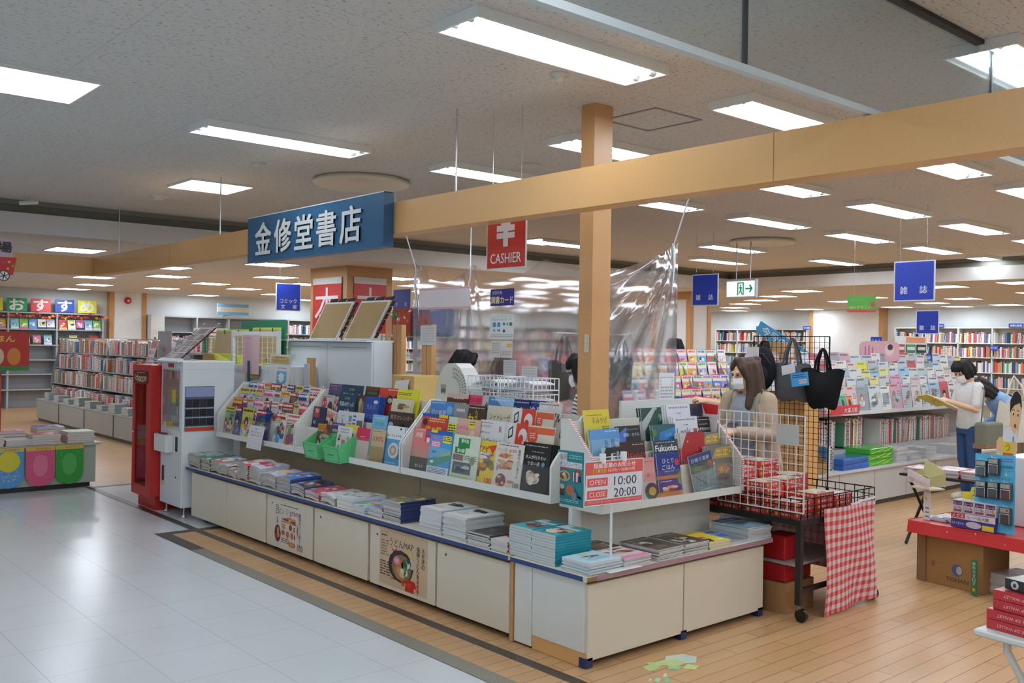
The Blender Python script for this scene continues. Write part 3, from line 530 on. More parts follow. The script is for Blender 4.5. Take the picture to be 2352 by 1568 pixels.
 'creamfood': ('#d6cdb2', [('x', .05, .72, .95, .92, ['#8a6a44', '#b03a2c', '#6f6a52', '#c2934a'], 7), ('p', [(.15, .6), (.6, .56), (.64, .48), (.95, .46), (.95, .3), (.18, .34)], '#d3432e'), ('l', .2, .5, .9, .36, '#f0c8b4', 2), ('e', .7, .62, .06, .05, '#b4703a')], 'cream food magazine with a red band'),
 'purple': ('#5d4a70', [('t', 'ベス', .35, .86, .08, '#b8a4c8', .01), ('f', .2, .6, .12, '#2a2024', '#d8d0d4'), ('f', .5, .58, .12, '#2e2226', '#d8d0d4'), ('f', .8, .57, .12, '#2a2022', '#d8d0d4'), ('l', .1, .96, .9, .92, '#a892b8', 1)], 'purple magazine with three faces'),
 'besuka': ('#6fa6cc', [('t', 'スカ', .42, .7, .26, '#2f4468', .0), ('f', .74, .5, .2, '#b8906a', '#4a5a80'), ('t', '9', .15, .4, .18, '#3a5a8a', .0), ('l', .05, .95, .5, .88, '#3a5a80', 1)], 'light blue magazine with blond figures'),
 'buru': ('#3a3426', [('r', 0, 0, 1, .55, '#3c6a3c'), ('t', 'BURU', .5, .6, .17, '#e0d8b8', .03, .8), ('t', 'PLATINUM', .55, .83, .07, '#5aa04a', .01, .7), ('r', 0, .9, 1, 1, '#6a3a2c')], 'brown and green guide book'),
 'redtrain': ('#cf4630', [('p', [(0, .9), (.35, .7), (.5, .5), (.2, .5), (0, .65)], '#9a9aa2'), ('e', .62, .7, .14, .12, '#3a3030'), ('e', .86, .7, .12, .12, '#3a3030'), ('v', '駅弁', .38, .64, .15, '#f0d8cc'), ('l', .5, .97, .95, .9, '#f3b49a', 1), ('e', .62, .68, .09, .07, '#d8c8b8'), ('e', .16, .55, .1, .06, '#7a2a24')], 'red food travel magazine'),
 'onsen': ('#dfd63c', [('t', '温泉博士', .42, .68, .16, '#3c3a1c', .02, .62), ('l', .06, .92, .7, .84, '#6a661f', 2), ('l', .2, .42, .8, .36, '#55521f', 1), ('e', .86, .66, .06, .05, '#f0ecb8')], 'yellow hot spring magazine'),
 'yramen': ('#c98a84', [('r', 0, 0, 1, .45, '#a7b4b6'), ('e', .7, .22, .4, .2, '#3a3836'), ('e', .75, .22, .22, .1, '#b8a04a'), ('t', 'め', .6, .6, .1, '#8f3a44'), ('l', .1, .92, .9, .86, '#a85a5a', 1)], 'salmon covered noodle book'),
 'hitori': ('#24337e', [('t', 'ひとり', .48, .83, .11, '#e3e6ee', .01, .5), ('t', 'ごはん', .48, .69, .11, '#e3e6ee', .01, .56), ('l', .3, .6, .7, .56, '#aab4d8', 1), ('e', .86, .78, .1, .075, '#c8323c'), ('r', 0, .42, 1, .5, '#a8743c'), ('p', [(.8, .5), (1, .58), (1, .26), (.85, .3)], '#6f8a4a'), ('r', 0, 0, 1, .14, '#b87a3c'), ('x', .1, .12, .9, .3, ['#8a4a30', '#c8a080', '#dcd2c2', '#a86a3a'], 12), ('l', .06, .38, .55, .35, '#dfe2ea', 1)], 'dark blue solo dining book'),
 'higaeri': ('#71898a', [('r', 0, .78, 1, 1, '#33406e'), ('t', '日帰り温泉', .5, .86, .1, '#ccd2de', .01, .8), ('r', 0, .55, 1, .78, '#4a5a4a'), ('x', .05, .5, .95, .76, ['#3c4c3e', '#5d6f58', '#55664e'], 10), ('e', .88, .7, .1, .07, '#b84a48'), ('p', [(.1, .5), (.14, .5), (.62, .2), (.58, .2)], '#3a464a'), ('p', [(.6, .2), (.64, .2), (.75, .52), (.72, .52)], '#98a8a8'), ('l', .3, .12, .85, .06, '#a8b8b8', 1)], 'grey green hot spring day trip magazine'),
 'gold': ('#6f6e68', [('p', [(.28, .95), (1, .98), (1, .72), (.05, .72)], '#a98c4e'), ('t', 'ニエ', .56, .84, .12, '#e0cf62', .0, .6), ('t', '+', .94, .86, .08, '#e0d45a', .03), ('e', .52, .44, .3, .2, '#8f6a42'), ('x', .28, .28, .82, .6, ['#a8703c', '#c08a54', '#b8482c', '#7f8a3a', '#d6a86a'], 14), ('v', '極上ランチ', .12, .62, .06, '#d8d4ca'), ('e', .5, .3, .3, .08, '#5a4a3c')], 'grey and gold dining magazine'),
 'ippai': ('#242626', [('p', [(0, 0), (.05, .8), (.25, 1), (0, 1)], '#a9b8ba'), ('v', '一杯', .62, .84, .13, '#dcdcd6'), ('v', '旅役', .86, .84, .1, '#cfcdc6'), ('e', .7, .3, .16, .12, '#cfbf4a'), ('x', .5, .05, .98, .5, ['#a88a5a', '#5a4a3c', '#c8c0a8'], 8)], 'black book with a curled pale corner'),
 'open': ('#3a211c', [('t', 'Open', .5, .66, .24, '#b8302a', .01, .92), ('l', .5, .93, .95, .89, '#cfc2ba', 1), ('x', .1, .06, .95, .4, ['#5a3428', '#8a5c40', '#4a2a22', '#a8785a'], 12)], 'dark brown magazine with a large red title'),
 'fukuoka': ('#2e3a44', [('t', 'Fukuoka', .52, .80, .15, '#dfe2e4', .04, .9), ('x', .03, .05, .97, .66, ['#3a5a9a', '#b8a04a', '#5a6a74', '#8f9aa0', '#1f2830', '#8a4a3c'], 18), ('l', .1, .95, .9, .91, '#aab4ba', 1)], 'dark city photo magazine with a white title'),
 'aji': ('#a5262a', [('t', '味', .14, .34, .16, '#c98a8a', .01), ('r', 0, 0, 1, .3, '#2c2a40'), ('v', '九州', .66, .66, .06, '#d8605a'), ('e', .3, .8, .03, .02, '#e0b0ac'), ('p', [(.3, 1), (0, .62), (0, 1)], '#b9b2ae')], 'red taste magazine curling at the corner'),
 'yoshino': ('#7fa8cc', [('r', 0, .75, 1, 1, '#5a92c8'), ('x', .02, .1, .98, .7, ['#a9c6de', '#8fb4d4', '#bcd2e4'], 10), ('v', '吉野', .5, .66, .14, '#2c4a74'), ('v', '那珂', .74, .66, .14, '#2c4a74'), ('l', .5, .95, .95, .91, '#dfe9f2', 1)], 'pale blue river magazine'),
 'hotel': ('#262628', [('p', [(0, 0), (0, .8), (.42, .98), (.3, .5)], '#4a70b4'), ('t', '旅館・ホテル', .6, .78, .09, '#dcdcdc', .0, .7), ('t', '390', .5, .5, .2, '#e6e6e6', .01, .52), ('l', .3, .92, .9, .88, '#8f8f92', 1)], 'black hotel guide with curled blue pages'),
 'lake': ('#2b5c64', [('p', [(.1, .3), (.3, .8), (1, .92), (1, .6), (.6, .5)], '#2f7ab8'), ('r', 0, 0, 1, .4, '#28594a'), ('t', '九州', .66, .72, .12, '#79b4d8', .01), ('e', .05, .8, .1, .1, '#4f7a4a')], 'blue green lake magazine'),
 'leak': ('#cfd2da', [('r', 0, 0, 1, .42, '#2f58a4'), ('t', 'Leak', .4, .66, .18, '#55586a', -.008, .58), ('r', .8, .66, .96, .72, '#c8483c'), ('r', .8, .6, .96, .66, '#4a4a54'), ('l', .1, .95, .9, .88, '#8a8f9c', 1), ('l', .4, .82, .6, .79, '#55586a', 1)], 'white city magazine with a blue foot'),
 'temiyage': ('#d6bf3e', [('t', '手みやげ', .6, .78, .14, '#6a5a24', -.005, .6), ('l', .1, .9, .7, .86, '#8a7a34', 1), ('r', .32, .1, .72, .28, '#cf3a28'), ('p', [(.5, .28), (.38, .38), (.44, .28)], '#8f3020'), ('p', [(.54, .28), (.66, .38), (.58, .28)], '#8f3020'), ('l', .68, .66, .95, .58, '#7a6a2a', 2)], 'yellow gift guide with a red parcel'),
 'nine': ('#26423a', [('p', [(0, 0), (0, .7), (.5, 1), (.7, 1), (.2, .5)], '#a9b2b0'), ('p', [(.08, 0), (.1, .5), (.6, .95), (1, 1), (1, 0)], '#26423a'), ('t', '9', .78, .78, .16, '#6fb07a', .02), ('t', '九', .62, .5, .24, '#dfe8e2', .01)], 'dark green magazine with curled pages'),
 'menbon': ('#27293c', [('t', '福岡麺本', .5, .66, .13, '#dcdde2', .02, .68), ('e', .9, .72, .08, .08, '#c83a3c'), ('l', .2, .5, .8, .45, '#9a9cae', 1), ('p', [(0, .6), (0, 1), (.12, 1)], '#b9b9b8')], 'black noodle guide with a red disc'),
}
BIG = ['#c2303a', '#2f56a6', '#e0c23a', '#3f9a5a', '#d86a9a', '#33343c', '#e4e0d8', '#7a4f9a', '#e08a3c', '#58a6cc', '#d9c6b0', '#a9c2d2']
def idol(seed, base=None):
    """a busy popular weekly: masthead, people, cover lines"""
    r = random.Random(seed); b = base or r.choice(['#d8d2cc', '#d9b8b0', '#c8404a', '#d4c8b8', '#b9c4cc', '#e0d8a0', '#c98aa0', '#4a3a40', '#cfd6d2', '#8a5a4a'])
    m = r.choice(['#c2262e', '#d8c22e', '#e0508a', '#2a3f8a', '#b8302c', '#f0e6e0']); s = []
    s.append(('x', 0, 0, 1, .6, [r.choice(BIG), r.choice(BIG), '#d8b8a8', '#5a4038'], 8))
    s.append(('f', r.uniform(.3, .7), r.uniform(.46, .56), r.uniform(.16, .2), r.choice(['#2a201e', '#4a3226', '#1e1a1c']), r.choice(BIG)))
    if r.random() < .6: s.append(('f', r.uniform(.15, .85), r.uniform(.4, .6), r.uniform(.10, .15), '#33261f', r.choice(BIG)))
    hh = r.uniform(.14, .22); s.append(('r', 0, .98 - hh, r.uniform(.8, 1), .98, m)); c = '#f3ece4' if m not in ('#d8c22e', '#f0e6e0') else r.choice(['#3a2a20', '#c2262e'])
    s.append(('l', .06, .95, .94, .95 - hh * .9, c, 1)); s.append(('l', .05, .98 - hh, .95, .90 - hh, r.choice(BIG), 1))
    for i in range(5): y = r.uniform(.06, .7); x = r.choice([.02, .05, .5, .6]); c = r.choice(BIG[:7]); s.append(('l', x, y + .12, x + r.uniform(.3, .45), y, c, 2))
    if r.random() < .5: s.append(('e', r.uniform(.15, .85), r.uniform(.2, .8), .14, .10, r.choice(BIG)))
    return b, s
CMESH = {}
def cover_mesh(key, w, h, th=.006, side='right'):
    k = (key, round(w, 3), round(h, 3), th)
    if k not in CMESH: base, spec, _ = CV[key]; CMESH[k] = mag_mesh(w, h, base, spec, th, side=side, seed=sum(map(ord, key)))
    return CMESH[k]

# ================================================================ the low counter with its cupboards
IVORY, WHITE, EDGEB, EDGEP = '#ddd4c0', '#dfe0da', '#2c437c', '#a5838c'
t = thing('display_counter', 'long low ivory counter with a blue edge strip running along the tiled aisle', 'counter', (3.43, 3.36, 0))
Y0 = 3.36
MB().box(-.03, .56, .450, .47, 8.54 - Y0, .474, IVORY).box(-.032, .56, .450, -.03, 8.54 - Y0, .474, EDGEB).build('worktop', LACQ, t)
MB().box(.47, .5, .475, .49, 8.4 - Y0, .76, '#b9a88a').box(.468, 2.1, .476, .47, 2.104, .75, '#77684e').build('back_board', LACQ, t)
MB().box(.03, .56, .1, .45, 8.36 - Y0, .45, '#8d7350').build('carcass', MATTE, t)
DOORS = [(7.64, 8.38), (6.905, 7.63), (6.15, 6.878), (5.40, 6.122), (4.635, 5.37), (3.94, 4.615)]
for a, b_ in DOORS:
    d = MB().bbox(0, a - Y0, .035, .022, b_ - Y0, .425, .002, IVORY).build('door', LACQ, t)
    if a < 6.8: MB().lathe([(.008, 0), (.008, .003), (0, .003)], (0, 0, 0), '#7d7766', 10).build('lock', METAL, d, (0, b_ - Y0 - .09, .37), (0, -pi / 2, 0))
for y in (8.2, 7.55, 6.86, 6.1, 5.36, 4.6):
    MB().box(.05, y - Y0 - .03, 0, .10, y - Y0 + .03, .1, '#2b3060').build('foot', LACQ, t)
MB().box(-.002, 3.905 - Y0, 0, .04, 3.932 - Y0, .474, '#8a6034').build('end_post', BEECHV, t)
t = thing('corner_counter', 'low white corner counter with two ivory doors and a mauve edge strip', 'counter', (3.43, 3.34, 0))
MB().box(-.03, -.03, .450, .03, .56, .474, IVORY).box(.03, -.03, .45, 1.60, .41, .474, IVORY).box(-.032, 0, .45, -.03, .56, .474, EDGEB).box(.04, -.033, .448, 1.60, -.03, .476, EDGEP).box(-.03, -.032, .45, .04, -.03, .474, '#8a6f4c').build('worktop', LACQ, t)
MB().box(.03, .03, .06, 1.55, .40, .45, '#8d7350').build('carcass', MATTE, t)
MB().bbox(0, .415, .01, .02, .555, .45, .002, WHITE).build('filler_panel', LACQ, t)
MB().bbox(0, .02, .075, .02, .41, .45, .002, WHITE).build('end_panel', LACQ, t)
MB().box(0.004, .01, 0, .03, .41, .075, '#a87c48').build('plinth', BEECH, t)
for a, b_ in ((.012, .775), (.785, 1.55)): MB().bbox(a, 0, .035, b_, .022, .425, .002, IVORY).build('door', LACQ, t)
for x in (0, .76, 1.5): MB().box(x, .0, 0, x + .05, .05, .05, '#2b3060').build('foot', LACQ, t)
MB().box(.32, .39, .475, 1.52, .41, .75, '#cdc9bd').box(.27, .385, .475, .34, .415, .735, WHITE).build('back_board', LACQ, t)
MB().ell(Vector((0, 0, 0)), FX, FZ, -FY, 0, 0, .022, .011, '#7c9a7e').build('tape_scrap', PAPER, t, (.22, -.0315, .455))
# ---------------------------------------------------------------- stepped magazine racks
BYT = [.035, .105, .175, .24]; BZT = [.02, .115, .205, .255]; LEAN = R(9)
def make_rack(name, label, wd, loc, rz, stripe=False, hole=True, guard=True, tall=.50):
    t = thing(name, label, 'magazine rack', loc, (0, 0, rz))
    prof = [(0, 0), (0, .205), (.02, .235), (.26, tall), (.325, tall), (.325, 0)]
    for x in (0, wd - .016):
        sp = MB().prism([(x, y, z) for y, z in prof][::-1], (.016, 0, 0), '#dcdcd4').build('side_panel', LACQ, t)
        if stripe:
            sb = MB(); pr = prof[:5]
            for (y0, z0), (y1, z1) in zip(pr[:-1], pr[1:]):
                nn = max(2, int(math.hypot(y1 - y0, z1 - z0) / .006))
                for i in range(nn):
                    a, b2 = i / nn, (i + 1) / nn; ny, nz = -(z1 - z0), (y1 - y0); l = math.hypot(ny, nz); ny, nz = ny / l * .001, nz / l * .001
                    P = lambda q, xx: (xx, y0 + (y1 - y0) * q + ny, z0 + (z1 - z0) * q + nz)
                    sb.quad(P(a, x - .002), P(a, x + .018), P(b2, x + .018), P(b2, x - .002), '#b8485c' if i % 2 else '#e6dcdc')
            sb.build('striped_tape', PAPER, sp)
    MB().box(.016, .305, 0, wd - .016, .325, tall - .02, '#d6d3c6').build('back_panel', LACQ, t)
    MB().box(.016, 0, 0, wd - .016, .305, .018, '#dcdcd4').box(0, -.004, 0, wd, 0, .045, '#dfe0da').build('base', LACQ, t)
    for k in (1, 2, 3):
        y, z = BYT[k], BZT[k]; yb = y - .012
        MB().prism([(.016, yb - .012, z - .10), (wd - .016, yb - .012, z - .10), (wd - .016, yb + .006, z + .085), (.016, yb + .006, z + .085)], (0, .008, 0), '#d3cfc0').box(.016, yb, z - .012, wd - .016, y + .056, z - .002, '#d3cfc0').build('tier', LACQ, t)
    if guard: MB().box(.016, .002, .046, wd - .016, .005, .20, '#fff').build('clear_guard', ACRYL, t)
    return t
rk1 = make_rack('magazine_rack', 'white stepped rack of string-tied popular weeklies, next to the white vending machine', 1.50, (3.66, 8.38, .745), -pi / 2)
rk2 = make_rack('magazine_rack', 'middle white stepped rack holding the two green card boxes', 1.50, (3.66, 6.868, .745), -pi / 2)
rk3 = make_rack('magazine_rack', 'white stepped rack of food and travel magazines ending at the counter corner', 1.50, (3.66, 5.356, .745), -pi / 2)
rk4 = make_rack('magazine_rack', 'white stepped rack edged with red striped tape behind the opening hours sign', 1.31, (3.73, 3.535, .725), 0, True)
ROW = ['front', 'second', 'third', 'top']
def rack_pos(rack, t_, x, extra=0., dz=0.):
    y = BYT[t_] + extra; p = rack.location + Euler((0, 0, rack.rotation_euler.z)).to_matrix() @ Vector((x, y, BZT[t_] + dz)); return p
def shelve(rack, items, place, wd, group):
    seen = {}; lay = {}
    for t_, x, w, h, key in items:
        base, spec, desc = CV[key]
        x = max(x, w / 2 + .02); x = min(x, wd - .02 - w / 2)
        w2 = max(w, .15); hh = max(.19, min(h, .30))
        lay[t_] = lay.get(t_, 0) + 1
        seen[desc] = seen.get(desc, 0) + 1
        tilt = R(-8) if key in ('higaeri',) else R(10) if (key == 'zun' and t_ == 1) else 0
        ex = .012 * (lay[t_] % 3) * .8
        back = {'otona': 3, 'zun': 3, 'otonatabi': 3, 'onsen': 1, 'leak': 2, 'gold': 3, 'aji': 2, 'nine': 2, 'hitori': 2, 'otori': 3, 'creamfood': 1, 'ringer': 1, 'age': 2, 'yoshino': 1, 'hotel': 1, 'lake': 1}.get(key, 0)
        thk = {'greenbook': .022, 'pinkbook': .02, 'tealbook': .02, 'jaranor': .014, 'jaranblue': .012, 'greybook': .03}.get(key, .006)
        me = cover_mesh(key, w2, hh, thk)
        for c in range(back + 1):
            o = put(me, 'magazine', '', 'magazine', rack_pos(rack, t_, x + .014 * c * (1 if rack is not rk4 else -1), .004 + ex +   .0065 * c), (-LEAN, tilt, rack.rotation_euler.z), group)
            place_ = 'in the %s row of the %s' % (ROW[t_], place)
            o['label'] = '%s %s' % (desc, place_) if not c else '%s spare copy of the %s, %s row of %s' % (nth(c), ' '.join(desc.split()[:4]), ROW[t_], place)
R2 = [(0,.386,.20,.193,'booklet1'),(0,.636,.20,.198,'booklet2'),(0,.915,.179,.244,'pinkbook'),(0,1.085,.168,.203,'tealbook'),(0,1.300,.222,.283,'otori'),(0,1.118,.171,.250,'stagur'),(0,.722,.196,.252,'yellowcomic'),(0,.519,.210,.251,'purplecomic'),(1,.10,.2,.254,'tvnavy'),(1,.20,.24,.237,'zun'),(1,.613,.373,.247,'gosai'),(1,1.009,.197,.248,'lightblue'),(1,1.252,.325,.285,'calendar'),(2,.08,.2,.26,'stage'),(2,.19,.25,.25,'zun'),(2,.436,.260,.283,'seishun'),(2,.726,.320,.279,'otonatabi'),(2,1.159,.248,.281,'creamfood'),(3,.02,.265,.298,'purple'),(3,.05,.277,.246,'besuka'),(3,.393,.325,.307,'seishun'),(3,.666,.180,.308,'buru'),(3,.877,.335,.299,'redtrain'),(3,1.168,.264,.306,'onsen')]
R3 = [(0,.103,.227,.307,'okinawa'),(0,.150,.163,.205,'greenbook'),(0,.353,.237,.307,'jaranblue'),(0,.612,.272,.290,'shachu'),(0,.795,.257,.269,'age'),(0,1.050,.254,.279,'pan'),(0,1.277,.248,.312,'otona'),(1,.057,.288,.305,'michi'),(1,.284,.249,.294,'jaranor'),(1,.552,.240,.294,'jaranpink'),(1,.782,.249,.311,'ringer'),(1,1.017,.220,.311,'donut'),(1,1.246,.236,.309,'machi'),(2,.033,.271,.295,'sora'),(2,.264,.149,.293,'ramen'),(2,.379,.081,.292,'greybook'),(2,.524,.210,.289,'chikara'),(2,.765,.264,.298,'chateau'),(2,1.011,.221,.299,'donut'),(2,1.193,.158,.293,'machi'),(3,.241,.237,.310,'tech'),(3,.475,.239,.312,'nihon'),(3,.713,.255,.306,'skyblue'),(3,.903,.126,.297,'safarinavy'),(3,1.032,.165,.298,'zekkei'),(3,1.181,.201,.292,'gourmet')]
RR = [(0,.458,.15,.252,'yramen'),(0,.675,.212,.264,'hitori'),(0,.985,.22,.249,'higaeri'),(0,1.20,.216,.281,'gold'),(1,.235,.153,.224,'ippai'),(1,.430,.218,.247,'open'),(1,.707,.225,.242,'fukuoka'),(1,.98,.24,.273,'aji'),(1,1.18,.2,.261,'gold'),(2,.259,.237,.233,'yoshino'),(2,.474,.203,.241,'hotel'),(2,.776,.213,.237,'lake'),(2,1.0,.238,.276,'leak'),(2,1.18,.211,.264,'otona'),(3,.259,.216,.291,'temiyage'),(3,.775,.224,.285,'nine'),(3,1.0,.236,.300,'leak'),(3,1.18,.21,.298,'menbon')]
shelve(rk2, R2, 'middle rack', 1.5, 'magazines in the middle rack'); shelve(rk3, R3, 'corner-end rack', 1.5, 'magazines in the rack at the counter corner'); shelve(rk4, RR, 'striped rack', 1.31, 'magazines in the striped rack')
# the weeklies of the first rack: many narrow overlapping issues tied with white string
R1 = [(0,.10,.19,.263,'#8fae7a'),(0,.24,.21,.263,'#3a4a6a'),(0,.459,.217,.268,'#cfc24a'),(0,.60,.17,.266,'#b8402c'),(0,.76,.2,.271,'#2a3a80'),(0,1.121,.19,.273,'#d8dcd8'),(0,1.324,.21,.274,'#d6bc96'),
 (1,.12,.2,.247,'#b8323a')] + [(1, x, .185, .252, None) for x in (.22, .33, .46, .57, .69, .82, .93, 1.03, 1.11, 1.2, 1.33)] + [(2, x, .19, .25, None) for x in (.12, .24, .36, .49, .62, .74, .89, 1.0, 1.1, 1.25, 1.36)] + [(3, x, .19, .255, None) for x in (.16, .28, .4, .53, .62, .72, .85, .99, 1.16, 1.33)]
CW = {'#8fae7a': 'green', '#3a4a6a': 'navy', '#cfc24a': 'yellow', '#b8402c': 'orange red', '#2a3a80': 'deep blue', '#d8dcd8': 'white', '#d6bc96': 'cream', '#b8323a': 'red', '#d8d2cc': 'pale grey', '#d9b8b0': 'pink', '#c8404a': 'crimson', '#d4c8b8': 'beige', '#b9c4cc': 'grey blue', '#e0d8a0': 'pale yellow', '#c98aa0': 'rose', '#4a3a40': 'dark', '#cfd6d2': 'whitish', '#8a5a4a': 'brown'}
cnt = {}
for k, (t_, x, w, h, bc) in enumerate(R1):
    base, spec = idol(100 + k, bc); cnt[t_] = cnt.get(t_, 0) + 1
    x = min(max(x, w / 2 + .02), 1.48 - w / 2)
    for c in range(3 if bc == '#2a3a80' else 1):
        put(mag_mesh(w, h, base, spec, .005, seed=k), 'weekly_magazine', '%s%s popular weekly, %s from the left in the %s row of the string-tied rack' % (nth(c) + ' spare ' if c else '', CW.get(base, 'bright'), nth(cnt[t_]), ROW[t_]), 'magazine',
            rack_pos(rk1, t_, x + .02 * c, .002 + .0065 * (cnt[t_] % 5) + .007 * c), (-LEAN, 0, -pi / 2), 'string-tied weeklies')
sb = MB(); M1 = Matrix.Translation(rk1.location) @ Euler((0, 0, -pi / 2)).to_matrix().to_4x4()
for t_ in range(4):
    for i in range(6 if t_ else 3):
        x = .3 + i * .22 + .05 * (t_ % 2) if t_ else .25 + i * .42
        y, z = BYT[t_] - .006, BZT[t_]
        b = MB().wire([(x, y, z), (x, y + .046, z + .256), (x, y + .075, z + .258)], .0012, '#e9e9ec').tube([(x - .012, y + .05, z + .262), (x + .014, y + .045, z + .266)], .004, '#e9e9ec', 5)
        tag(b.build('tie_string', MATTE, None, rk1.location, (0, 0, -pi / 2)), 'white tie string %s from the left round the %s row of weeklies' % (nth(i + 1), ROW[t_]), 'string', 'tie strings on the weeklies')
# two green card boxes hung on the front of the middle rack
for k, x in enumerate((.33, .63)):
    b = MB(); w = .23
    b.prism([(0, 0, 0), (w, 0, 0), (w, -.03, .125), (0, -.03, .125)], (0, .004, 0), '#63c883')
    t = thing('card_box', ('left' if not k else 'right') + '-hand green card box of booklets on the front of the middle rack', 'display box', rack_pos(rk2, 0, x - .02, -.11, -.025), (0, 0, -pi / 2), 'green card boxes')
    b.build('front_flap', PAPER, t)
    e = MB(); fr = (Vector((0, -.0008, .0)), FX, Vector((0, -.2334, .9724)), Vector((0, -.9724, -.2334)))
    e.rect(*fr, .008, .010, w - .008, .012, '#2d6a42').rect(*fr, .008, .112, w - .008, .114, '#2d6a42').rect(*fr, .008, .01, .012, .114, '#25302a').rect(*fr, w - .012, .01, w - .008, .114, '#25302a').rect(*fr, .07, .058, .16, .064, '#2f7a48').rect(*fr, .09, .09, .14, .093, '#4fae6c').rect(*fr, .08, .04, .15, .042, '#4fae6c').rect(*fr, w - .035, .018, w - .018, .021, '#2f6a44')
    e.build('printed_border', PAPER, t)
    MB().box(0, .004, 0, w, .16, .004, '#58b878').build('bottom', PAPER, t)
    for xx in (0, w - .003): MB().prism([(xx, .004, 0), (xx, .16, 0), (xx, .16, .20), (xx, .10, .20), (xx, -.026, .115)], (.003, 0, 0), '#5cc07c').build('side', PAPER, t)
    MB().box(.003, .157, .004, w - .003, .16, .20, '#a08a5c').build('back', PAPER, t)
for o in [o for o in COL.objects if o.name.startswith('magazine') and 'green box' in o.get('label', '')]:
    o.location = rack_pos(rk2, 0, .44 if 'left green' in o['label'] else .74, -.045, .045)
# ================================================================ stacks lying on the counter
def flop_mesh(w, h, th, base, pages, spine, wave, seed, top=True, cols=None, amp=.012):
    rn = random.Random(seed); a1, a2, ph = rn.uniform(.4, 1) * amp, rn.uniform(.3, 1) * amp, rn.uniform(0, 6)
    def fn(u, v):
        z = 0
        if wave: z = -a1 * 1.6 * (1 - v) ** 2 * (1 + .4 * sin(3 * u + ph)) + a2 * sin(pi * u) * (1 - .6 * v) - a2 * .9 * (u ** 4)
        return ((u - .5) * w, v * h, z)
    blocks = {}
    def cf(u, v):
        if not top or not cols: return base
        k = (int(u * 5), int(v * 7)); 
        if k not in blocks: blocks[k] = rn.choice(cols) if rn.random() < .6 else base
        return blocks[k]
    nu, nv = (10, 14) if top else (5, 4)
    if not wave and not top: nu, nv = 1, 1
    mb = MB().sheet(fn, nu, nv, pages, th, False, cf)
    for j in range(nv): mb.c[-1 - 2 * (nv - 1 - j)] = lin(spine)
    return mb.mesh('magazine', PAPER)
def stack(desc, x, y, w, h, n, th, base, pages=PALE, spine=None, wave=False, cols=None, rz=-pi / 2, z0=.4745, jit=.006, seed=0, spec=None, kind=None, group=None, topkind='copy', amp=.012):
    """n copies one on another; x,y is the middle of the front bottom edge"""
    kind = kind or ('comic_magazine' if 'comics' in desc else 'guide_book' if any(q in desc for q in ('book', 'guides', 'catalogue')) else 'weekly_magazine' if 'weeklies' in desc else 'magazine')
    rn = random.Random(seed * 7 + 3); spine = spine or base
    lower = flop_mesh(w, h, th * .93, base, pages, spine, wave, seed, False, amp=amp)
    top = flop_mesh(w, h, th * .93, base, pages, spine, wave, seed, True, cols, amp) if not spec else None
    if spec:
        mb = MB(); mb.box(-w / 2, 0, -th * .93, w / 2, h, 0, pages, top=base, right=spine)
        art(mb, w, h, spec, seed, (Vector((-w / 2, 0, 0)), FX, FY, FZ)); top = mb.mesh(kind, PAPER)
    for i in range(n):
        last = i == n - 1; a = rz + rn.uniform(-1, 1) * jit * 3
        dx, dy = rn.uniform(-jit, jit), rn.uniform(-jit, jit)
        k = n - 1 - i
        lift = .0017 if wave else 0
        put(top if last else lower, kind, ('top %s, %s' % (topkind, desc)) if last else '%s %s down, %s' % (nth(k), topkind, desc), kind,
            (x + dx, y + dy, z0 + th * (i + 1) + (.014 * 1.5 if wave else 0)), (0, 0, a), group or desc)
NEWS = '#b7b0a6'
XF = 3.425
stack('grey newsprint comics pile at the vending machine end', XF, 8.34, .31, .26, 6, .017, '#8f9a92', NEWS, '#9a938a', True, ['#4a7a5c', '#9aa8b4', '#c9c4b8'], seed=1)
stack('thick comics pile with a green cover', XF, 8.065, .19, .26, 5, .021, '#3f7a56', NEWS, '#2f5c42', True, ['#3f7a56', '#4a6aa8', '#c9d2c9'], seed=2)
stack('thick comics pile with an orange and white cover', XF, 7.875, .175, .26, 5, .020, '#d9d4cc', NEWS, '#c9c4bc', True, ['#d99a4a', '#c8443a', '#4a6ab0', '#e6e2da'], seed=3)
stack('low comics pile with a maroon spine', XF, 7.695, .165, .26, 4, .019, '#c4c4c8', NEWS, '#7a2a30', True, ['#b8c2cc', '#9a4a50', '#d4d0cc'], seed=4)
stack('low floppy weeklies pile beside the red spined comics', XF, 7.525, .165, .26, 8, .008, '#d4c4c4', NEWS, '#c89aa4', True, ['#c8343e', '#e0b0bc', '#d8d4d0', '#7a6a6c'], seed=5)
stack('tall comics pile with red patched spines', XF, 7.32, .20, .26, 8, .017, '#d6cccc', NEWS, '#b03a44', True, ['#d8323e', '#dcd8d4', '#8a8f9a', '#c9a8b0'], seed=6)
stack('tall comics pile with a lilac cover', XF, 7.095, .19, .26, 8, .016, '#ccd2de', NEWS, '#c9c4cc', True, ['#c9d2e6', '#d8486a', '#e6d8de', '#8a9ac0'], seed=7)
stack('pastel covered comics pile beside the blue spined weeklies', XF, 6.85, .22, .26, 5, .020, '#c9c4da', NEWS, '#b8a8b8', True, ['#e6c86a', '#9ac2e0', '#dca8c8', '#d8dce6', '#c8586a'], seed=8)
stack('tall blue spined weeklies pile', XF, 6.60, .22, .27, 11, .010, '#5a82c0', NEWS, '#4a6ab0', True, ['#4a78c0', '#a9c2dc', '#c83a3a', '#b8b0ac'], seed=9, amp=.016)
stack('weeklies pile under a dark sports cover', XF, 6.375, .20, .26, 8, .009, '#5a5a78', '#c4c1ba', '#6a6a80', True, ['#3a4a80', '#d8d2d0', '#d0703a', '#6a3a4a', '#2a2a3c'], seed=10)
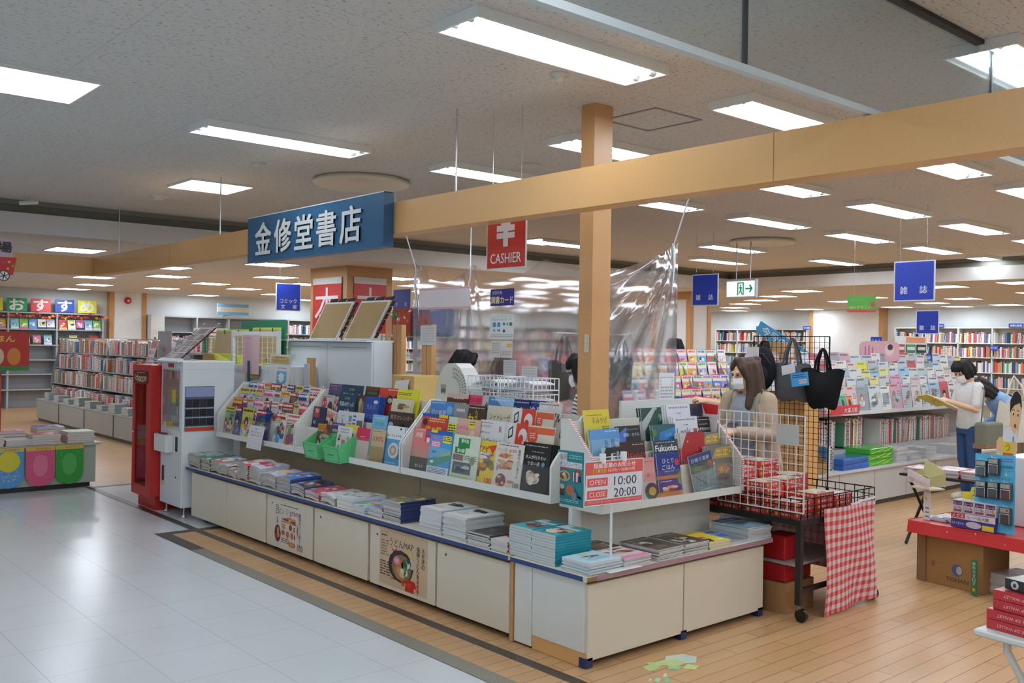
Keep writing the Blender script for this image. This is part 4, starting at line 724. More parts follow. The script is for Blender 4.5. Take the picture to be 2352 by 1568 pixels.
stack('low magenta weeklies pile', XF, 6.155, .20, .26, 7, .0075, '#c8607a', '#c6c3bd', '#c85a80', True, ['#d84a6a', '#e0d4d4', '#8a5a6a'], seed=11)
stack('low grey weeklies pile by the white books', XF, 5.925, .19, .26, 8, .0072, '#c9c9c6', '#cac7c1', '#b0b0b0', True, ['#b8b4b0', '#8a8a8c', '#d8d8d4'], seed=12)
stack('pile of three thick white books', XF + .01, 5.71, .20, .28, 3, .027, '#d4d9dc', '#d6d4ce', '#d6dade', False, ['#6aa0c0', '#d8dcdc', '#9a9490', '#c8b8b0'], seed=13)
stack('magazine pile under a light blue cover', XF, 5.515, .17, .27, 7, .007, '#9abfe0', '#cfccc6', '#b0c4d4', False, ['#5a92d0', '#e0b0c0', '#d8d84a', '#b0d0ea'], seed=14)
stack('blue magazine pile with a red spine', XF + .02, 5.345, .19, .29, 9, .0068, '#6a98d4', '#cfccc6', '#c23a30', False, ['#4a86d0', '#7ab0e0', '#d8503a', '#d8c84a', '#8ab8e8'], seed=15)
stack('tall dark blue spined magazine pile', XF + .015, 5.13, .20, .28, 20, .0068, '#8a7f66', '#c3c1c0', '#2a3a70', False, ['#c8a860', '#6a5a40', '#d6c88a', '#5a6a80', '#b0a890'], seed=16)
UD = [('e', .66, .42, .13, .10, '#4a4438'), ('e', .66, .42, .11, .08, '#cfa878'), ('x', .18, .38, .46, .76, ['#3f3a34', '#4a443c'], 12), ('l', .2, .95, .8, .92, '#6a665e', 1)]
UD2 = [('e', .32, .3, .2, .085, '#6a5c44'), ('e', .32, .3, .185, .072, '#dcc9a0'), ('x', .1, .56, .9, .82, ['#37322c', '#433d36'], 14), ('t', 'うどん', .5, .69, .1, '#e6e4de', .02)]
stack('white noodle books pile nearer the blue spines', XF + .01, 4.70, .22, .29, 14, .0105, '#d8dcdc', '#d2d3d2', '#c9cdcd', False, seed=17, spec=UD2)
stack('white noodle books pile nearer the teal guides', XF + .005, 4.45, .225, .29, 14, .0102, '#d8dcdc', '#d2d3d2', '#c9cdcd', False, seed=18, spec=UD2)
stack('dark covered magazine pile beside the red one', XF, 4.21, .20, .28, 10, .0075, '#3a3634', '#cdcac4', '#4a4440', False, ['#4a4442', '#6a625c', '#332f2e'], seed=19)
stack('low pile under a red lettered cover', XF, 4.03, .15, .26, 9, .0072, '#d4d2ce', '#cfccc6', '#b8403c', False, seed=20, spec=[('r', 0, .4, 1, 1, '#d2352f'), ('e', .5, .55, .5, .2, '#d2352f'), ('l', .1, .75, .9, .55, '#f0d8d0', 2)])
TE = [('r', .02, .66, .98, .96, '#2b9099'), ('r', .05, .76, .4, .94, '#dcdce0'), ('r', .05, .64, .95, .76, '#dcd6dc'), ('t', '福岡', .22, .85, .1, '#8a8490', 0), ('t', 'オンリーワン', .5, .7, .08, '#8a8490', -.005), ('x', .05, .1, .95, .6, ['#c9a878', '#8a4a34', '#6a3a2c', '#d8cdb8', '#35607c', '#b9c2c8'], 16)]
stack('teal local guides pile against the red pile', XF + .01, 3.86, .185, .27, 11, .0152, '#2b96a0', '#c6cbcb', '#17899a', False, seed=21, spec=TE, jit=.002)
stack('teal local guides pile with spines to the corner', XF + .005, 3.668, .185, .27, 11, .0150, '#2b96a0', '#c6cbcb', '#17899a', False, seed=22, spec=TE, jit=.002)
stack('pale blue booklets pile on the counter corner', 3.55, 3.322, .24, .20, 9, .0072, '#b9d2dc', '#d4d6d8', '#c2c6cc', False, seed=23, rz=0, spec=[('x', .2, .45, .8, .7, ['#5a7078', '#8aa0a8', '#43555c'], 10), ('e', .5, .8, .1, .07, '#c9d84a'), ('l', .2, .4, .8, .2, '#8fa8b2', 2)])
stack('pink edged magazines pile beside the sign foot', 3.80, 3.325, .21, .22, 7, .0078, '#cfc4c2', '#d6d3d2', '#d68ab0', False, seed=24, rz=0, spec=[('r', 0, .45, 1, 1, '#c4a894'), ('x', .05, .4, .95, .95, ['#6a3e30', '#8a5844', '#b8b0b8', '#d6d2d0'], 16), ('r', 0, 0, 1, .2, '#d87aa0')])
CAFE = [('t', 'CAFE BOOK', .5, .88, .085, '#c2bca6', .02, .86), ('x', .04, .06, .96, .78, ['#4a3a30', '#6a5646', '#b0a496', '#3a302a', '#8a6a50'], 24)]
stack('cafe books pile behind the sign pole', 3.80, 3.535, .205, .19, 8, .0075, '#4a4038', '#b9bab6', '#3c362f', False, seed=25, rz=0, spec=CAFE)
stack('cafe books pile left of the middle of the end counter', 4.075, 3.325, .215, .28, 8, .0078, '#4a4038', '#c9cac6', '#3c362f', False, seed=26, rz=.02, spec=CAFE)
stack('cafe books pile next to the yellow book', 4.305, 3.33, .21, .28, 8, .0076, '#4a4038', '#c9cac6', '#3c362f', False, seed=27, rz=-.02, spec=CAFE)
stack('few yellow books between cafe books and blue book', 4.525, 3.325, .19, .28, 3, .014, '#d6bd38', '#d4cdb4', '#d6bd38', False, seed=28, rz=-.06, spec=[('p', [(0, .1), (.35, .05), (.5, .3), (.1, .34)], '#26262a'), ('e', .78, .18, .12, .08, '#e8e4da'), ('r', .2, .4, .5, .5, '#c8342c'), ('l', .1, .9, .8, .8, '#8a7420', 1)])
stack('low pile under a blue and grey booklet', 4.74, 3.33, .21, .28, 2, .008, '#7f8890', '#c2c4c4', '#7a828a', False, seed=29, rz=-.03, spec=[('r', 0, .5, 1, 1, '#2f6cb8'), ('l', .2, .86, .8, .66, '#cfe0f0', 2), ('t', '旅', .5, .25, .14, '#4a525a', .01)])
stack('hot spring magazines pile at the cart end of the counter', 4.92, 3.33, .225, .285, 11, .0072, '#5d7a84', '#c6cbcc', '#8a9294', False, seed=30, rz=-.05, spec=[('r', 0, .72, 1, 1, '#2f3f74'), ('t', '日帰り温泉', .45, .86, .1, '#c2c9da', .01, .7), ('x', .05, .4, .95, .72, ['#33423a', '#44584c', '#2c3834'], 10), ('p', [(.1, .2), (.8, .45), (.95, .1), (.3, .05)], '#7d9aa2'), ('e', .85, .88, .08, .05, '#b8403c')])
# ---------------------------------------------------------------- opening hours sign on a clear stand
t = thing('hours_sign', 'red and white opening hours notice in a clear clip stand on the counter corner', 'sign', (3.60, 3.37, .4755))
MB().bbox(-.05, -.075, 0, .20, .03, .006, .002, '#dfe4e6').build('base_plate', LACQ, t)
MB().tube([(.035, 0, .006), (.035, 0, .33)], .0075, '#dfe5e8', 10).tube([(.035, 0, .33), (.035, 0, .60)], .005, '#e4e9ec', 8).build('pole', GLOSSY, t)
f = MB().wire([(-.07, .012, .585), (.14, .012, .585)], .003, '#e6eaee', 6)
f.build('clip_bar', GLOSSY, t)
for x in (-.045, .115): MB().box(x - .012, -.02, .56, x + .012, .004, .61, '#eef2f4').build('clip', GLOSSY, t)
SW, SH = .452, .232; o = Vector((-.185, -.012, .345)); ex = Vector((1, 0, -.018)).normalized(); ez = Vector((.018, 0, 1)).normalized(); fr = (o, ex, ez, -FY)
b = MB(); b.rect(*fr, 0, 0, SW, SH, '#dde3ea', 0).rect(*fr, .006, .006, SW - .006, SH - .006, '#b03a44', .0002).rect(*fr, .009, .009, SW - .009, SH - .009, '#dfe5ec', .0004)
b.rect(*fr, .009, .160, SW - .009, SH - .007, '#e0605c', .0006).rect(*fr, .009, .008, SW - .009, .030, '#e0605c', .0006)
b.text(*fr, '短縮営業のお知らせ', SW / 2, .206, .026, '#f2ece6', .001, .03, .32)
b.rect(*fr, .062, .168, .092, .188, '#d9a33a', .0008).rect(*fr, .122, .168, .160, .188, '#d9a33a', .0008)
b.text(*fr, '8', .077, .178, .015, '#3a2c20', .0012, 0).text(*fr, '月', .106, .178, .018, '#f0e6e2', .001, .02).text(*fr, '1', .141, .178, .014, '#3a2c20', .0012, 0).text(*fr, '日(日)～当面の間', .278, .178, .019, '#f0e6e2', .001, .02, .205)
for y, a, c in ((.107, 'OPEN', '10:00'), (.045, 'CLOSE', '20:00')):
    b.rect(*fr, .022, y - .008, .174, y + .036, '#e0605c', .0006).text(*fr, a, .098, y + .014, .026, '#f0e8e6', .001, .01, .118).text(*fr, c, .31, y + .014, .046, '#3a3c42', .001, 0., .175)
b.text(*fr, 'ご不便をお掛け致しますが、何卒よろしくお願いいたします', SW / 2, .019, .011, '#f0b8b4', .001, 0, .42)
b.build('notice', PAPER, t)
MB().box(-.19, -.0095, .338, .272, -.0085, .582, '#fff').build('clear_cover', ACRYL, t)
# ---------------------------------------------------------------- posters on the cupboard doors and rack ends
def sheet_on(name, label, cat, fr, w, h, base, spec, th=.0012, seed=1, curl=0):
    o, ex, ey, n = fr; b = MB(); P = [o, o + ex * w, o + ex * w + ey * h, o + ey * h]
    b.prism(P, n * -th, base); art(b, w, h, spec, seed, fr)
    return tag(b.build(name, PAPER), label, cat)
base, spec, _ = CV['pan']
sheet_on('poster', 'white bread guide poster taped on the second ivory cupboard door', 'poster', face_left(3.4285, 6.745, .058), .495, .335, '#d8d2c6',
 [('t', 'パン', .22, .80, .14, '#7a3a34', -.004, .16), ('r', .37, .70, .46, .90, '#d8d2c6'), ('e', .415, .82, .045, .09, '#c6bdb2'), ('t', 'gram', .64, .79, .13, '#a03a36', .01, .28), ('l', .2, .96, .75, .92, '#4a443e', 1), ('l', .04, .92, .15, .7, '#6a625a', 5),
  ('v', '福岡のパン屋さん', .82, .82, .085, '#3a3632'), ('t', '100', .84, .09, .14, '#2e2a28', 0, .16), ('x', .22, .56, .72, .70, ['#b4703a', '#c98a54', '#8a4a2c', '#d9b08a'], 16), ('p', [(.22, .58), (.72, .58), (.72, .56), (.22, .56)], '#a85a34'),
  ('x', .22, .40, .44, .55, ['#b09a6a', '#c2a878', '#8f7a4c'], 10), ('e', .53, .48, .05, .07, '#8f4a38'), ('x', .6, .4, .7, .52, ['#7a3a2c', '#9a5238'], 5), ('p', [(.745, .28), (.765, .45), (.75, .62), (.73, .45)], '#b04a34'), ('e', .29, .32, .06, .06, '#b4683c'), ('e', .44, .3, .055, .08, '#d07a4a'), ('e', .58, .3, .045, .08, '#a87a5a'), ('p', [(.66, .2), (.69, .3), (.67, .38), (.64, .3)], '#b4584a'),
  ('e', .11, .27, .1, .2, '#5a2e2c'), ('x', .03, .1, .19, .44, ['#b02c28', '#7a2624', '#d6c83a', '#5a3a70', '#c8a08a'], 14), ('v', '九星', .1, .62, .07, '#3c3834'), ('l', .24, .2, .5, .08, '#8a5a4a', 3), ('e', .58, .1, .12, .06, '#c07a4a'), ('x', .48, .05, .68, .15, ['#a85a34', '#d89a6a'], 6)])
sheet_on('poster', 'yellowed noodle map poster taped on the fourth ivory cupboard door', 'poster', face_left(3.4285, 5.25, .062), .535, .358, '#d2b594',
 [('l', .03, .95, .2, .93, '#b8604a', 1), ('r', .03, .84, .19, .91, '#c9b294'), ('l', .04, .9, .18, .85, '#4a4038', 1), ('l', .04, .8, .2, .5, '#8a7660', 6), ('t', 'うどんMAP', .47, .80, .14, '#3a302a', .005, .5), ('t', '大盛り', .62, .66, .09, '#d8cf3e', .03, .18),
  ('p', [(.24, .72), (.32, .66), (.40, .72), (.36, .64), (.36, .54), (.30, .54), (.30, .64)], '#c23a34'), ('e', .46, .40, .265, .29, '#2c2830'), ('e', .48, .38, .21, .24, '#8a6a4c'), ('x', .34, .2, .62, .52, ['#cdb894', '#b89a70', '#dfd2b4'], 10), ('e', .46, .34, .13, .19, '#b8763a'), ('e', .38, .49, .07, .08, '#dc8a9a'), ('e', .38, .49, .035, .04, '#e8b4bc'), ('x', .5, .24, .68, .58, ['#3f6e48', '#5a8a5c', '#d8dccc', '#2f5a3a'], 18),
  ('e', .70, .5, .07, .09, '#c4beae'), ('v', '大好評の', .92, .80, .085, '#3a302a'), ('v', '福岡うどん本', .82, .80, .085, '#3a302a'), ('v', '最新版!', .82, .235, .075, '#c2362c'), ('l', .02, .42, .24, .14, '#5a4a3c', 6), ('t', 'お待たせしました', .4, .15, .05, '#4a3a30', .01, .3),
  ('p', [(.56, .0), (.74, .0), (.74, .1), (.80, .08), (.76, .2), (.68, .22), (.58, .2)], '#c8281e'), ('t', '第3弾', .58, .115, .09, '#d8482c', .03, .2)])
sheet_on('poster', 'teal local guide poster taped on the end of the striped rack', 'poster', face_left(3.7275, 3.878, .742), .208, .305, '#2a868c',
 [('r', .05, .80, .38, .96, '#d8d4da'), ('t', '福岡', .22, .88, .11, '#6a6470', -.004), ('r', .05, .69, .95, .80, '#d8d4da'), ('t', 'オンリーワン', .5, .745, .085, '#6a6470', -.006, .84), ('l', .45, .93, .95, .84, '#9ad0d0', 2), ('r', .05, .655, .45, .68, '#c23a50'),
  ('e', .27, .53, .23, .10, '#cdb894'), ('e', .27, .53, .18, .075, '#7a4f34'), ('x', .14, .46, .4, .6, ['#dcd2b4', '#c9ab80'], 8), ('e', .75, .55, .18, .13, '#a84a30'), ('r', .62, .45, .82, .62, '#d8d4d0'), ('r', .66, .45, .72, .62, '#2a3560'), ('r', .8, .45, .92, .56, '#2a3560'), ('e', .2, .30, .1, .07, '#5a3a30'), ('e', .2, .33, .09, .05, '#cfc4b8'), ('e', .5, .28, .16, .10, '#b8694a'), ('p', [(.64, .36), (.95, .14), (.95, .2), (.72, .18)], '#27508a'), ('e', .66, .18, .1, .08, '#7f8a8f'), ('r', .07, .16, .3, .24, '#4a3c34'), ('l', .1, .1, .85, .04, '#a9d6d6', 2)])
b = MB(); b.sheet(lambda u, v: (-.012 * sin(pi * v) - .03 * (1 - v) ** 2, -.28 * u + .02 * (1 - v), .20 * v), 6, 8, '#dadadc', .0008)
e = MB(); 
nt_ = tag(b.build('notice', PAPER, None, (3.652, 7.66, .705)), 'curling white paper notice hung on the rack of string-tied weeklies', 'notice')
b = MB(); fr = (Vector((-.0165, -.01, 0)), -FY, FZ, -FX)
for i, (s_, c_) in enumerate((('注意', '#5a5a60'), ('新型コロナウイルス', '#7a7a80'), ('感染防止のため', '#c08a8a'), ('長時間の立ち読みは', '#77777c'), ('ご遠慮ください', '#5f5f66'))):
    b.text(*fr, s_, .13, .175 - i * .029, .017, c_, .0012, 0, None if i == 0 else .19)
b.build('writing', PAPER, nt_)
tag(MB().box(0, 0, 0, .09, .28, .004, '#e4e6e2').build('acrylic_shelf', ACRYL, None, (3.66, 6.62, .728)), 'thin clear shelf slip poking out under the green card boxes', 'shelf strip')
# ---------------------------------------------------------------- signs on the beam
t = thing('shop_sign', 'large dark blue sign board with white shop name characters on the beam', 'sign', (3.35, 7.13, 2.262))
MB().box(0, -1.985, 0, .078, 0, .36, '#2b5273', left='#2f5a7c').box(-.002, -1.985, .355, .08, 0, .362, '#c9cdca').build('board', LACQ, t)
fr = (Vector((0, -.10, 0)), -FY, FZ, -FX)
for i, ch in enumerate('金修堂書店'):
    b = MB(); o, ex, ey, n = fr; o2 = o + ex * (.06 + .325 * i)
    vs, fs, tw, th, _ = glyphs(ch)
    for i, (da, db) in enumerate(((-.006, -.004), (.006, -.004), (-.006, .004), (.006, .004))):
        b.add([o2 + ex * (a / tw * .262 + da) + ey * (.055 + c / th * .245 + db) + n * (.012 + i * .0001) for a, c in vs], fs, '#d3d6d4')
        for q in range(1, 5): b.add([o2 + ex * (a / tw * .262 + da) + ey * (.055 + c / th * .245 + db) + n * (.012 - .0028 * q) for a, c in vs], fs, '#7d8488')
    b.build('character', LACQ, t)
t = thing('cashier_sign', 'red hanging sign with white yen mark and CASHIER', 'sign', (3.75, 4.577, 2.105))
MB().box(0, -.375, 0, .006, 0, .40, '#d9d9da').box(-.001, -.365, .01, 0, -.01, .39, '#c8301f').build('board', LACQ, t)
for y in (-.05, -.32): MB().wire([(.003, y, .40), (.003, y, ZC - 2.107)], .002, '#c9ccca').build('wire', METAL, t)
fr = (Vector((-.001, 0, 0)), -FY, FZ, -FX)
MB().text(*fr, '¥', .185, .26, .23, '#e4e4e6', .001, .05, .17).text(*fr, 'CASHIER', .187, .068, .062, '#e6e6e8', .001, .014, .29).build('lettering', LACQ, t)
# ================================================================ machines at the end of the counter
t = thing('card_vending_machine', 'white trading card vending machine on metal feet at the far end of the long counter', 'vending machine', (3.36, 8.45, 0))
MB().bbox(0, 0, .09, .50, .52, 1.435, .006, '#d9dee0').box(.015, -.001, 1.36, .485, 0, 1.362, '#b0b6b8').build('cabinet', LACQ, t)
for x in (.05, .45):
    for y in (.05, .47): MB().lathe([(.028, 0), (.028, .008), (.012, .02), (.009, .03), (.009, .09)], (x, y, 0), '#b8bab8', 12).build('foot', METAL, t)
w = MB(); w.box(-.004, .04, .80, 0, .48, 1.37, '#c9cdca').box(-.006, .065, .83, -.003, .46, 1.35, '#7f8684')
rn = random.Random(3)
for r_ in range(6):
    for i in range(7):
        if r_ in (0, 5) or i in (0, 6): 
            y0 = .46 - i * .056; z0 = 1.27 - r_ * .082; w.box(-.008, y0 - .046, z0, -.006, y0, z0 + .07, rn.choice(['#8a7f78', '#a89c94', '#6a5f5a', '#b0a49c', '#94888a']))
w.box(-.009, .20, .82, -.007, .34, .87, '#c9b84a').box(-.010, .14, 1.05, -.007, .22, 1.17, '#d8c038').box(-.008, .36, .81, -.006, .44, .86, '#d9d9d6')
f = w.build('card_window', GLOSSY, t)
MB().box(-.012, .06, .825, -.0095, .465, 1.355, '#fff').build('clear_pane', ACRYL, f)
MB().box(-.007, .22, 1.375, 0, .34, 1.41, '#b0304a').build('red_label', PAPER, t)
MB().prism([(-.05, -.005, 1.425), (-.05, .525, 1.425), (0, .525, 1.45), (0, -.005, 1.45)], (0, 0, .012), '#e4e8ea').build('top_flap', LACQ, t)
c = MB().bbox(-.075, .20, .585, 0, .49, .745, .004, '#dde0dd').build('coin_box', LACQ, t)
MB().tube([(-.05, .42, .748), (-.02, .36, .752)], .008, '#3a3a6a', 6).build('coin_knob', GLOSSY, c); MB().tube([(-.05, .36, .748), (-.02, .30, .752)], .008, '#8a2a34', 6).build('coin_knob', GLOSSY, c)
MB().box(-.003, .10, .60, 0, .15, .735, '#2c302e').build('slot', MATTE, t)
MB().box(-.003, .41, .30, 0, .47, .44, '#4a4c4a').box(-.002, .405, .29, 0, .475, .45, '#c9ccca').build('card_outlet', MATTE, t)
MB().box(-.003, .40, .255, 0, .475, .28, '#cfc9a0').build('sticker', PAPER, t)
MB().lathe([(.009, 0), (.009, .004), (0, .004)], (0, 0, 0), '#3c3e3c', 10).build('lock', METAL, t, (-.001, .13, .36), (0, -pi / 2, 0))
b = MB(); b.box(.022, -.006, .345 + .45, .30, 0, 1.205, '#5a6070')
b.box(.025, -.008, 1.11, .297, -.006, 1.20, '#8f98bc')
for r_ in range(3):
    for i in range(4): b.box(.028 + i * .0675, -.009, 1.015 - r_ * .085, .090 + i * .0675, -.006, 1.088 - r_ * .085, '#24262c' if (i + r_) % 2 else '#2c2f36')
    b.box(.025, -.010, .998 - r_ * .085, .297, -.006, 1.008 - r_ * .085, '#a0a6b4')
b.box(.022, -.009, .795, .30, -.006, .838, '#d0452c')
f = b.build('side_poster', GLOSSY, t)
t = thing('gashapon_cabinet', 'tall narrow red glass-doored prize machine reading chance beside the white vending machine', 'prize machine', (3.30, 8.985, 0))
RED = '#c02a26'
b = MB(); D, Wd = .42, .50
b.box(.03, .03, 0, D, Wd - .03, .14, RED); b.build('base', LACQ, t)
b = MB().box(0, 0, .13, D, .02, 1.385, RED).box(0, Wd - .02, .13, D, Wd, 1.385, RED).box(0, .02, 1.365, D, Wd - .02, 1.385, RED).box(0, .02, .13, D, Wd - .02, .15, RED)
b.build('cabinet', LACQ, t)
d = MB().box(-.03, 0, .12, 0, .125, 1.385, RED).box(-.03, Wd - .06, .12, 0, Wd, 1.385, RED).box(-.03, .125, .12, 0, Wd - .06, .22, RED).box(-.03, .125, 1.20, 0, Wd - .06, 1.385, RED).build('door', LACQ, t)
MB().box(-.018, .125, .22, -.014, Wd - .06, 1.20, '#fff').build('door_glass', GLASS, d)
b = MB().box(-.034, .09, 1.205, -.03, .47, 1.325, '#2c1a16'); fr = (Vector((-.0345, .46, 1.21)), -FY, FZ, -FX)
b.text(*fr, 'chance', .185, .052, .062, '#e8dcb0', .001, .03, .27); b.ell(*fr, .04, .055, .028, .033, '#c8402c', .0004).ell(*fr, .33, .048, .028, .03, '#c8402c', .0004); b.rect(*fr, .08, .095, .3, .1, '#e8dcb0').rect(*fr, .1, .012, .28, .017, '#e8dcb0')
b.build('name_plate', GLOSSY, d)
for k in range(8): pass
MB().box(D - .01, .02, .13, D, Wd - .02, 1.385, '#fff').build('clear_back', GLASS, t)
for z in (.40, .66, .90): MB().box(.02, .03, z, D - .03, Wd - .03, z + .006, '#d8dcda').build('shelf', ACRYL, t)
MB().lathe([(.008, 0), (.008, .01), (0, .012)], (0, 0, 0), '#d6d6d2', 10).build('lock', METAL, d, (-.03, Wd - .03, .72), (0, -pi / 2, 0))
rn = random.Random(11)
PR = [('clear bag of goods', '#d8d4cc'), ('orange and black packed toy', '#d8603a'), ('blue packed toy', '#4a6ab0'), ('white boxed prize', '#e0e0dc'), ('brown bagged prize', '#a8805a'), ('yellow packed toy', '#d8b83a'), ('pale green packed prize', '#a9c2a0')]
for k, (z, y, i) in enumerate(((.156, .12, 3), (.156, .26, 0), (.412, .10, 1), (.412, .27, 5), (.672, .12, 4), (.672, .28, 0), (.912, .10, 2), (.912, .27, 6))):
    hh = rn.uniform(.10, .17); b = MB().bbox(-.07, -.06, 0, .07, .06, hh, .025, PR[i][1], 2)
    b.sheet(lambda u, v: ((u - .5) * .12, -.05 + .1 * v, hh + .015 * sin(6 * u) * sin(3 * v)), 4, 3, PR[i][1])
    tag(b.build('prize', GLOSSY, None, (3.30 + .2, 8.985 + y + .02, z + .001)), '%s on the %s shelf of the red machine%s' % (PR[i][1] and PR[i][0], ['bottom', 'second', 'third', 'top'][k // 2], ', left side' if k % 2 else ', right side'), 'prize', 'prizes in the red machine')
# on top of the red machine
t = thing('notice_stand', 'clear stand with a red and white hours notice on top of the red machine', 'notice stand', (3.33, 9.30, 1.386))
MB().prism([(0, .02, 0), (0, -.16, 0), (.07, -.16, .24), (.07, .02, .24)], (.004, 0, 0), '#e4dcda').build('sheet_holder', ACRYL, t)
b = MB(); n = Vector((-.96, 0, .28)).normalized(); fr = (Vector((-.002, .015, .01)), -FY, Vector((.28, 0, .96)).normalized(), n)
b.rect(*fr, .0, 0, .17, .235, '#e2dcdc', .0005).rect(*fr, .01, .155, .16, .225, '#dc6a66', .001).rect(*fr, .01, .09, .06, .13, '#dc6a66', .001).rect(*fr, .01, .03, .06, .07, '#dc6a66', .001).rect(*fr, .01, .005, .16, .018, '#dc6a66', .001)
b.text(*fr, '8:00', .11, .11, .03, '#7a6a6a', .0012).text(*fr, '20:00', .11, .05, .026, '#7a6a6a', .0012); b.build('notice', PAPER, t)
b = MB(); fr = (Vector((0, 0, 0)), -FY, FZ, -FX); b.box(0, -.36, 0, .004, 0, .33, '#c4c4c6').box(-.002, -.2, .2, 0, .0, .33, '#c9c9ce')
for r_ in range(6): b.rect(*fr, .01, .02 + r_ * .03, .2, .024 + r_ * .03, '#8a8a90', .001).rect(*fr, .06 * (r_ % 3) + .02, .03 + r_ * .03, .05 + .06 * (r_ % 3), .042 + r_ * .03, '#9a9aa0', .001)
b.rect(*fr, .13, .12, .2, .16, '#b88a5a', .0015)
tag(b.build('price_list', PAPER, None, (3.60, 9.72, 1.386)), 'grey sheet of printed price strips standing behind the hours notice', 'price list')
# card tray tilted on top of the white machine
t = thing('card_tray', 'sloping brown tray of trading card packs on top of the white machine', 'card tray', (3.40, 8.60, 1.45), (0, R(0), 0))
P0, ex, ey = Vector((0, .38, 0)), Vector((0.0, -1, 0)), Vector((.30, -.10, .30)).normalized(); n = ex.cross(ey).normalized(); fr = (P0, ex, ey, n); L = .44
b = MB(); b.prism([P0, P0 + ex * .33, P0 + ex * .33 + ey * L, P0 + ey * L], n * -.015, '#5a2a2c'); b.build('board', LACQ, t)
b = MB(); rn = random.Random(5)
for r_ in range(5):
    for i in range(8): b.rect(*fr, .015 + i * .038, .015 + r_ * .085, .048 + i * .038, .078 + r_ * .085, rn.choice(['#a89a94', '#8a7c78', '#b8aca6', '#9a8c8a', '#c0b8b4']), .003)
    b.rect(*fr, .0, .080 + r_ * .085, .33, .092 + r_ * .085, '#c9ccd0', .006)
b.build('card_rows', PAPER, t)
b = MB()
for x0 in (-.03, .315):
    for i in range(6): b.rect(*fr, x0, .0 + i * .085, x0 + .045, .07 + i * .085, '#d8d8d8', .008).rect(*fr, x0 + .008, .01 + i * .085, x0 + .036, .06 + i * .085, '#4a4648', .009)
b.build('edge_cards', PAPER, t)
# things standing behind the white machine
def easel_board(name, label, x, y, w, h, col, edge, lean=.12, z=1.2, clips=True):
    t = thing(name, label, 'board', (x, y, z)); b = MB(); e = edge
    b.prism([(0, 0, 0), (0, -w, 0), (lean, -w, h), (lean, 0, h)], (.012, 0, 0), e); b.build('frame', LACQ, t)
    b = MB(); m = .022; k = lean / h
    b.prism([(-.002 + k * m, -m, m), (-.002 + k * m, -w + m, m), (-.002 + k * (h - m), -w + m, h - m), (-.002 + k * (h - m), -m, h - m)], (.003, 0, 0), col); b.build('card_back', PAPER, t)
    if clips:
        for a, z0 in ((.3, h - .05), (.75, h - .05), (.25, .03), (.7, .03)):
            MB().box(k * z0 - .008, -w * a - .006, z0, k * z0 - .003, -w * a, z0 + .045, '#2a2a28').build('clip', METAL, t)
    return t
MB_ = thing('storage_unit', 'white wall-high storage unit behind the string-tied weeklies', 'cabinet', (4.12, 8.1, 0))
MB().box(0, 0, 0, .5, 1.9, 1.39, '#dfe6ea').build('body', LACQ, MB_)
t = thing('yellow_box', 'bright yellow folded display box lying on the white storage unit', 'box', (4.18, 9.1, 1.391))
MB().prism([(0, .9, 0), (0, 0, 0), (0, 0, .09), (.03, .55, .10), (.03, .72, .10), (0, .9, .02)], (.25, 0, 0), '#d9e03c').build('carton', PAPER, t)
MB().box(-.004, .56, .005, -.001, .86, .09, '#b08a3a').build('open_end', PAPER, t)
easel_board('poster_board', 'lime edged poster frame showing its card back, left of the pink sheet', 4.28, 9.98, .78, .36, '#b39a68', '#b6d63a', .06, 1.391)
easel_board('poster_board', 'lime edged poster frame showing its card back, right of the pink sheet', 4.36, 9.25, .62, .38, '#b39a68', '#b6d63a', .06, 1.391)
b = MB(); fr = (Vector((0, 0, 0)), -FY, FZ, -FX); b.box(0, -1.0, 0, .02, 0, .46, '#2c8a66').text(*fr, 'NEW英雑誌', .32, .27, .06, '#7a2a30', .001, .04, .4)
tag(b.build('hanging_sign', PAPER, None, (4.50, 9.70, 1.391)), 'dark green sign board behind the lime edged frames', 'sign')
t = thing('grid_panel', 'white wire grid panel on slotted uprights with a pink sheet, behind the string-tied weeklies', 'grid panel', (4.10, 9.05, 1.0))
for y in (0, -.98): MB().box(0, y - .02, 0, .03, y + .02, .73, '#e2e5e4').build('upright', LACQ, t)
b = MB()
for i in range(1, 9): b.wire([(.01, -.98 * i / 9, .36), (.01, -.98 * i / 9, .72)], .003, '#e4e8e8')
for i in range(8): b.wire([(.006, 0, .37 + i * .05), (.006, -.98, .37 + i * .05)], .003, '#e4e8e8')
b.box(.0, -.96, .68, .012, -.02, .725, '#e2e5e4'); b.build('grid', LACQ, t)
b = MB(); b.sheet(lambda u, v: (-.012 + .012 * sin(6 * u) * (1 - v), -.28 - .36 * u, .31 + .38 * v), 8, 4, '#dab4bc', .001); fr = (Vector((-.014, -.28, .31)), -FY, FZ, -FX)
nt_ = tag(b.build('notice', PAPER, None, t.location), 'pink paper notice hanging on the white wire grid', 'notice')
MB().rect(*fr, .05, .35, .2, .356, '#b08a94', .01).rect(*fr, .03, .3, .2, .303, '#c09aa4', .01).rect(*fr, .03, .27, .2, .273, '#c09aa4', .01).rect(*fr, .03, .24, .18, .243, '#c09aa4', .01).build('print', PAPER, nt_)
tag(MB().box(-.004, -.60, .27, 0, -.33, .33, '#c2a84a').build('notice', PAPER, None, t.location), 'mustard yellow card peeping out under the pink notice', 'notice')
tag(MB().bbox(0, 0, 0, .02, .035, .30, .003, '#33506e').build('ruler', LACQ, None, (4.08, 8.62, 1.14)), 'dark blue upright strip behind the string-tied weeklies', 'strip')
t = thing('leaflet_stand', 'floor guide leaflet stand with a blue face mask picture behind the first rack', 'leaflet stand', (4.10, 8.22, 1.15))
MB().box(0, -.50, 0, .006, 0, .37, '#fff').build('holder', ACRYL, t)
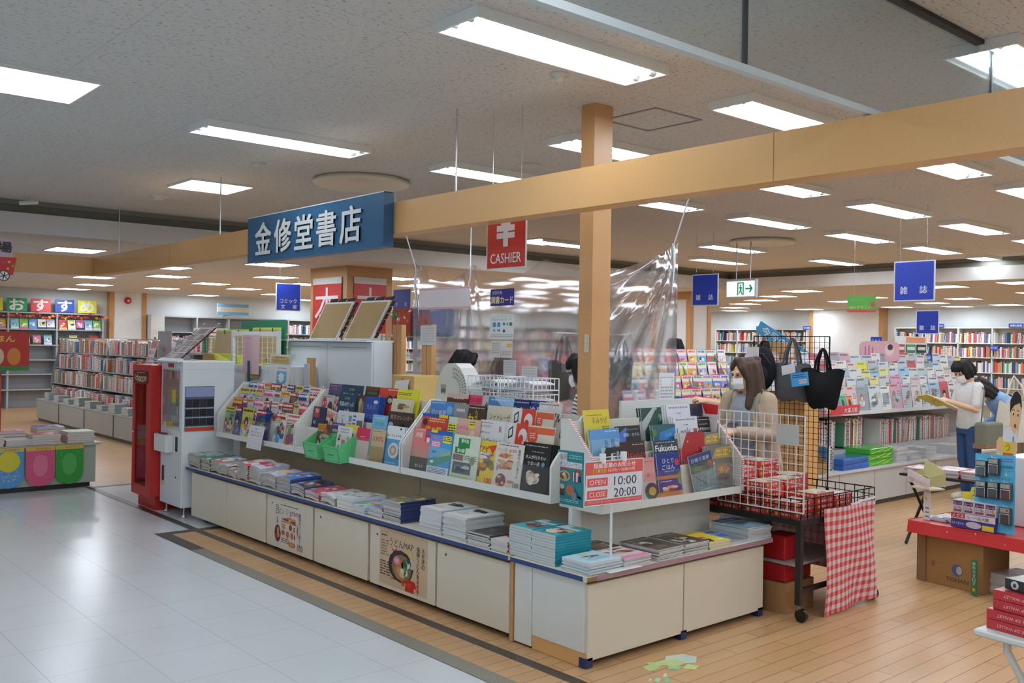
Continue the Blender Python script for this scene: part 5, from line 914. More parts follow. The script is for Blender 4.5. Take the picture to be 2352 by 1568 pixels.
b = MB(); fr = (Vector((-.002, -.02, 0)), -FY, FZ, -FX); b.rect(*fr, 0, .0, .40, .36, '#d8d8d6').rect(*fr, .02, .275, .38, .345, '#cfae6e', .0015); b.text(*fr, 'フロアガイドマップ', .2, .30, .028, '#4a3a26', .002, .02, .3).rect(*fr, .1, .33, .3, .336, '#6a5636', .002)
b.build('floor_guide', PAPER, t)
b = MB(); fr = (Vector((-.02, -.10, 0)), Vector((0, -1, 0)), Vector((.0, -.12, 1)).normalized(), -FX); b.rect(*fr, 0, 0, .33, .27, '#dcdad8', .001).rect(*fr, .07, .09, .26, .21, '#6aaed0', .002).ell(*fr, .165, .15, .05, .045, '#e0e6e8', .003).rect(*fr, .1, .165, .23, .175, '#e0e6e8', .0028).rect(*fr, .1, .13, .23, .14, '#e0e6e8', .0028).rect(*fr, .08, .235, .25, .242, '#9aa4a8', .002).rect(*fr, .08, .055, .25, .06, '#b4babc', .002)
b.build('mask_leaflet', PAPER, t)
tag(MB().box(0, 0, 0, .03, .12, 1.48, '#a8763f').build('plank', BEECHV, None, (4.40, 7.93, 0)), 'narrow wooden plank standing beside the white locker', 'plank')
tag(MB().bbox(0, 0, 0, .01, .09, 1.44, .004, '#b9bcb9').build('divider_plate', LACQ, None, (4.10, 7.46, 0)), 'small grey upright plate behind the weeklies', 'plate')
t = thing('locker', 'tall white double locker behind the middle rack', 'locker', (4.55, 7.13, 0))
MB().box(.01, 0, 0, .21, 1.58, 1.64, '#d4dce0').build('body', LACQ, t)
for a, b_ in ((.005, .785), (.795, 1.575)):
    d = MB().bbox(-.008, a, .02, .01, b_, 1.635, .003, '#d9e1e6').build('door', LACQ, t)
    MB().box(-.010, a + .1, 1.585, -.008, b_ - .1, 1.59, '#9aa4aa').build('rail', LACQ, d)
MB().box(-.06, .01, 1.64, .30, 1.90, 1.655, '#dde3e6').build('top_shelf', LACQ, t)
for k, (y, w) in enumerate(((8.42, .52), (7.76, .48))):
    t = thing('picture_board', ('left' if not k else 'right') + '-hand black edged frame standing back to front on the white locker', 'frame', (4.62, y, 1.656), (0, 0, 0), 'frames on the white locker')
    ex, ey = Vector((0, -1, 0)), Vector((.16, -.62, 1)).normalized(); n = ex.cross(ey).normalized(); fr = (Vector((0, 0, 0)), ex, ey, n); h = .40; h2 = h * 1.08
    b = MB(); b.prism([Vector((0, 0, 0)), ex * w, ex * w + ey * h2, ey * h2], n * -.015, '#d9dbd8'); b.build('rim', LACQ, t)
    b = MB(); b.poly(*fr, [(.02, .02), (w - .02, .02), (w - .02, h2 - .02), (.02, h2 - .02)], '#a78d62', .002); b.build('card_back', PAPER, t)
    b = MB()
    for i in range(6):
        for x in (-.045, w): b.prism([fr[0] + ex * x + ey * (.03 + i * .068) + n * -.02, fr[0] + ex * (x + .045) + ey * (.03 + i * .068) + n * -.02, fr[0] + ex * (x + .045) + ey * (.085 + i * .068) + n * -.02, fr[0] + ex * (x + .01) + ey * (.095 + i * .068) + n * -.02], n * -.01, '#2a2422')
    for i in range(3): b.prism([fr[0] + ex * (.03 + i * .16) + ey * h2 + n * -.02, fr[0] + ex * (.15 + i * .16) + ey * h2 + n * -.02, fr[0] + ex * (.16 + i * .16) + ey * (h2 + .045) + n * -.02, fr[0] + ex * (.04 + i * .16) + ey * (h2 + .04) + n * -.02], n * -.01, '#2a2422')
    b.build('black_edging', MATTE, t)
    t2 = thing('card_stand', ('left' if not k else 'right') + '-hand clear bent acrylic stand before the frames on the locker', 'stand', (4.52, y - .22, 1.656), (0, 0, 0), 'acrylic stands on the locker')
    MB().prism([(0, 0, 0), (0, -.11, 0), (.05, -.11, .15), (.05, 0, .15)], (.004, 0, 0), '#fff').build('back', ACRYL, t2)
    for yy in (0, -.107): MB().prism([(-.06, yy, 0), (0, yy, 0), (.03, yy, .09), (-.06, yy, .03)], (0, -.003, 0), '#fff').build('side', ACRYL, t2)
# upright timber posts, wire shelf and wrapped stock behind them
for k, (y, x) in enumerate(((7.02, 4.78), (6.56, 4.78))):
    b = MB(); b.box(0, 0, 0, .05, .07, 1.80, '#b98848').box(0, .078, 0, .05, .145, 1.80, '#ad7c40')
    tag(b.build('timber_post', BEECHV, None, (x, y, 0)), ('left' if not k else 'right') + '-hand pair of upright timber battens behind the racks', 'post', 'timber battens')
t = thing('wire_shelf', 'white wire stock shelf behind the timber battens', 'shelf', (5.6, 7.7, 0))
for y in (0, .9):
    for x in (0, .45): MB().tube([(x, y, 0), (x, y, 1.72)], .011, '#c4c9ca', 8).build('upright', METAL, t)
b = MB()
for z in (.3, .8, 1.3, 1.5, 1.7):
    for i in range(7): b.wire([(0, .15 * i, z), (.45, .15 * i, z)], .004, '#d0d4d4')
    for x in (0, .225, .45): b.wire([(x, 0, z), (x, .9, z)], .005, '#d0d4d4')
for i in range(8): b.wire([(0, .11 * i + .06, 1.3), (0, .11 * i + .06, 1.72)], .003, '#d0d4d4')
b.build('grid', METAL, t)
for k, (y, z, c, d_) in enumerate(((7.95, 1.705, '#5a6ea0', 'blue and red wrapped picture stock on top of the wire shelf'), (8.35, 1.705, '#a8483a', 'red flowered wrapped stock on top of the wire shelf'), (8.0, .805, '#8aa8b4', 'pale blue wrapped bundle low on the wire shelf'))):
    b = MB().bbox(0, -.19, 0, .3, .19, .30, .04, c, 2); b.ball((.02, -.05, .15), (.06, .12, .12), '#b8503c' if k < 2 else '#a9c2c8'); b.ball((.02, .1, .22), (.04, .08, .05), '#4a7a4a' if k == 1 else c)
    tag(b.build('wrapped_bundle', GLOSSY, None, (5.66, y, z)), d_, 'bundle')
# ================================================================ the till behind the vinyl
t = thing('till_counter', 'white till counter behind the stepped racks', 'counter', (4.20, 4.25, 0))
MB().box(0, 0, 1.08, .55, 2.6, 1.10, '#dfe2e0').build('top', LACQ, t); MB().box(.03, .02, 0, .52, 2.58, 1.08, '#d6dadb').build('body', LACQ, t)
t = thing('till_counter', 'white back board along the top of the striped rack', 'board', (4.36, 3.97, 0))
MB().box(0, 0, .75, .70, .02, 1.30, '#dcdedb').build('board', LACQ, t)
for x in (.14, .34): MB().lathe([(.012, 0), (.016, .01), (.008, .02), (.018, .035), (.014, .05), (.02, .06), (0, .065)], (x, .01, 1.30), '#d8dcdc', 10).build('peg', GLOSSY, t)
t = thing('fan', 'white rounded fan heater with vent slots on the till counter, in front of the clerk', 'fan', (4.27, 5.60, 1.101))
pts = [(0, .20, 0), (0, -.20, 0), (0, -.205, .14)] + [(0, -.2 + .005 + .2 * (1 - cos(a)), .14 + .26 * sin(a)) for a in (.15, .4, .7, 1.0, 1.3)] + [(0, .2 - .005 - .2 * (1 - cos(a)), .14 + .26 * sin(a)) for a in (1.3, 1.0, .7, .4, .15)] + [(0, .205, .14)]
MB().prism(pts, (.14, 0, 0), '#dddfd8', '#d2d4ce').build('housing', LACQ, t)
b = MB(); fr = (Vector((-.001, 0, .14)), -FY, FZ, -FX)
for r_ in (.08, .11, .14):
    for a in range(-20, 90, 9): b.poly(*fr, [(.02 + r_ * cos(R(a)), .06 + r_ * sin(R(a))), (.02 + (r_ + .018) * cos(R(a)), .06 + (r_ + .018) * sin(R(a))), (.02 + (r_ + .018) * cos(R(a + 4)), .06 + (r_ + .018) * sin(R(a + 4))), (.02 + r_ * cos(R(a + 4)), .06 + r_ * sin(R(a + 4)))], '#8f8f80', .0005)
b.build('vents', MATTE, t)
MB().rect(*fr, -.13, .02, -.07, .09, '#a9a99c', .001).rect(*fr, -.125, .03, -.075, .06, '#6f6f68', .0015).build('rating_label', PAPER, t)
for k in range(2):
    t = thing('wire_basket', ('left' if not k else 'right') + '-hand white wire letter basket of papers on the till counter', 'basket', (4.24, 5.36 - .36 * k, 1.101 + .0), (0, 0, 0), 'white wire baskets')
    b = MB()
    for z0, z1 in ((.12, .20), (.23, .31)):
        for (xa, ya, xb, yb, nn) in ((0, 0, 0, -.34, 8), (.24, 0, .24, -.34, 8), (0, 0, .24, 0, 6), (0, -.34, .24, -.34, 6)):
            for i in range(nn + 1): f = i / nn; b.wire([(xa + (xb - xa) * f, ya + (yb - ya) * f, z0), (xa + (xb - xa) * f, ya + (yb - ya) * f, z1)], .0028, '#dde1e6')
            for z in (z0, z1): b.wire([(xa, ya, z), (xb, yb, z)], .004, '#e2e6ea')
        for i in range(1, 8): b.wire([(0, -.34 * i / 8, z0), (.24, -.34 * i / 8, z0)], .0025, '#dde1e6')
    for x in (0, .24):
        for y in (0, -.34): b.wire([(x, y, 0), (x, y, .31)], .004, '#e2e6ea')
    b.build('wire_frame', LACQ, t)
    rn = random.Random(40 + k)
    for q, (zz, c, ds) in enumerate(((.125, '#b8684a', 'orange folder'), (.14, '#d8d8d2', 'white paper bundle'), (.235, '#e0e2e4', 'curled white papers'))):
        bb = MB().sheet(lambda u, v: (.02 + .2 * u, -.02 - .3 * v, .002 + .02 * q * sin(2.5 * v)), 3, 6, c, .008)
        tag(bb.build('papers', PAPER, None, (4.24, 5.36 - .36 * k, 1.105 + zz)), '%s in the %s-hand wire basket' % (ds, 'right' if k else 'left'), 'papers', 'papers in the wire baskets')
tag(MB().bbox(0, -.3, 0, .22, 0, .04, .006, '#3a2c28').build('flat_box', LACQ, None, (4.22, 5.40 + .02, 1.19 + .0)), 'dark brown flat box between the fan and the wire baskets', 'box') if 0 else None
# vinyl screen hung round the till from the beam
KV = 1.283; VX, VY = 5.35, 5.16
def vz(z): return 1.65 + (z - 1.65) * KV
t = thing('vinyl_screen', 'clear plastic vinyl screen hung around the till from thin white cords', 'screen', (0, 0, 0))
def fl(u, v):
    y = (5.965 - (5.965 - 4.02) * u) * KV; top = vz(2.095 + .11 * abs(2 * ((u * 2.6) % 1) - 1) ** 1.6 + (.06 if u < .1 else 0)); z = .95 + (top - .95) * v
    hang = sum(.010 * math.exp(-((y - h * KV) / (.06 + .3 * (1 - v))) ** 2) * sin(34 * (y - h * KV) / (.4 + 1.5 * (1 - v))) for h in (5.93, 5.27, 4.05))
    return (VX + hang + .012 * sin(7 * y + 2 * v), y, z)
MB().sheet(fl, 110, 24, '#fff', .0015).build('vinyl_long_side', VINYL, t)
def frr(u, v):
    x = VX + 1.01 * u; top = vz(2.10 + .24 * u ** 1.7); z = .95 + (top - .95) * v
    d = (1 - u); rad = math.atan2(top + .05 - z, d * 1.0 + .02)
    return (x, VY + .010 * sin(20 * rad) * min(1, 3 * (d + .1)) + .010 * sin(9 * x), z)
MB().sheet(frr, 70, 30, '#fff', .0015).build('vinyl_short_side', VINYL, t)
for a, b_ in (((5.02, 7.55, ZC - .002), (VX, 5.93 * KV, vz(2.19))), ((5.72, 7.22, ZC - .002), (VX, 5.27 * KV, vz(2.10))), ((6.05, 4.72, ZC - .002), (VX + .94, VY, vz(2.31)))):
    MB().tube([a, b_], .006, '#dfe3e6', 8).build('hanging_cord', LACQ, t)
for y, z in ((5.93 * KV, vz(2.20)), (5.27 * KV, vz(2.11))): MB().tube([(VX, y, z + .01), (VX - .01, y + .02, z - .12), (VX - .005, y - .03, z - .32), (VX - .005, y - .06, z - .5)], [.008, .013, .008, .002], '#e6e9ec', 6).build('gather', GLOSSY, t)
MB().tube([(VX + .94, VY, vz(2.33)), (VX + .945, VY - .01, vz(2.2)), (VX + .92, VY - .01, vz(2.0))], [.012, .010, .003], '#e6e9ec', 6).build('gather', GLOSSY, t)
# papers stuck to the vinyl
def stuck(name, label, x, y0, z0, w, h, base, spec, cat='notice'):
    if 4.1 < x < 4.5: x, y0, z0, w, h = VX - .03, y0 * KV, vz(z0), w * KV, h * KV
    return sheet_on(name, label, cat, face_left(x, y0, z0), w, h, base, spec)
stuck('book_token_sign', 'dark blue sticker sign for book cards stuck on the vinyl screen', 4.125, 5.01, 1.905, .25, .115, '#2a2478', [('t', '全国共通', .28, .78, .2, '#c9bd96', .01, .42), ('t', '図書カード', .5, .34, .42, '#cfc296', .03, .9)], 'sign')
stuck('card_notice', 'white notice of accepted payment cards on the vinyl screen', 4.13, 5.01, 1.675, .25, .17, '#d6dcdc', [('r', .02, .88, .98, .98, '#c9d2ca'), ('t', 'クレジットカード', .5, .8, .1, '#4a5458', 0, .8), ('r', .12, .5, .26, .68, '#3f8fb8'), ('r', .32, .5, .44, .68, '#3a80c8'), ('e', .6, .62, .05, .06, '#4a6a90'), ('r', .7, .56, .78, .66, '#8a9aa0'), ('r', .82, .54, .94, .68, '#4a7a6a'), ('e', .18, .36, .06, .06, '#8aa4b4'), ('r', .32, .32, .44, .4, '#4a80b0'), ('e', .6, .34, .05, .06, '#3a4a50'), ('l', .05, .2, .95, .05, '#9aa4a6', 2)])
stuck('memo', 'white memo sheet under the payment card notice on the vinyl', 4.13, 4.995, 1.55, .10, .115, '#d8d6d4', [('l', .1, .85, .9, .2, '#a8a6a4', 5)]); stuck('memo', 'memo sheet with a small yellow label under the payment card notice', 4.13, 4.89, 1.55, .12, .115, '#dad8d6', [('r', .5, .62, .95, .85, '#d8b86a'), ('l', .1, .4, .9, .1, '#aaa8a6', 3)])
stuck('register_sign', 'pale pink edged sign seen from behind through the vinyl, over the clerk', 4.30, 5.86, 1.893, .62, .16, '#e2dde2', [('r', 0, 0, 1, .1, '#dcb4b8'), ('r', 0, .9, 1, .98, '#dcb4b8')], 'sign')
stuck('memo', 'white paper taped to the timber battens left of the clerk', 4.774, 6.72, 1.62, .23, .17, '#d6d6d8', [('l', .1, .9, .9, .1, '#b8b8bc', 6)])
stuck('memo', 'tilted grey white paper stuck on the vinyl over the wire baskets', 4.13, 4.86, 1.42, .13, .115, '#cfd3d6', [('l', .1, .9, .9, .2, '#aeb2b8', 5)]); stuck('memo', 'white paper stuck on the vinyl right of the wire baskets', 4.13, 4.67, 1.40, .15, .10, '#d3d6d8', [('l', .1, .9, .9, .2, '#b4b8bc', 4)])
sheet_on('memo', 'tall white instruction sheet stuck on the vinyl behind the striped rack', 'notice', face_front(6.10, VY - .025, 1.07), .20, .35, '#dde0e6', [('l', .1, .9, .9, .2, '#9aa0a8', 9), ('r', .15, .7, .8, .88, '#e6e8ec')])
for k, (y, z, dy) in enumerate(((6.62, 1.30, .14), (6.46, 1.30, .16))):
    tag(MB().bbox(0, -dy, 0, .26, 0, .27, .004, '#c9a866').build('file_box', PAPER, None, (4.42, y, 1.10)), ('left' if not k else 'right') + '-hand manila file box behind the vinyl beside the clerk', 'file box', 'manila file boxes')
tag(MB().sheet(lambda u, v: (-.01 * sin(4 * v), -.2 * u, .13 * v + .02 * u), 4, 4, '#d9d6d2', .001).build('memo', PAPER, None, (4.41, 6.56, 1.19)), 'crumpled white paper stuck on the manila file boxes', 'notice')
# tote bags hanging on a slim stand behind the vinyl
t = thing('bag_stand', 'slim white metal stand with hooks behind the till post', 'stand', (6.0, 5.98, 0))
MB().tube([(.15, 0, 0), (.15, 0, 1.745)], .01, '#d6dadc', 8).build('pole', LACQ, t); MB().tube([(-.30, 0, 1.745), (.66, 0, 1.745)], .007, '#d6dadc', 8).build('arm', LACQ, t); MB().lathe([(.13, 0), (.13, .015), (0, .02)], (.15, 0, 0), '#d6dadc', 16).build('base', LACQ, t)
def tote(name, label, loc, w, h, strap, col, tagc=None, rz=0, dep=.10, flare=.0):
    t = thing(name, label, 'bag', loc, (0, 0, rz)); b = MB()
    def bag(s):
        def f(u, v):
            ww = w * (1 - .12 * (1 - v) + flare * v); bulge = dep * (sin(pi * u) ** .6) * (.35 + .65 * sin(pi * min(1, v * .9 + .12)))
            return (ww * (u - .5) * (1 if v > .08 else .9), -s * (bulge * .5 + .004), -h * (1 - v) - strap + .012 * sin(9 * u + 2) * (1 - v) + (.02 * sin(3 * pi * u) * v))
        return f
    b.sheet(bag(1), 12, 10, col); b.sheet(bag(-1), 12, 10, col); b.build('body', FABRIC, t)
    for s in (1, -1):
        pts = [(-w * .22, -s * .03, -strap - .03), (-w * .16, -s * .02, -strap * .55), (-.012, -s * .006, -.01), (.012, -s * .006, -.01), (w * .16, -s * .02, -strap * .55), (w * .22, -s * .03, -strap - .03)]
        bb = MB()
        for p0, p1 in zip(pts[:-1], pts[1:]): 
            p0, p1 = Vector(p0), Vector(p1); d = Vector((.012, 0, 0)) if abs((p1 - p0).z) > abs((p1 - p0).x) else Vector((0, 0, .012))
            bb.prism([p0 - d, p1 - d, p1 + d, p0 + d], (0, .004, 0), col)
        bb.build('handle', FABRIC, t)
    if tagc: MB().prism([(-.06 + .02, -dep * .5 - .02, -strap - .09), (.09, -dep * .5 - .02, -strap - .06), (.08, -dep * .5 - .02, -strap + .02), (-.05, -dep * .5 - .02, -strap - .01)], (0, .003, 0), tagc).build('price_tag', PAPER, t)
    return t
tote('tote_bag', 'black tote bag with long handles hanging behind the vinyl left of the post', (5.81, 5.98, 1.74), .39, .34, .25, '#1f2124', '#d8d6d8')
tote('tote_bag', 'dark green bag hanging behind the vinyl right of the post', (6.56, 5.98, 1.74), .31, .29, .22, '#33443a', None)
# ================================================================ wheeled wire-basket cart of red boxes
t = thing('basket_cart', 'black wire basket cart on castors heaped with red boxes', 'cart', (5.02, 3.11, 0))
CX, CY = .88, .85
b = MB().box(0, 0, .575, CX, .04, .61, '#1d1c1c').box(0, CY - .04, .575, CX, CY, .61, '#1d1c1c').box(0, .04, .575, .04, CY - .04, .61, '#1d1c1c').box(CX - .04, .04, .575, CX, CY - .04, .61, '#1d1c1c').box(.04, .04, .60, CX - .04, CY - .04, .608, '#4a4442'); b.build('deck', LACQ, t)
b = MB()
for z in (.65, .69, .735):
    for a, c in (((0, 0), (CX, 0)), ((CX, 0), (CX, CY)), ((0, CY), (CX, CY)), ((0, 0), (0, CY))): b.wire([(*a, z), (*c, z)], .0035 if z < .73 else .005, '#2a2624')
for i in range(13):
    f = i / 12
    for (xa, ya, xb, yb) in ((0, 0, CX, 0), (CX, 0, CX, CY), (0, CY, CX, CY), (0, 0, 0, CY)): b.wire([(xa + (xb - xa) * f, ya + (yb - ya) * f, .61), (xa + (xb - xa) * f, ya + (yb - ya) * f, .735)], .003, '#2a2624')
b.build('basket', METAL, t)
for x in (.0, CX - .035):
    for y in (.0, CY - .035):
        l = MB().box(x, y, .10, x + .035, y + .035, .575, '#1f1e1e').build('leg', LACQ, t)
        w = MB(); cy = y + .017 - .02
        w.tube([(x + .005, cy, .04), (x + .03, cy, .04)], .04, '#141414', 16).tube([(x + .017, y + .017, .07), (x + .017, y + .017, .10)], .014, '#6a6a6a', 8); w.build('castor', GLOSSY, l)
for y in (.02, CY - .05): MB().box(.035, y, .16, CX - .035, y + .03, .185, '#2a2424').build('brace', LACQ, t)
MB().box(.10, .10, .30, CX - .10, CY - .05, .315, '#b0a4a2').build('shelf', LACQ, t)
RB = '#c23a34'
def boxmesh(L, W, H, seed):
    rn = random.Random(seed); b = MB().box(-L / 2, -W / 2, 0, L / 2, W / 2, H, RB, top='#c6bcb0'); fl = (Vector((-L / 2, W / 2, 0)), -FY, FZ, -FX); ff = (Vector((-L / 2, -W / 2, 0)), FX, FZ, -FY); fu = (Vector((-L / 2, -W / 2, H)), FX, FY, FZ)
    for fr, ww in ((fl, W), (ff, L)):
        b.ell(*fr, ww * .14, H / 2, H * .3, H * .34, '#d8b84a').ell(*fr, ww * .8, H / 2, H * .32, H * .32, '#d88a7a').rect(*fr, ww * .3, H * .3, ww * .38, H * .7, '#e6b8b0').rect(*fr, ww * .42, H * .35, ww * .5, H * .65, '#e6b8b0').rect(*fr, ww * .56, H * .3, ww * .66, H * .7, '#e0a8a0').rect(*fr, 0, 0, ww, H * .04, '#8a2420', .0006)
    art(b, L, W, [('x', .05, .05, .95, .95, ['#c8b8a0', '#7a8a5a', '#b0483a', '#dcd4c8', '#8f9a6a', '#d8c8a0'], 14)], seed, fu); return b.mesh('red_box', GLOSSY)
BM = boxmesh(.205, .145, .032, 1); BM2 = boxmesh(.205, .032, .145, 2)
piles = [(.13, .70, 9, 'back row behind the white grid'), (.13, .54, 8, 'pile behind the white grid, next to the gap'), (.35, .70, 9, 'second back row'), (.35, .54, 9, 'pile left of the middle'), (.13, .34, 6, 'middle pile against the white grid'), (.35, .34, 6, 'middle pile of the heap'), (.57, .44, 6, 'middle pile toward the far side'), (.14, .14, 3, 'low pile at the near left corner'), (.37, .13, 4, 'near pile beside the gingham cloth'), (.60, .14, 3, 'near pile at the cloth'), (.58, .66, 7, 'far back pile')]
for k, (x, y, n, d) in enumerate(piles):
    for i in range(n):
        rn = random.Random(k * 40 + i)
        put(BM, 'red_box', ('top red box in the cart, %s' % d) if i == n - 1 else '%s red box up in the cart, %s' % (nth(i + 1), d), 'box', (5.02 + x + rn.uniform(-.004, .004), 3.11 + y + rn.uniform(-.004, .004), .609 + .0325 * i), (0, 0, rn.uniform(-.03, .03)), 'red boxes in the cart')
for i in range(7): put(BM2, 'red_box', 'upright red box standing %s along the near side of the cart' % nth(i + 1), 'box', (5.02 + .13 + .105 * i * 0 + .0, 0, 0), (0, 0, 0)) if 0 else None
t = thing('grid_panel', 'white wire grid panel fixed upright on the aisle side of the cart', 'grid panel', (5.0, 3.70, .66))
b = MB()
for i in range(12): b.wire([(0, -.62 * i / 11, 0), (0, -.62 * i / 11, .58)], .0028 if 0 < i < 11 else .005, '#e6e6e8')
for i in range(11): b.wire([(0, 0, .58 * i / 10), (0, -.62, .58 * i / 10)], .0028 if 0 < i < 10 else .005, '#e6e6e8')
b.build('grid', LACQ, t)
tag(MB().box(0, -.155, 0, .003, 0, .125, '#c3c6c6').build('card', PAPER, None, (4.992, 3.27, 1.06)), 'blank grey card clipped on the white grid of the cart', 'card')
b = MB().prism([(0, .10, 0), (0, 0, 0), (0, -.02, .19), (0, .115, .20)], (.003, 0, 0), '#e2d2d4').prism([(-.002, .085, .13), (-.002, -.012, .13), (-.002, -.02, .19), (-.002, .115, .20)], (.001, 0, 0), '#c2262a')
tag(b.build('header_card', PAPER, None, (4.99, 3.72, 1.08)), 'red topped white header card at the end of the white grid', 'card')
def ging(b, fn, nu, nv, w, h, c1='#ded2d6', c2='#cf4a48', mid='#d9908f', step=.055):
    def cf(u, v):
        a = ((u * w) / step) % 1 < .42; c = ((v * h) / step) % 1 < .42
        return c2 if a and c else mid if a or c else c1
    return b.sheet(fn, nu, nv, c1, .001, True, cf)
t = thing('gingham_cloth', 'red and white gingham cloth hung down the near end of the cart', 'cloth', (5.24, 3.095, 0))
b = MB(); ging(b, lambda u, v: (.60 * u + .02 * sin(3 * v), -.02 + .010 * sin(11 * u + 3 * v) * (1.2 - v) - .012 * sin(5 * v + 8 * u), .0 + .66 * v + .03 * u * (1 - v)), 66, 72, .60, .66); b.build('front_drop', FABRIC, t)
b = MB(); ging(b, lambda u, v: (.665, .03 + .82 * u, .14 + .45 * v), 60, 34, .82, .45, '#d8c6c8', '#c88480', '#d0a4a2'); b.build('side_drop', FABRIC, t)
MB().sheet(lambda u, v: (.30 + .30 * u, -.02 - .006 * sin(9 * u), .655 + .02 * u + .014 * v), 10, 3, '#ece4e6', .002).build('hem', FABRIC, t)
tag(MB().bbox(0, 0, 0, .18, .16, .15, .008, '#b82026').build('red_carton', LACQ, None, (5.15, 3.30, .316)), 'plain red carton on the shelf under the cart', 'box')
tag(MB().bbox(0, 0, 0, .30, .22, .105, .004, '#b02428').build('red_tray', LACQ, None, (5.12, 3.28, .19)), 'red flat box beneath the shelf under the cart', 'box')
t = thing('cardboard_box', 'brown taped cardboard box on the floor under the cart', 'box', (5.10, 3.26, 0)); MB().box(0, 0, 0, .32, .36, .185, '#a87f55').build('carton', PAPER, t); MB().box(-.001, .14, 0, .321, .19, .186, '#957048').build('tape', PAPER, t)

# ================================================================ long magazine gondola
PALES = ['#d6d6d4', '#c9d0d2', '#d8cdc6', '#d2c4c4', '#c8ccd4', '#e0dcd2', '#b9c6ca', '#d4b8bc', '#aab8c0', '#dcd8d8', '#c6c0b8', '#9ec2d8', '#d8d48a', '#b8585c', '#8f9aa0', '#c8a0b0']
def pale(seed, hue=None):
    r = random.Random(seed); b = hue or r.choice(PALES); s = []; ink = r.choice(['#4a4a4e', '#6a5a58', '#b03a44', '#2f4f80', '#8a8a8c', '#5a6a60', '#c85a80'])
    k = r.random()
    if k < .45: s.append(('f', r.uniform(.4, .65), r.uniform(.42, .55), r.uniform(.15, .24), r.choice(['#2a2220', '#5a4030', '#3a2e2a', '#8a6a50']), r.choice(PALES + ['#5a6a80', '#a0525a', '#33343a'])))
    elif k < .8: s.append(('x', .1, .15, .9, .75, [r.choice(PALES), '#8a8480', '#5f6a62', '#b8a898'], 9))
    else: s.append(('r', .15, .2, .85, .7, r.choice(PALES + ['#6a7a8a', '#b8a090'])))
    s.append(('l', .08, .95, r.uniform(.6, .95), .80, ink, 1)); s.append(('l', .06, .3, r.uniform(.3, .5), .08, ink, 3)); s.append(('l', .62, .7, .95, .45, r.choice([ink, '#77777a']), 3))
    return b, s
NAMEC = {'#d6d6d4': 'white', '#c9d0d2': 'bluish white', '#d8cdc6': 'cream', '#d2c4c4': 'pale rose', '#c8ccd4': 'pale blue grey', '#e0dcd2': 'ivory', '#b9c6ca': 'grey blue', '#d4b8bc': 'light pink', '#aab8c0': 'blue grey', '#dcd8d8': 'whitish', '#c6c0b8': 'beige', '#9ec2d8': 'sky blue', '#d8d48a': 'yellow', '#b8585c': 'red', '#8f9aa0': 'grey', '#c8a0b0': 'rose'}
GX0, GX1, GY = 7.65, 12.75, 4.93
t = thing('magazine_gondola', 'long grey white magazine gondola in the middle of the shop', 'shelving', (GX0, GY, 0))
L = GX1 - GX0; GR = '#c4c3c0'
MB().box(0, .03, .05, L, 1.2, .385, GR).box(.02, .06, 0, L - .02, 1.15, .05, '#4a4642').build('plinth', LACQ, t)
MB().box(-.01, 0, .385, L + .01, 1.2, .41, '#cfcfcd').build('worktop', LACQ, t)
b = MB()
for k in range(1, 7): b.box(.7 * k + .35, .028, .05, .7 * k + .354, .03, .385, '#7a7874')
b.build('joint', MATTE, t)
MB().box(0, .58, .41, L, .62, 1.50, '#9a9a98').build('back_panel', LACQ, t)
for z, y0 in ((.955, .22),): MB().box(0, y0, z, L, .58, z + .02, '#d3d3d0').box(0, y0 - .01, z - .012, L, y0, z + .028, '#d8d8d6').build('shelf', LACQ, t)
GBY = [.245, .305, .365, .425, .485]; GBZ = [.978, 1.065, 1.15, 1.235, 1.32]
for k in range(1, 5): MB().box(0, GBY[k] - .006, GBZ[k] - .02, L, GBY[k] + .05, GBZ[k] - .006, '#c9c9c8').build('tier', LACQ, t)
for k in range(5):
    x = .12 + k * 1.22; MB().prism([(x, .23, .975), (x, .23, 1.08), (x, .52, 1.50), (x, .58, 1.50), (x, .58, .975)][::-1], (.008, 0, 0), '#b4b3b2').build('divider', LACQ, t)
gm = {}
special = {(0, 3): '#e0555c', (3, 10): '#d8d44a', (3, 3): '#4a90d0', (0, 11): '#e0dcd2', (1, 2): '#d8dcb0', (4, 2): '#6a3a34'}
for r_ in range(5):
    x = .10 + .03 * (r_ % 3); i = 0; rn = random.Random(r_ + 50)
    while x < L - .25:
        w = rn.choice([.21, .23, .21, .19, .25]); i += 1
        base, spec = pale(r_ * 100 + i, special.get((r_, i)) or None)
        h = rn.choice([.27, .285, .29, .26]); me = mag_mesh(w, h, base, spec, .007, seed=r_ * 50 + i)
        put(me, 'magazine', '%s magazine, %s from the left in the %s display row of the long gondola' % (NAMEC.get(base, 'bright'), nth(i), ['lowest', 'second', 'middle', 'fourth', 'top'][r_]), 'magazine',
            (GX0 + x + w / 2, GY + GBY[r_] + .003 * (i % 2), GBZ[r_]), (-R(9), rn.uniform(-.03, .03), 0), 'magazines on the long gondola')
        x += w + rn.uniform(-.015, .03)
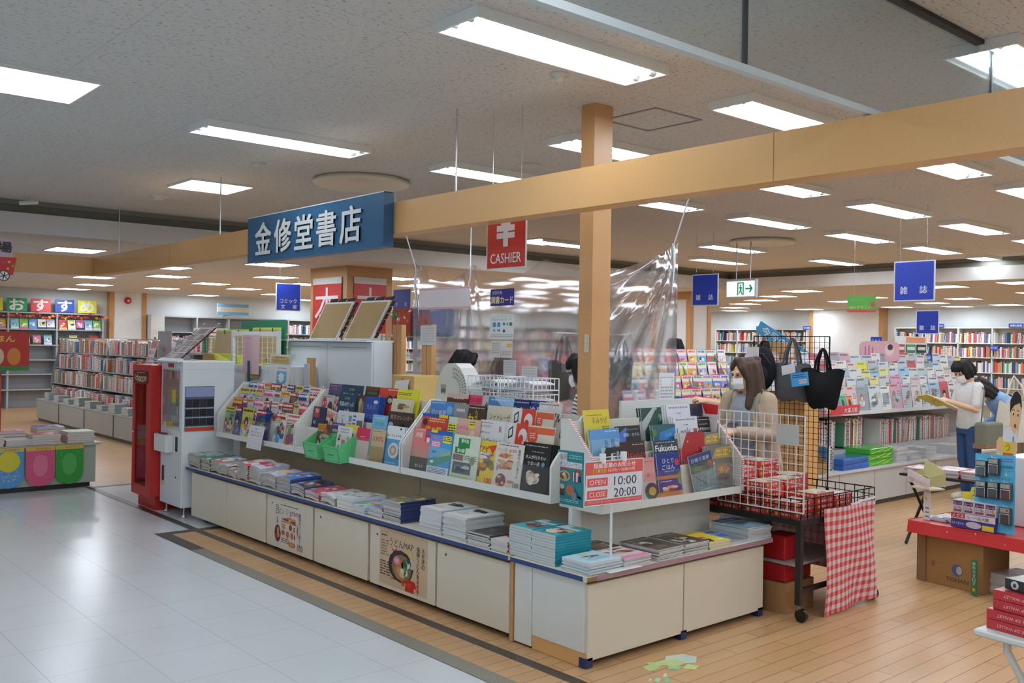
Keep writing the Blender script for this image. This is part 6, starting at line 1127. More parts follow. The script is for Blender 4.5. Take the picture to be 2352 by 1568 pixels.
# spines on the lower shelf
SPC = ['#e6e4e0', '#d8504a', '#e0a0b0', '#34383c', '#e8d86a', '#5a86b0', '#dcdcd8', '#b8a070', '#e8e8e6', '#7a5a4a', '#e6e6e4', '#2f4a80', '#c8c2b8', '#60a080', '#e4e0d8', '#d88a5a']
def spine_mesh(th, h, d, col, band, seed):
    b = MB().box(0, 0, 0, th, d, h, '#dcd8d0', front=col, left=col, right=col, back=col); o = (Vector((0, 0, 0)), FX, FZ, -FY); rn = random.Random(seed)
    y = h * .12
    b.rect(*o, .0, h * .86, th, h * .92, band).rect(*o, 0, h * .06, th, h * .1, band)
    while y < h * .8:
        l = h * rn.uniform(.05, .16); b.rect(*o, th * .28, y, th * .72, min(y + l, h * .82), band); y += l + h * .035
    return b.mesh('book', PAPER)
SPM = {}
def spine(th, h, d, c, k):
    key = (round(th, 3), round(h, 2), round(d, 2), c, k % 3)
    if key not in SPM: SPM[key] = spine_mesh(th, h, d, SPC[c % 16] if isinstance(c, int) else c, ['#4a4a4c', '#f0ece4', '#c83a3a'][k % 3] if (c if isinstance(c, int) else 0) % 16 not in (3, 11) else '#d8d8d8', k)
    return SPM[key]
SPN = ['white', 'red', 'pink', 'charcoal', 'yellow', 'blue', 'pale grey', 'tan', 'bright white', 'brown', 'off-white', 'navy', 'greige', 'green', 'ivory', 'orange']
def fill_spines(x0, x1, y, z, rn, tmin, tmax, hmin, hmax, d, lab, group, rz=0, name='book', gap=.12, lean=.06, palette=None, base=None, start=0):
    x = x0; i = start
    while x < x1 - tmax:
        if rn.random() < gap * .3: x += rn.uniform(.02, .08); continue
        th, h = round(rn.uniform(tmin, tmax), 3), round(rn.uniform(hmin, hmax), 2); c = rn.choice(palette) if palette else rn.randrange(16); i += 1
        a = rn.uniform(0, lean) if rn.random() < .3 else 0
        p = Vector((x, y, z)) if rz == 0 else Vector((y, x1 - (x - x0), z))
        put(spine(th, h, d, c, i), name, lab % (SPN[c], nth(i)), 'book', p, (0, a, rz), group); x += th + .001 + sin(a) * h * .3
    return i
rn = random.Random(77)
i = fill_spines(GX0 + .75, GX0 + 2.1, GY + .34, .59, rn, .014, .04, .25, .32, .2, '%s spined magazine, %s in the left run of spines under the gondola display', 'spines under the gondola display')
fill_spines(GX0 + 2.45, GX1 - .9, GY + .34, .56, rn, .008, .022, .26, .30, .2, '%s thin magazine spine, %s in the right run under the gondola display', 'thin spines under the gondola display', palette=[0, 0, 6, 8, 10, 14, 2, 7, 15, 1, 13, 5, 12], lean=.12)
tag(MB().box(0, 0, 0, 4.9, .26, .16, '#b3b2b0').build('riser', LACQ, None, (GX0 + .1, GY + .31, .411)), 'grey riser board under the row of spines on the gondola', 'riser')
# things on the gondola's worktop
t = thing('kraft_box', 'open brown kraft box of small goods on the left of the gondola worktop', 'box', (7.86, 4.96, .411))
KB = '#9c7c55'
MB().box(0, 0, 0, .60, .005, .11, KB).box(0, .255, 0, .60, .26, .24, KB).box(0, .005, 0, .60, .255, .005, KB).build('tray', PAPER, t)
for x in (0, .595): MB().prism([(x, .005, 0), (x, .005, .11), (x, .15, .23), (x, .255, .24), (x, .255, 0)], (.005, 0, 0), KB).build('side', PAPER, t)
tag(MB().sheet(lambda u, v: (.22 * u, .16 * v, .02 + .03 * sin(4 * u) * sin(3 * v)), 5, 5, '#8f8a92').build('pouch', FABRIC, None, (8.02, 5.0, .425)), 'grey cloth goods lying in the kraft box', 'goods')
tag(MB().prism([(0, 0, 0), (.36, 0, .06), (.34, 0, .24), (-.02, 0, .18)], (0, .002, 0), '#c9ccd0').build('card', PAPER, None, (8.12, 5.12, .78)), 'tilted white price card over the kraft box', 'card')
for k, (x, n, c, nm, dz) in enumerate(((9.02, 2, '#2f66b8', 'blue lidded box', .058), (9.56, 3, '#4cae3e', 'green gift box tied with yellow cord', .062))):
    for i in range(n):
        b = MB().bbox(-.26, 0, 0, .26, .30, dz - .002, .004, c)
        if k: b.wire([(-.24, -.002, .01), (.1, -.002, dz - .01)], .003, '#d8d84a').wire([(-.26, -.002, .03), (.24, -.002, .02)], .002, '#d8d84a').wire([(.05, -.003, .01), (.24, -.003, dz - .01)], .003, '#d8d84a')
        else: b.box(-.262, -.002, .02, .262, 0, .024, '#234f96')
        tag(b.build('gift_box', GLOSSY, None, (x + .03 * i * (-1) ** i * .3, 4.955 + (.02 if k else 0), .411 + dz * i), (0, 0, .02 * i)), '%s, %s from the worktop of the gondola' % (nm, ['lowest', 'second', 'third'][i]), 'box', nm + 'es on the gondola')
t = thing('display_box', 'row of coloured booklets in a red counter display on the gondola', 'display box', (GX0 + .85, GY + .02, .985))
MB().prism([(0, 0, 0), (.55, 0, 0), (.55, -.01, .09), (0, -.01, .09)], (0, .006, 0), '#d84a58').box(0, .006, 0, .55, .2, .005, '#c83a4a').build('tray', PAPER, t)
b = MB(); fr = (Vector((0, -.012, .01)), FX, FZ, -FY); b.text(*fr, '大運占術', .36, .03, .05, '#f0d8d8', .001, .03, .26); b.build('lettering', PAPER, t)
for i, c in enumerate(('#e8d03a', '#d85aa0', '#3ab08a', '#e88a4a')):
    put(mag_mesh(.12, .17, c, [('e', .5, .5, .22, .3, '#3a3034'), ('l', .1, .95, .9, .85, '#333', 1)], .02), 'booklet', '%s booklet in the red counter display on the gondola' % ['yellow', 'magenta', 'green', 'orange'][i], 'booklet', (GX0 + .92 + .135 * i, GY + .06, 1.0), (-R(14), 0, 0), 'booklets in the red display')
for k, (x, n, th, c, d) in enumerate(((10.02, 13, .012, '#d2d4d4', 'white magazine pile right of the green boxes'), (10.36, 9, .010, '#cfc8cc', 'low pale magazine pile on the gondola'), (10.72, 12, .010, '#c8ccd0', 'magazine pile by the legs of the reader'), (11.4, 10, .011, '#d6cfc8', 'magazine pile right of the reader'))):
    stack(d, x, 4.97, .27, .29, n, th, c, '#c9cacb', '#b8bcc0', False, ['#d8d8d6', '#b8a8a8', '#8f9aa8', '#c0c8c0'], rz=.05, z0=.411, seed=60 + k)
for k, (x, y, n) in enumerate(((8.62, 5.06, 4), (8.42, 5.16, 3))):
    for i in range(n): put(spine(.03, .24, .18, [5, 6, 3, 12][i], i), 'book', '%s boxed book, %s of the upright group beside the %s box' % (SPN[[5, 6, 3, 12][i]], nth(i + 1), 'blue' if not k else 'kraft'), 'book', (x + .034 * i, y, .411), (0, 0, -.15), 'upright boxed books on the gondola')
# ---------------------------------------------------------------- bag display on a black wire grid
t = thing('bag_grid', 'black wire grid hung with bags at the end of the gondola', 'grid panel', (7.4, 5.10, .45))
b = MB()
for i in range(17): b.wire([(0, -.77 * i / 16, 0), (0, -.77 * i / 16, 1.30)], .0025 if 0 < i < 16 else .006, '#1c1c1e')
for i in range(27): b.wire([(0, 0, 1.30 * i / 26), (0, -.77, 1.30 * i / 26)], .0025 if i < 26 else .006, '#1c1c1e')
b.build('grid', METAL, t)
for y in (-.002, -.768): MB().box(-.01, y - .01, -.45, .01, y + .01, .0, '#1c1c1e').build('leg', METAL, t)
tag(MB().box(0, 0, 0, .25, .42, 1.25, '#b8834a').build('side_cabinet', BEECH, None, (7.36 + .12, 4.62, 0)), 'tan wooden cabinet behind the black wire grid', 'cabinet')
tote('tote_bag', 'grey dotted shoulder bag hanging in the middle of the black wire grid', (7.28, 4.62, 1.735), .37, .31, .24, '#55565c', '#dcdce0', -pi / 2, .14, 0)
b = MB(); rn = random.Random(9)
t = tote('tote_bag', 'black canvas tote with a blue price card, hanging at the right of the black grid', (7.24, 4.30, 1.65), .30, .32, .19, '#171819', None, -pi / 2, .16, .38)
fr = (Vector((-.22, -.115, -.34)), Vector((.98, 0, .15)).normalized(), Vector((-.15, 0, .98)), -FY); b = MB().rect(*fr, 0, 0, .17, .115, '#4aa0dc', .001).rect(*fr, .075, .02, .155, .055, '#dfe6ea', .002).rect(*fr, .015, .075, .15, .082, '#1f4f80', .002).rect(*fr, .02, .092, .13, .1, '#1f4f80', .002); b.text(*fr, '¥2090', .115, .037, .022, '#4a4a50', .003, 0); b.build('price_card', PAPER, t)
t = thing('backpack', 'black rounded backpack with a white tag hanging at the left of the black grid', 'bag', (7.26, 4.87, 1.70), (0, 0, -pi / 2))
b = MB()
for s in (1,): b.ball((0, -.06, -.24), (.13, .08, .20), '#1b1c20', 16, 12).ball((0, -.12, -.30), (.10, .05, .10), '#202126', 14, 10)
b.build('body', FABRIC, t); MB().tube([(-.05, -.03, -.08), (-.03, -.02, -.0), (.03, -.02, .0), (.05, -.03, -.08)], .012, '#1f2024', 8).build('handle', FABRIC, t)
MB().box(-.11, -.15, -.14, .02, -.147, -.05, '#d8d8da').build('price_tag', PAPER, t); MB().tube([(-.10, -.125, -.16), (-.03, -.145, -.10), (.06, -.14, -.11), (.115, -.11, -.2)], .005, '#3f424a', 6).build('zip', METAL, t)
# ================================================================ puzzle-magazine racks farther back
PZ = ['#d8d04a', '#d8486a', '#5a7ac8', '#e0a04a', '#e8e0d0', '#c85a9a', '#6ab0c8', '#e07a8a', '#e6d8c0', '#b8a0d0']
def puzzle(seed):
    r = random.Random(seed); b = r.choice(PZ); c2 = r.choice(['#c8283a', '#2a3f9a', '#e0c82a', '#d83a7a', '#3a8a4a'])
    return b, [('r', .0, .62, 1, .95, '#efe8dc'), ('l', .08, .92, .92, .66, c2, 1), ('x', .1, .08, .9, .58, [r.choice(PZ), c2, '#efe6d8'], 8), ('r', .05, .0, .6, .12, r.choice(PZ))]
t = thing('puzzle_rack', 'grey tiered rack of colourful puzzle magazines behind the black-clad shopper', 'magazine rack', (7.2, 6.35, 0))
L2 = 2.3
MB().box(0, .05, 0, L2, .62, .55, '#b9b7b4').build('base', LACQ, t); MB().box(0, .55, .55, L2, .6, 1.54, '#a7a6a6').build('back_panel', LACQ, t)
for k in range(6): MB().box(0, .02 + .09 * k, .68 + .145 * k, L2, .10 + .09 * k, .69 + .145 * k, '#b9b8b8').build('tier', LACQ, t)
for x in (.55, 1.25, 1.95): MB().prism([(x, .0, .55), (x, .0, .75), (x, .5, 1.56), (x, .56, 1.56), (x, .56, .55)][::-1], (.008, 0, 0), '#9d9c9c').build('divider', LACQ, t)
for r_ in range(6):
    x = .06; i = 0; rn = random.Random(r_ + 90)
    while x < L2 - .17:
        w = rn.choice([.15, .16, .18]); i += 1; base, spec = puzzle(r_ * 30 + i)
        put(mag_mesh(w, .20, base, spec, .006, seed=i + r_ * 20), 'puzzle_magazine', 'colourful puzzle magazine, %s from the left in row %s up of the puzzle rack' % (nth(i), nth(r_ + 1)), 'magazine', (7.2 + x + w / 2, 6.35 + .03 + .09 * r_, .692 + .145 * r_), (-R(12), rn.uniform(-.04, .04), 0), 'puzzle magazines')
        x += w + rn.uniform(.0, .04)
# ================================================================ bookcases along the right wall
def bookcase(x, y0, y1, zt, label, bays, name='bookcase'):
    t = thing(name, label, 'bookcase', (x, y0, 0)); Wd = y1 - y0
    MB().box(.28, 0, 0, .30, Wd, zt, '#c9c4ae').build('back_panel', LACQ, t); MB().box(0, 0, zt - .03, .30, Wd, zt, '#d9dad6').build('top', LACQ, t)
    for k in range(bays + 1): MB().box(0, Wd * k / bays - .012, 0, .28, Wd * k / bays + .012, zt - .03, '#e6e6e4').build('upright', LACQ, t)
    for z in (.35, .72, 1.09, 1.46, 1.815): MB().box(0, .012, z, .28, Wd - .012, z + .02, '#e6e6e4').build('shelf', LACQ, t)
    return t
bookcase(24.0, 14.78, 17.95, 2.19, 'white wall bookcase left of the white pilaster, right side of shop', 4)
bookcase(24.0, 7.2, 12.15, 2.23, 'white wall bookcase right of the white pilaster, right side of shop', 6)
RBk = random.Random(21)
for (y0, y1, nb, nm) in ((14.78, 17.95, 4, 'left'), (7.2, 12.15, 6, 'right')):
    wd = (y1 - y0) / nb
    for b_ in range(nb):
        ya, yb = y1 - wd * (b_ + 1), y1 - wd * b_
        if yb < 8.7: continue
        for r_, z in ((0, 1.836), (1, 1.481)):
            fill_spines(ya + .02, yb - .02, 24.03, z, RBk, .03, .055, .22, .28, .2, '%s book, %%s on the %s shelf, bay %s, %s wall bookcase' % ('%s', ['top', 'second'][r_], nth(b_ + 1), nm), 'books on the %s wall bookcase' % nm, -pi / 2, gap=.5, lean=.1)
b = MB(); rn = random.Random(5)
for (y0, y1) in ((14.80, 17.93), (8.7, 12.13)):
    for z in (1.112, .742):
        y = y0
        while y < y1 - .06:
            th = rn.uniform(.03, .05); h = rn.uniform(.22, .28); c = rn.choice(SPC); b.box(24.03, y, z, 24.22, y + th - .001, z + h, c); y += th
o = b.build('lower_books', PAPER); tag(o, 'lower rows of books mostly hidden behind the gondolas along the right wall', 'books', None, 'stuff')
# ================================================================ red table with magnifier goods and the leaning blue card
t = thing('red_table', 'low display table under a shiny red cover at the right edge', 'table', (6.62, 3.22, 0), (0, 0, R(-6)))
MB().box(0, -2.0, .40, .85, 0, .42, '#8a6a50').build('top', LACQ, t)
b = MB().sheet(lambda u, v: (-.012 - .008 * sin(20 * u) - .012 * v, .005 - 2.02 * u, .425 - .085 * v), 40, 4, '#c8383a', .001); b.sheet(lambda u, v: (.86 * v - .012, .005 - 2.02 * u, .424 + .001 * sin(30 * u)), 20, 6, '#c8383a', .001)
b.sheet(lambda u, v: (.86 * u, .012 + .006 * sin(15 * u), .425 - .085 * (1 - v)), 12, 4, '#c8383a', .001)
for i in range(9): b.ell(Vector((-.024, -.1 - .2 * i, .37 + .02 * (i % 3))), -FY, FZ, -FX, 0, 0, .007, .007, '#e0a0a0', .002, 5)
b.build('red_cover', GLOSSY, t)
for x in (.05, .75):
    for y in (-.05, -1.95): MB().box(x, y - .02, 0, x + .04, y + .02, .40, '#6a5240').build('leg', LACQ, t)
t = thing('cardboard_box', 'large brown carton printed TOHAN standing on the floor under the red table', 'box', (6.66, 3.14, 0), (0, 0, R(-10)))
b = MB().box(0, -.46, 0, .30, 0, .39, '#9a7245'); b.build('carton', PAPER, t); MB().box(-.012, -.03, 0, .02, .03, .39, '#8a6848').build('corner_flap', PAPER, t)
b = MB(); fr = (Vector((0, -.05, 0)), -FY, FZ, -FX); b.text(*fr, 'TOHAN', .22, .055, .030, '#4a3c40', .001, .02, .17).ell(*fr, .22, .125, .042, .042, '#4a5a90', .001, 20).ell(*fr, .235, .125, .022, .03, '#a9a4a0', .0015).rect(*fr, 0, .155, .41, .157, '#86633c', .001).rect(*fr, .02, .12, .05, .16, '#7a5c40', .001)
b.build('print', PAPER, t)
def tabl(x, y): M = Matrix.Rotation(R(-6), 3, 'Z'); p = M @ Vector((x, y, 0)); return 6.62 + p.x, 3.22 + p.y
x, y = tabl(.02, -.30); t = thing('magnifier_box', 'yellow topped purple counter box of magnifier glasses on the red table', 'display box', (x, y, .427), (0, 0, R(-6)))
b = MB().box(0, -.31, 0, .14, 0, .10, '#4a3f86').build('box', GLOSSY, t)
b = MB(); fr = (Vector((0, 0, 0)), -FY, FZ, -FX)
b.rect(*fr, 0, .0, .31, .10, '#3f3a80', .0005).rect(*fr, .0, .06, .31, .10, '#d8d4d6', .001).rect(*fr, 0, .066, .1, .098, '#b82a34', .0015); b.text(*fr, 'メガネ', .05, .082, .024, '#f0dcdc', .002, .02, .085).text(*fr, 'ルーペ拡大鏡', .19, .08, .024, '#2a2630', .002, .01, .15).text(*fr, '大きく見える!', .05, .03, .018, '#e0dcec', .002, .01, .085).ell(*fr, .16, .03, .055, .022, '#c6c4d4', .0016).rect(*fr, .22, .005, .3, .04, '#d8c23a', .0016); b.build('front_print', GLOSSY, t)
for i in range(4):
    bb = MB().box(0, -.072, 0, .10, 0, .085, '#cfcad6'); f2 = (Vector((0, 0, 0)), -FY, FZ, -FX); bb.rect(*f2, .004, .05, .066, .08, '#5a3a5a', .0006).text(*f2, 'ルーペ', .035, .062, .018, '#e6e0ea', .0014, .01, .05).text(*f2, '拡大鏡', .032, .036, .018, '#5a3a70', .0014, .01, .05).ell(*f2, .058, .03, .008, .008, '#c89a3a', .0014).rect(*f2, .006, .006, .064, .022, '#8a4a5a', .0006)
    x2, y2 = tabl(.035, -.303 - .077 * i); tag(bb.build('magnifier_pack', GLOSSY, None, (x2, y2, .528), (0, 0, R(-6))), 'magnifier pack in the purple counter box, %s from the left' % nth(i + 1), 'pack', 'magnifier packs')
b = MB(); b.prism([(.135, 0, .10), (.135, -.31, .10), (.135, -.31, .215), (.135, -.27, .215), (.135, -.255, .26), (.135, -.07, .27), (.135, -.06, .235), (.135, 0, .23)], (.004, 0, 0), '#dccb3a'); fr = (Vector((.134, 0, .10)), -FY, FZ, -FX)
b.text(*fr, '大きく見える!', .16, .145, .024, '#4a3a20', .001, .01, .16).ell(*fr, .15, .11, .075, .022, '#a8504a', .001).ell(*fr, .15, .105, .07, .022, '#cdc9c2', .0015).rect(*fr, .23, .09, .30, .115, '#5a5a8a', .001); b.build('header', PAPER, t)
# leaning blue hook card
x, y = tabl(.06, -.44); t = thing('hook_card', 'tall sky blue hook card of glasses cleaners leaning at the back of the red table', 'display card', (x, y, .427), (0, 0, R(-12)))
ey = Vector((.16, .10, 1)).normalized(); ex = Vector((0, -1, .04)).normalized(); n = ex.cross(ey).normalized(); fr = (Vector((0, 0, 0)), ex, ey, n); cw, chh = .29, .52
b = MB(); b.prism([fr[0], ex * cw, ex * cw + ey * chh, ey * chh], n * -.006, '#4fa8d0'); fx_ = (fr[0] + ex * (cw * .60), ex, ey, n)
b.text(*fx_, '超極細繊維', .055, .44, .02, '#1f4a6a', .001, .01, .1).text(*fx_, 'クリーナー', .055, .415, .02, '#1f4a6a', .001, .01, .1).text(*fx_, 'くもらない', .055, .36, .02, '#1f4a6a', .001, .01, .1).text(*fx_, 'メガネ拭き', .055, .335, .02, '#1f4a6a', .001, .01, .1).ell(*fx_, .055, .388, .01, .01, '#d8dc4a', .001, 4).rect(*fx_, .0, .49, .1, .496, '#5a5a9a', .001).rect(*fx_, .0, .475, .1, .481, '#5a5a9a', .001)
b.build('card', PAPER, t)
for k, (a, c) in enumerate(((.035, .36), (.125, .38), (.035, .22), (.125, .22), (.215, .22), (.215, .06))):
    h = MB().tube([fr[0] + ex * (a + .03) + ey * (c + .115), fr[0] + ex * (a + .03) + ey * (c + .115) + n * .05, fr[0] + ex * (a + .03) + ey * (c + .125) + n * .055], .003, '#e4e8ea', 6).build('hook', GLOSSY, t)
    o2 = fr[0] + ex * (a - .01) + ey * c + n * .032; bb = MB(); bb.prism([o2, o2 + ex * .075, o2 + ex * .075 + ey * .11, o2 + ey * .11], n * -.025, '#3a3f44'); f2 = (o2, ex, ey, n)
    bb.rect(*f2, .004, .075, .071, .106, '#8f9490').rect(*f2, .01, .01, .065, .058, ['#46606a', '#5a5660', '#4a4f56', '#46504c', '#5a4046', '#4a4440'][k]).rect(*f2, .004, .064, .071, .067, '#e6e8e8').rect(*f2, .004, .006, .006, .066, '#e6e8e8', .0006).rect(*f2, .069, .006, .071, .066, '#e6e8e8', .0006).ell(*f2, .054, .09, .008, .008, ['#7ab0b0', '#a8a8a8', '#c0c0c8', '#6a8a7a', '#d88a9a', '#a83a3a'][k], .0008)
    ob = bb.build('cleaner_pack', GLOSSY, None, t.location, t.rotation_euler); tag(ob, 'black and silver cleaner pack on the blue card, %s' % ['top row left', 'top row right', 'middle row left', 'middle row centre', 'middle row right', 'alone at the bottom right'][k], 'pack', 'cleaner packs')
x, y = tabl(.42, -.42); tag(MB().bbox(0, -.9, 0, .4, 0, .48, .006, '#dde2e6').build('white_case', LACQ, None, (x, y, .427), (0, 0, R(-6))), 'white plastic case behind the blue hook card', 'case')
b = MB(); b.box(0, -.22, 0, .005, 0, .14, '#dcdcd8'); fr = (Vector((0, 0, 0)), -FY, FZ, -FX); b.text(*fr, '坐骨', .08, .09, .06, '#3a3a3c', .001, .02).rect(*fr, .02, .03, .18, .04, '#6a6a6c', .001).rect(*fr, .0, .0, .22, .008, '#4a7a8a', .001)
x, y = tabl(.45, -.78); tag(b.build('book_cover', PAPER, None, (x, y, .908), (0, 0, R(-6))), 'white health book standing on the white case at the picture edge', 'book')
# cut-out salesman figure
x, y = tabl(.45, -.46); t = thing('standee', 'cardboard cut-out cartoon man in shirt and tie with raised hands on the white case', 'standee', (x, y, .908), (0, 0, R(-10)))
b = MB(); fr = (Vector((0, .08, 0)), -FY, FZ, -FX)
b.prism([Vector((0, .08 - a, c)) for a, c in ((.0, .0), (.14, .0), (.15, .09), (.16, .17), (.175, .28), (.185, .36), (.18, .43), (.15, .465), (.12, .455), (.095, .39), (.095, .30), (.10, .22), (.06, .20), (.04, .12), (.0, .10))][::-1] if False else [Vector((0, .08 - a, c)) for a, c in ((.0, .0), (.14, .0), (.15, .09), (.16, .17), (.175, .28), (.185, .36), (.18, .43), (.15, .465), (.12, .455), (.095, .39), (.095, .30), (.10, .22), (.06, .20), (.04, .12), (.0, .10))], (.004, 0, 0), '#d8cfc0'); b.build('board', PAPER, t)
b = MB(); b.poly(*fr, [(.05, .0), (.14, .0), (.155, .13), (.15, .19), (.10, .21), (.05, .19)], '#dfe2e6', .001).poly(*fr, [(.115, .0), (.128, .0), (.13, .14), (.12, .14)], '#4a90c0', .0016).poly(*fr, [(.098, .22), (.13, .155), (.15, .19), (.175, .29), (.178, .36), (.10, .36)], '#e0bd8c', .0018)
b.poly(*fr, [(.098, .30), (.10, .39), (.125, .45), (.15, .462), (.175, .43), (.183, .36), (.178, .33), (.17, .38), (.13, .36), (.11, .33)], '#2a2426', .0022).ell(*fr, .122, .30, .008, .016, '#f2efe8', .0024).ell(*fr, .156, .295, .007, .015, '#f2efe8', .0024).ell(*fr, .123, .298, .005, .012, '#2a2220', .0028).ell(*fr, .157, .293, .005, .012, '#2a2220', .0028).ell(*fr, .137, .215, .009, .016, '#a83a44', .0026).rect(*fr, .112, .325, .132, .33, '#2a2220', .0026).rect(*fr, .15, .32, .165, .325, '#2a2220', .0026)
b.ell(*fr, .03, .07, .028, .06, '#e0b888', .002).ell(*fr, .135, .06, .02, .05, '#e0b888', .002).rect(*fr, .05, .0, .12, .10, '#d8c83a', .0022).text(*fr, 'う', .085, .06, .05, '#b0483a', .003, .01).rect(*fr, .05, .0, .12, .02, '#c84a3a', .0024); b.build('figure_print', PAPER, t)
# pop-up stand with an open card box
x, y = tabl(.10, -.06); t = thing('leaflet_box', 'open cream card box on a thin printed stand at the corner of the red table', 'display box', (x, y, .427), (0, 0, R(-20)))
b = MB().box(-.004, -.045, 0, 0, .015, .22, '#dfe2e4'); fr = (Vector((-.0045, .012, 0)), -FY, FZ, -FX); b.ell(*fr, .02, .15, .012, .012, '#d8c84a', .001).rect(*fr, .012, .02, .05, .03, '#4a90a8', .001).rect(*fr, .016, .05, .05, .06, '#6a9a6a', .001).rect(*fr, .014, .08, .05, .09, '#4a90a8', .001); b.build('stand', PAPER, t)
b = MB().prism([(-.07, .11, .27), (-.07, -.10, .23), (-.06, -.10, .30), (-.06, .11, .35)], (.004, 0, 0), '#d8ccc8').box(-.06, -.10, .22, .08, .10, .23, '#c9c09a'); fr = (Vector((-.0705, .10, .262)), Vector((0, -1, -.19)).normalized(), FZ, -FX); b.text(*fr, 'お仕事ベストセレクト', .1, .03, .032, '#b05a64', .002, .01, .18); b.build('tray', PAPER, t)
MB().prism([(.08, .11, .30), (.08, -.10, .24), (.09, -.07, .36), (.09, .10, .42)], (.004, 0, 0), '#c2bd86').build('lid', PAPER, t)
for yy in (.11, -.10): MB().prism([(-.065, yy, .25), (.08, yy, .26), (.08, yy, .34), (-.06, yy, .32)], (0, -.003, 0), '#bdb27e').build('side', PAPER, t)
for k in range(3):
    x, y = tabl(.10 + .03 * k, -.13 - .06 * k); stack(['purple magazine pile at the red table corner', 'green magazine pile behind the purple one on the red table', 'white magazine pile against the purple counter box'][k], x, y, .17, .23, 2 + k, .008, ['#a89ab8', '#a8b89a', '#d2d0d2'][k], '#c8c4c8', '#5a4a80', False, ['#6a5a90', '#c8c0d0', '#8a9a70', '#d8d4c8'], rz=R(-96 + 8 * k), z0=.427, seed=80 + k)
x, y = 6.58, 2.80; t = thing('catalogue_sign', 'narrow green upright catalogue sign under the red table beside the carton', 'sign', (x - .06, y - .06, 0), (0, 0, R(-20)))
b = MB().box(0, -.045, 0, .006, 0, .24, '#2f7a58'); fr = (Vector((0, 0, 0)), -FY, FZ, -FX); b.text(*fr, '無料カタログ', .022, .215, .024, '#dfe8d8', .001, .01, None, 'c', True).ell(*fr, .022, .04, .014, .012, '#d8c83a', .001); b.text(*fr, '0円', .022, .04, .012, '#b03028', .002, .02); b.build('board', PAPER, t)
stack('thick catalogue pile on the floor under the red table', 6.64, 2.56, .24, .30, 11, .013, '#c8c4c0', '#b4b0ac', '#a8a4a0', False, ['#d8d4d0', '#a8b0b4', '#c0a8a8'], rz=-pi / 2 - .2, z0=.0, seed=90)
tag(MB().box(0, -.5, 0, .3, 0, .26, '#a9b0a4', left='#c2bfb8').build('book_carton', PAPER, None, (6.95, 2.55, 0), (0, 0, R(-8))), 'pale carton behind the catalogue pile under the red table', 'box')
# ================================================================ white table corner with wallet boxes
t = thing('white_table', 'corner of a white tubular-legged table at the right edge of the picture', 'table', (3.66, 1.53, 0), (0, 0, R(-8)))
MB().bbox(0, -.9, .575, .6, 0, .60, .006, '#d9dcda').build('top', LACQ, t)
for x, y, dx, dy in ((.06, -.10, .10, -.18), (.54, -.10, .0, -.1), (.06, -.80, .08, .12), (.54, -.8, 0, .1)): MB().tube([(x, y, .575), (x, y, .53), (x + dx * .2, y + dy * .2, .45), (x + dx, y + dy, .012)], .014, '#d4d6d2', 10).build('leg', LACQ, t)
for i in range(4):
    b = MB().box(0, -.30, 0, .20, 0, .036, '#c02a30', top='#a83238'); fr = (Vector((0, 0, 0)), -FY, FZ, -FX)
    b.text(Vector((0, -.30, .036)), FY, -FZ, -FX, 'DOUBLE ZIP WALLET', .18, .018, .011, '#e6b8b8', .001, .005, .16).poly(*fr, [(.20, .0), (.29, .0), (.29, .036)], '#d8d4d4', .0008).box(0, -.30, .0, .2003, 0.0003, .0012, '#7a1a20')
    tag(b.build('wallet_box', GLOSSY, None, (3.71 + .012 * (i // 2), 1.50 - .018 * (i // 2), .6005 + .037 * i), (0, 0, R(-10 + 2 * (i % 2)))), 'glossy red wallet box, %s from the top of the pile on the white table' % nth(4 - i), 'box', 'red wallet boxes')
b = MB().box(0, -.28, 0, .19, 0, .04, '#2a2a2c', top='#6a6a6c'); fr = (Vector((0, 0, 0)), -FY, FZ, -FX); b.ell(*fr, .04, .02, .016, .016, '#c8c8c8', .001).rect(*fr, .035, .012, .045, .026, '#2a2a2c', .002).rect(*fr, .08, .016, .16, .022, '#9a9a9c', .001)
tag(b.build('wallet_box', GLOSSY, None, (3.76, 1.455, .75), (0, 0, R(-14))), 'black and silver boxed wallet lying on top of the red boxes', 'box')
# ================================================================ folding table with magazines
t = thing('folding_table', 'black cross-legged folding table of red topped magazines beyond the red table', 'table', (8.0, 3.50, 0))
MB().box(-.3, -.34, .585, .3, .34, .605, '#2b2624').build('top', LACQ, t)
for y in (-.28, .28):
    MB().tube([(-.27, y, .59), (.25, y, .01)], .013, '#2f2b2a', 8).build('leg', METAL, t); MB().tube([(.27, y + .02, .59), (-.25, y + .02, .01)], .013, '#2f2b2a', 8).build('leg', METAL, t)
for k, (x, y, n, d) in enumerate(((7.74, 3.72, 5, 'near left magazine pile on the folding table'), (7.76, 3.48, 6, 'middle magazine pile on the folding table'), (7.78, 3.26, 6, 'magazine pile on the folding table behind the blue card'))):
    stack(d, x, y, .21, .28, n, .010, '#d6ccd0', '#c8bcbc', '#c03034', False, ['#d8d0d2', '#c05a64', '#a8a0a8', '#e0dce0'], z0=.6055, seed=95 + k)
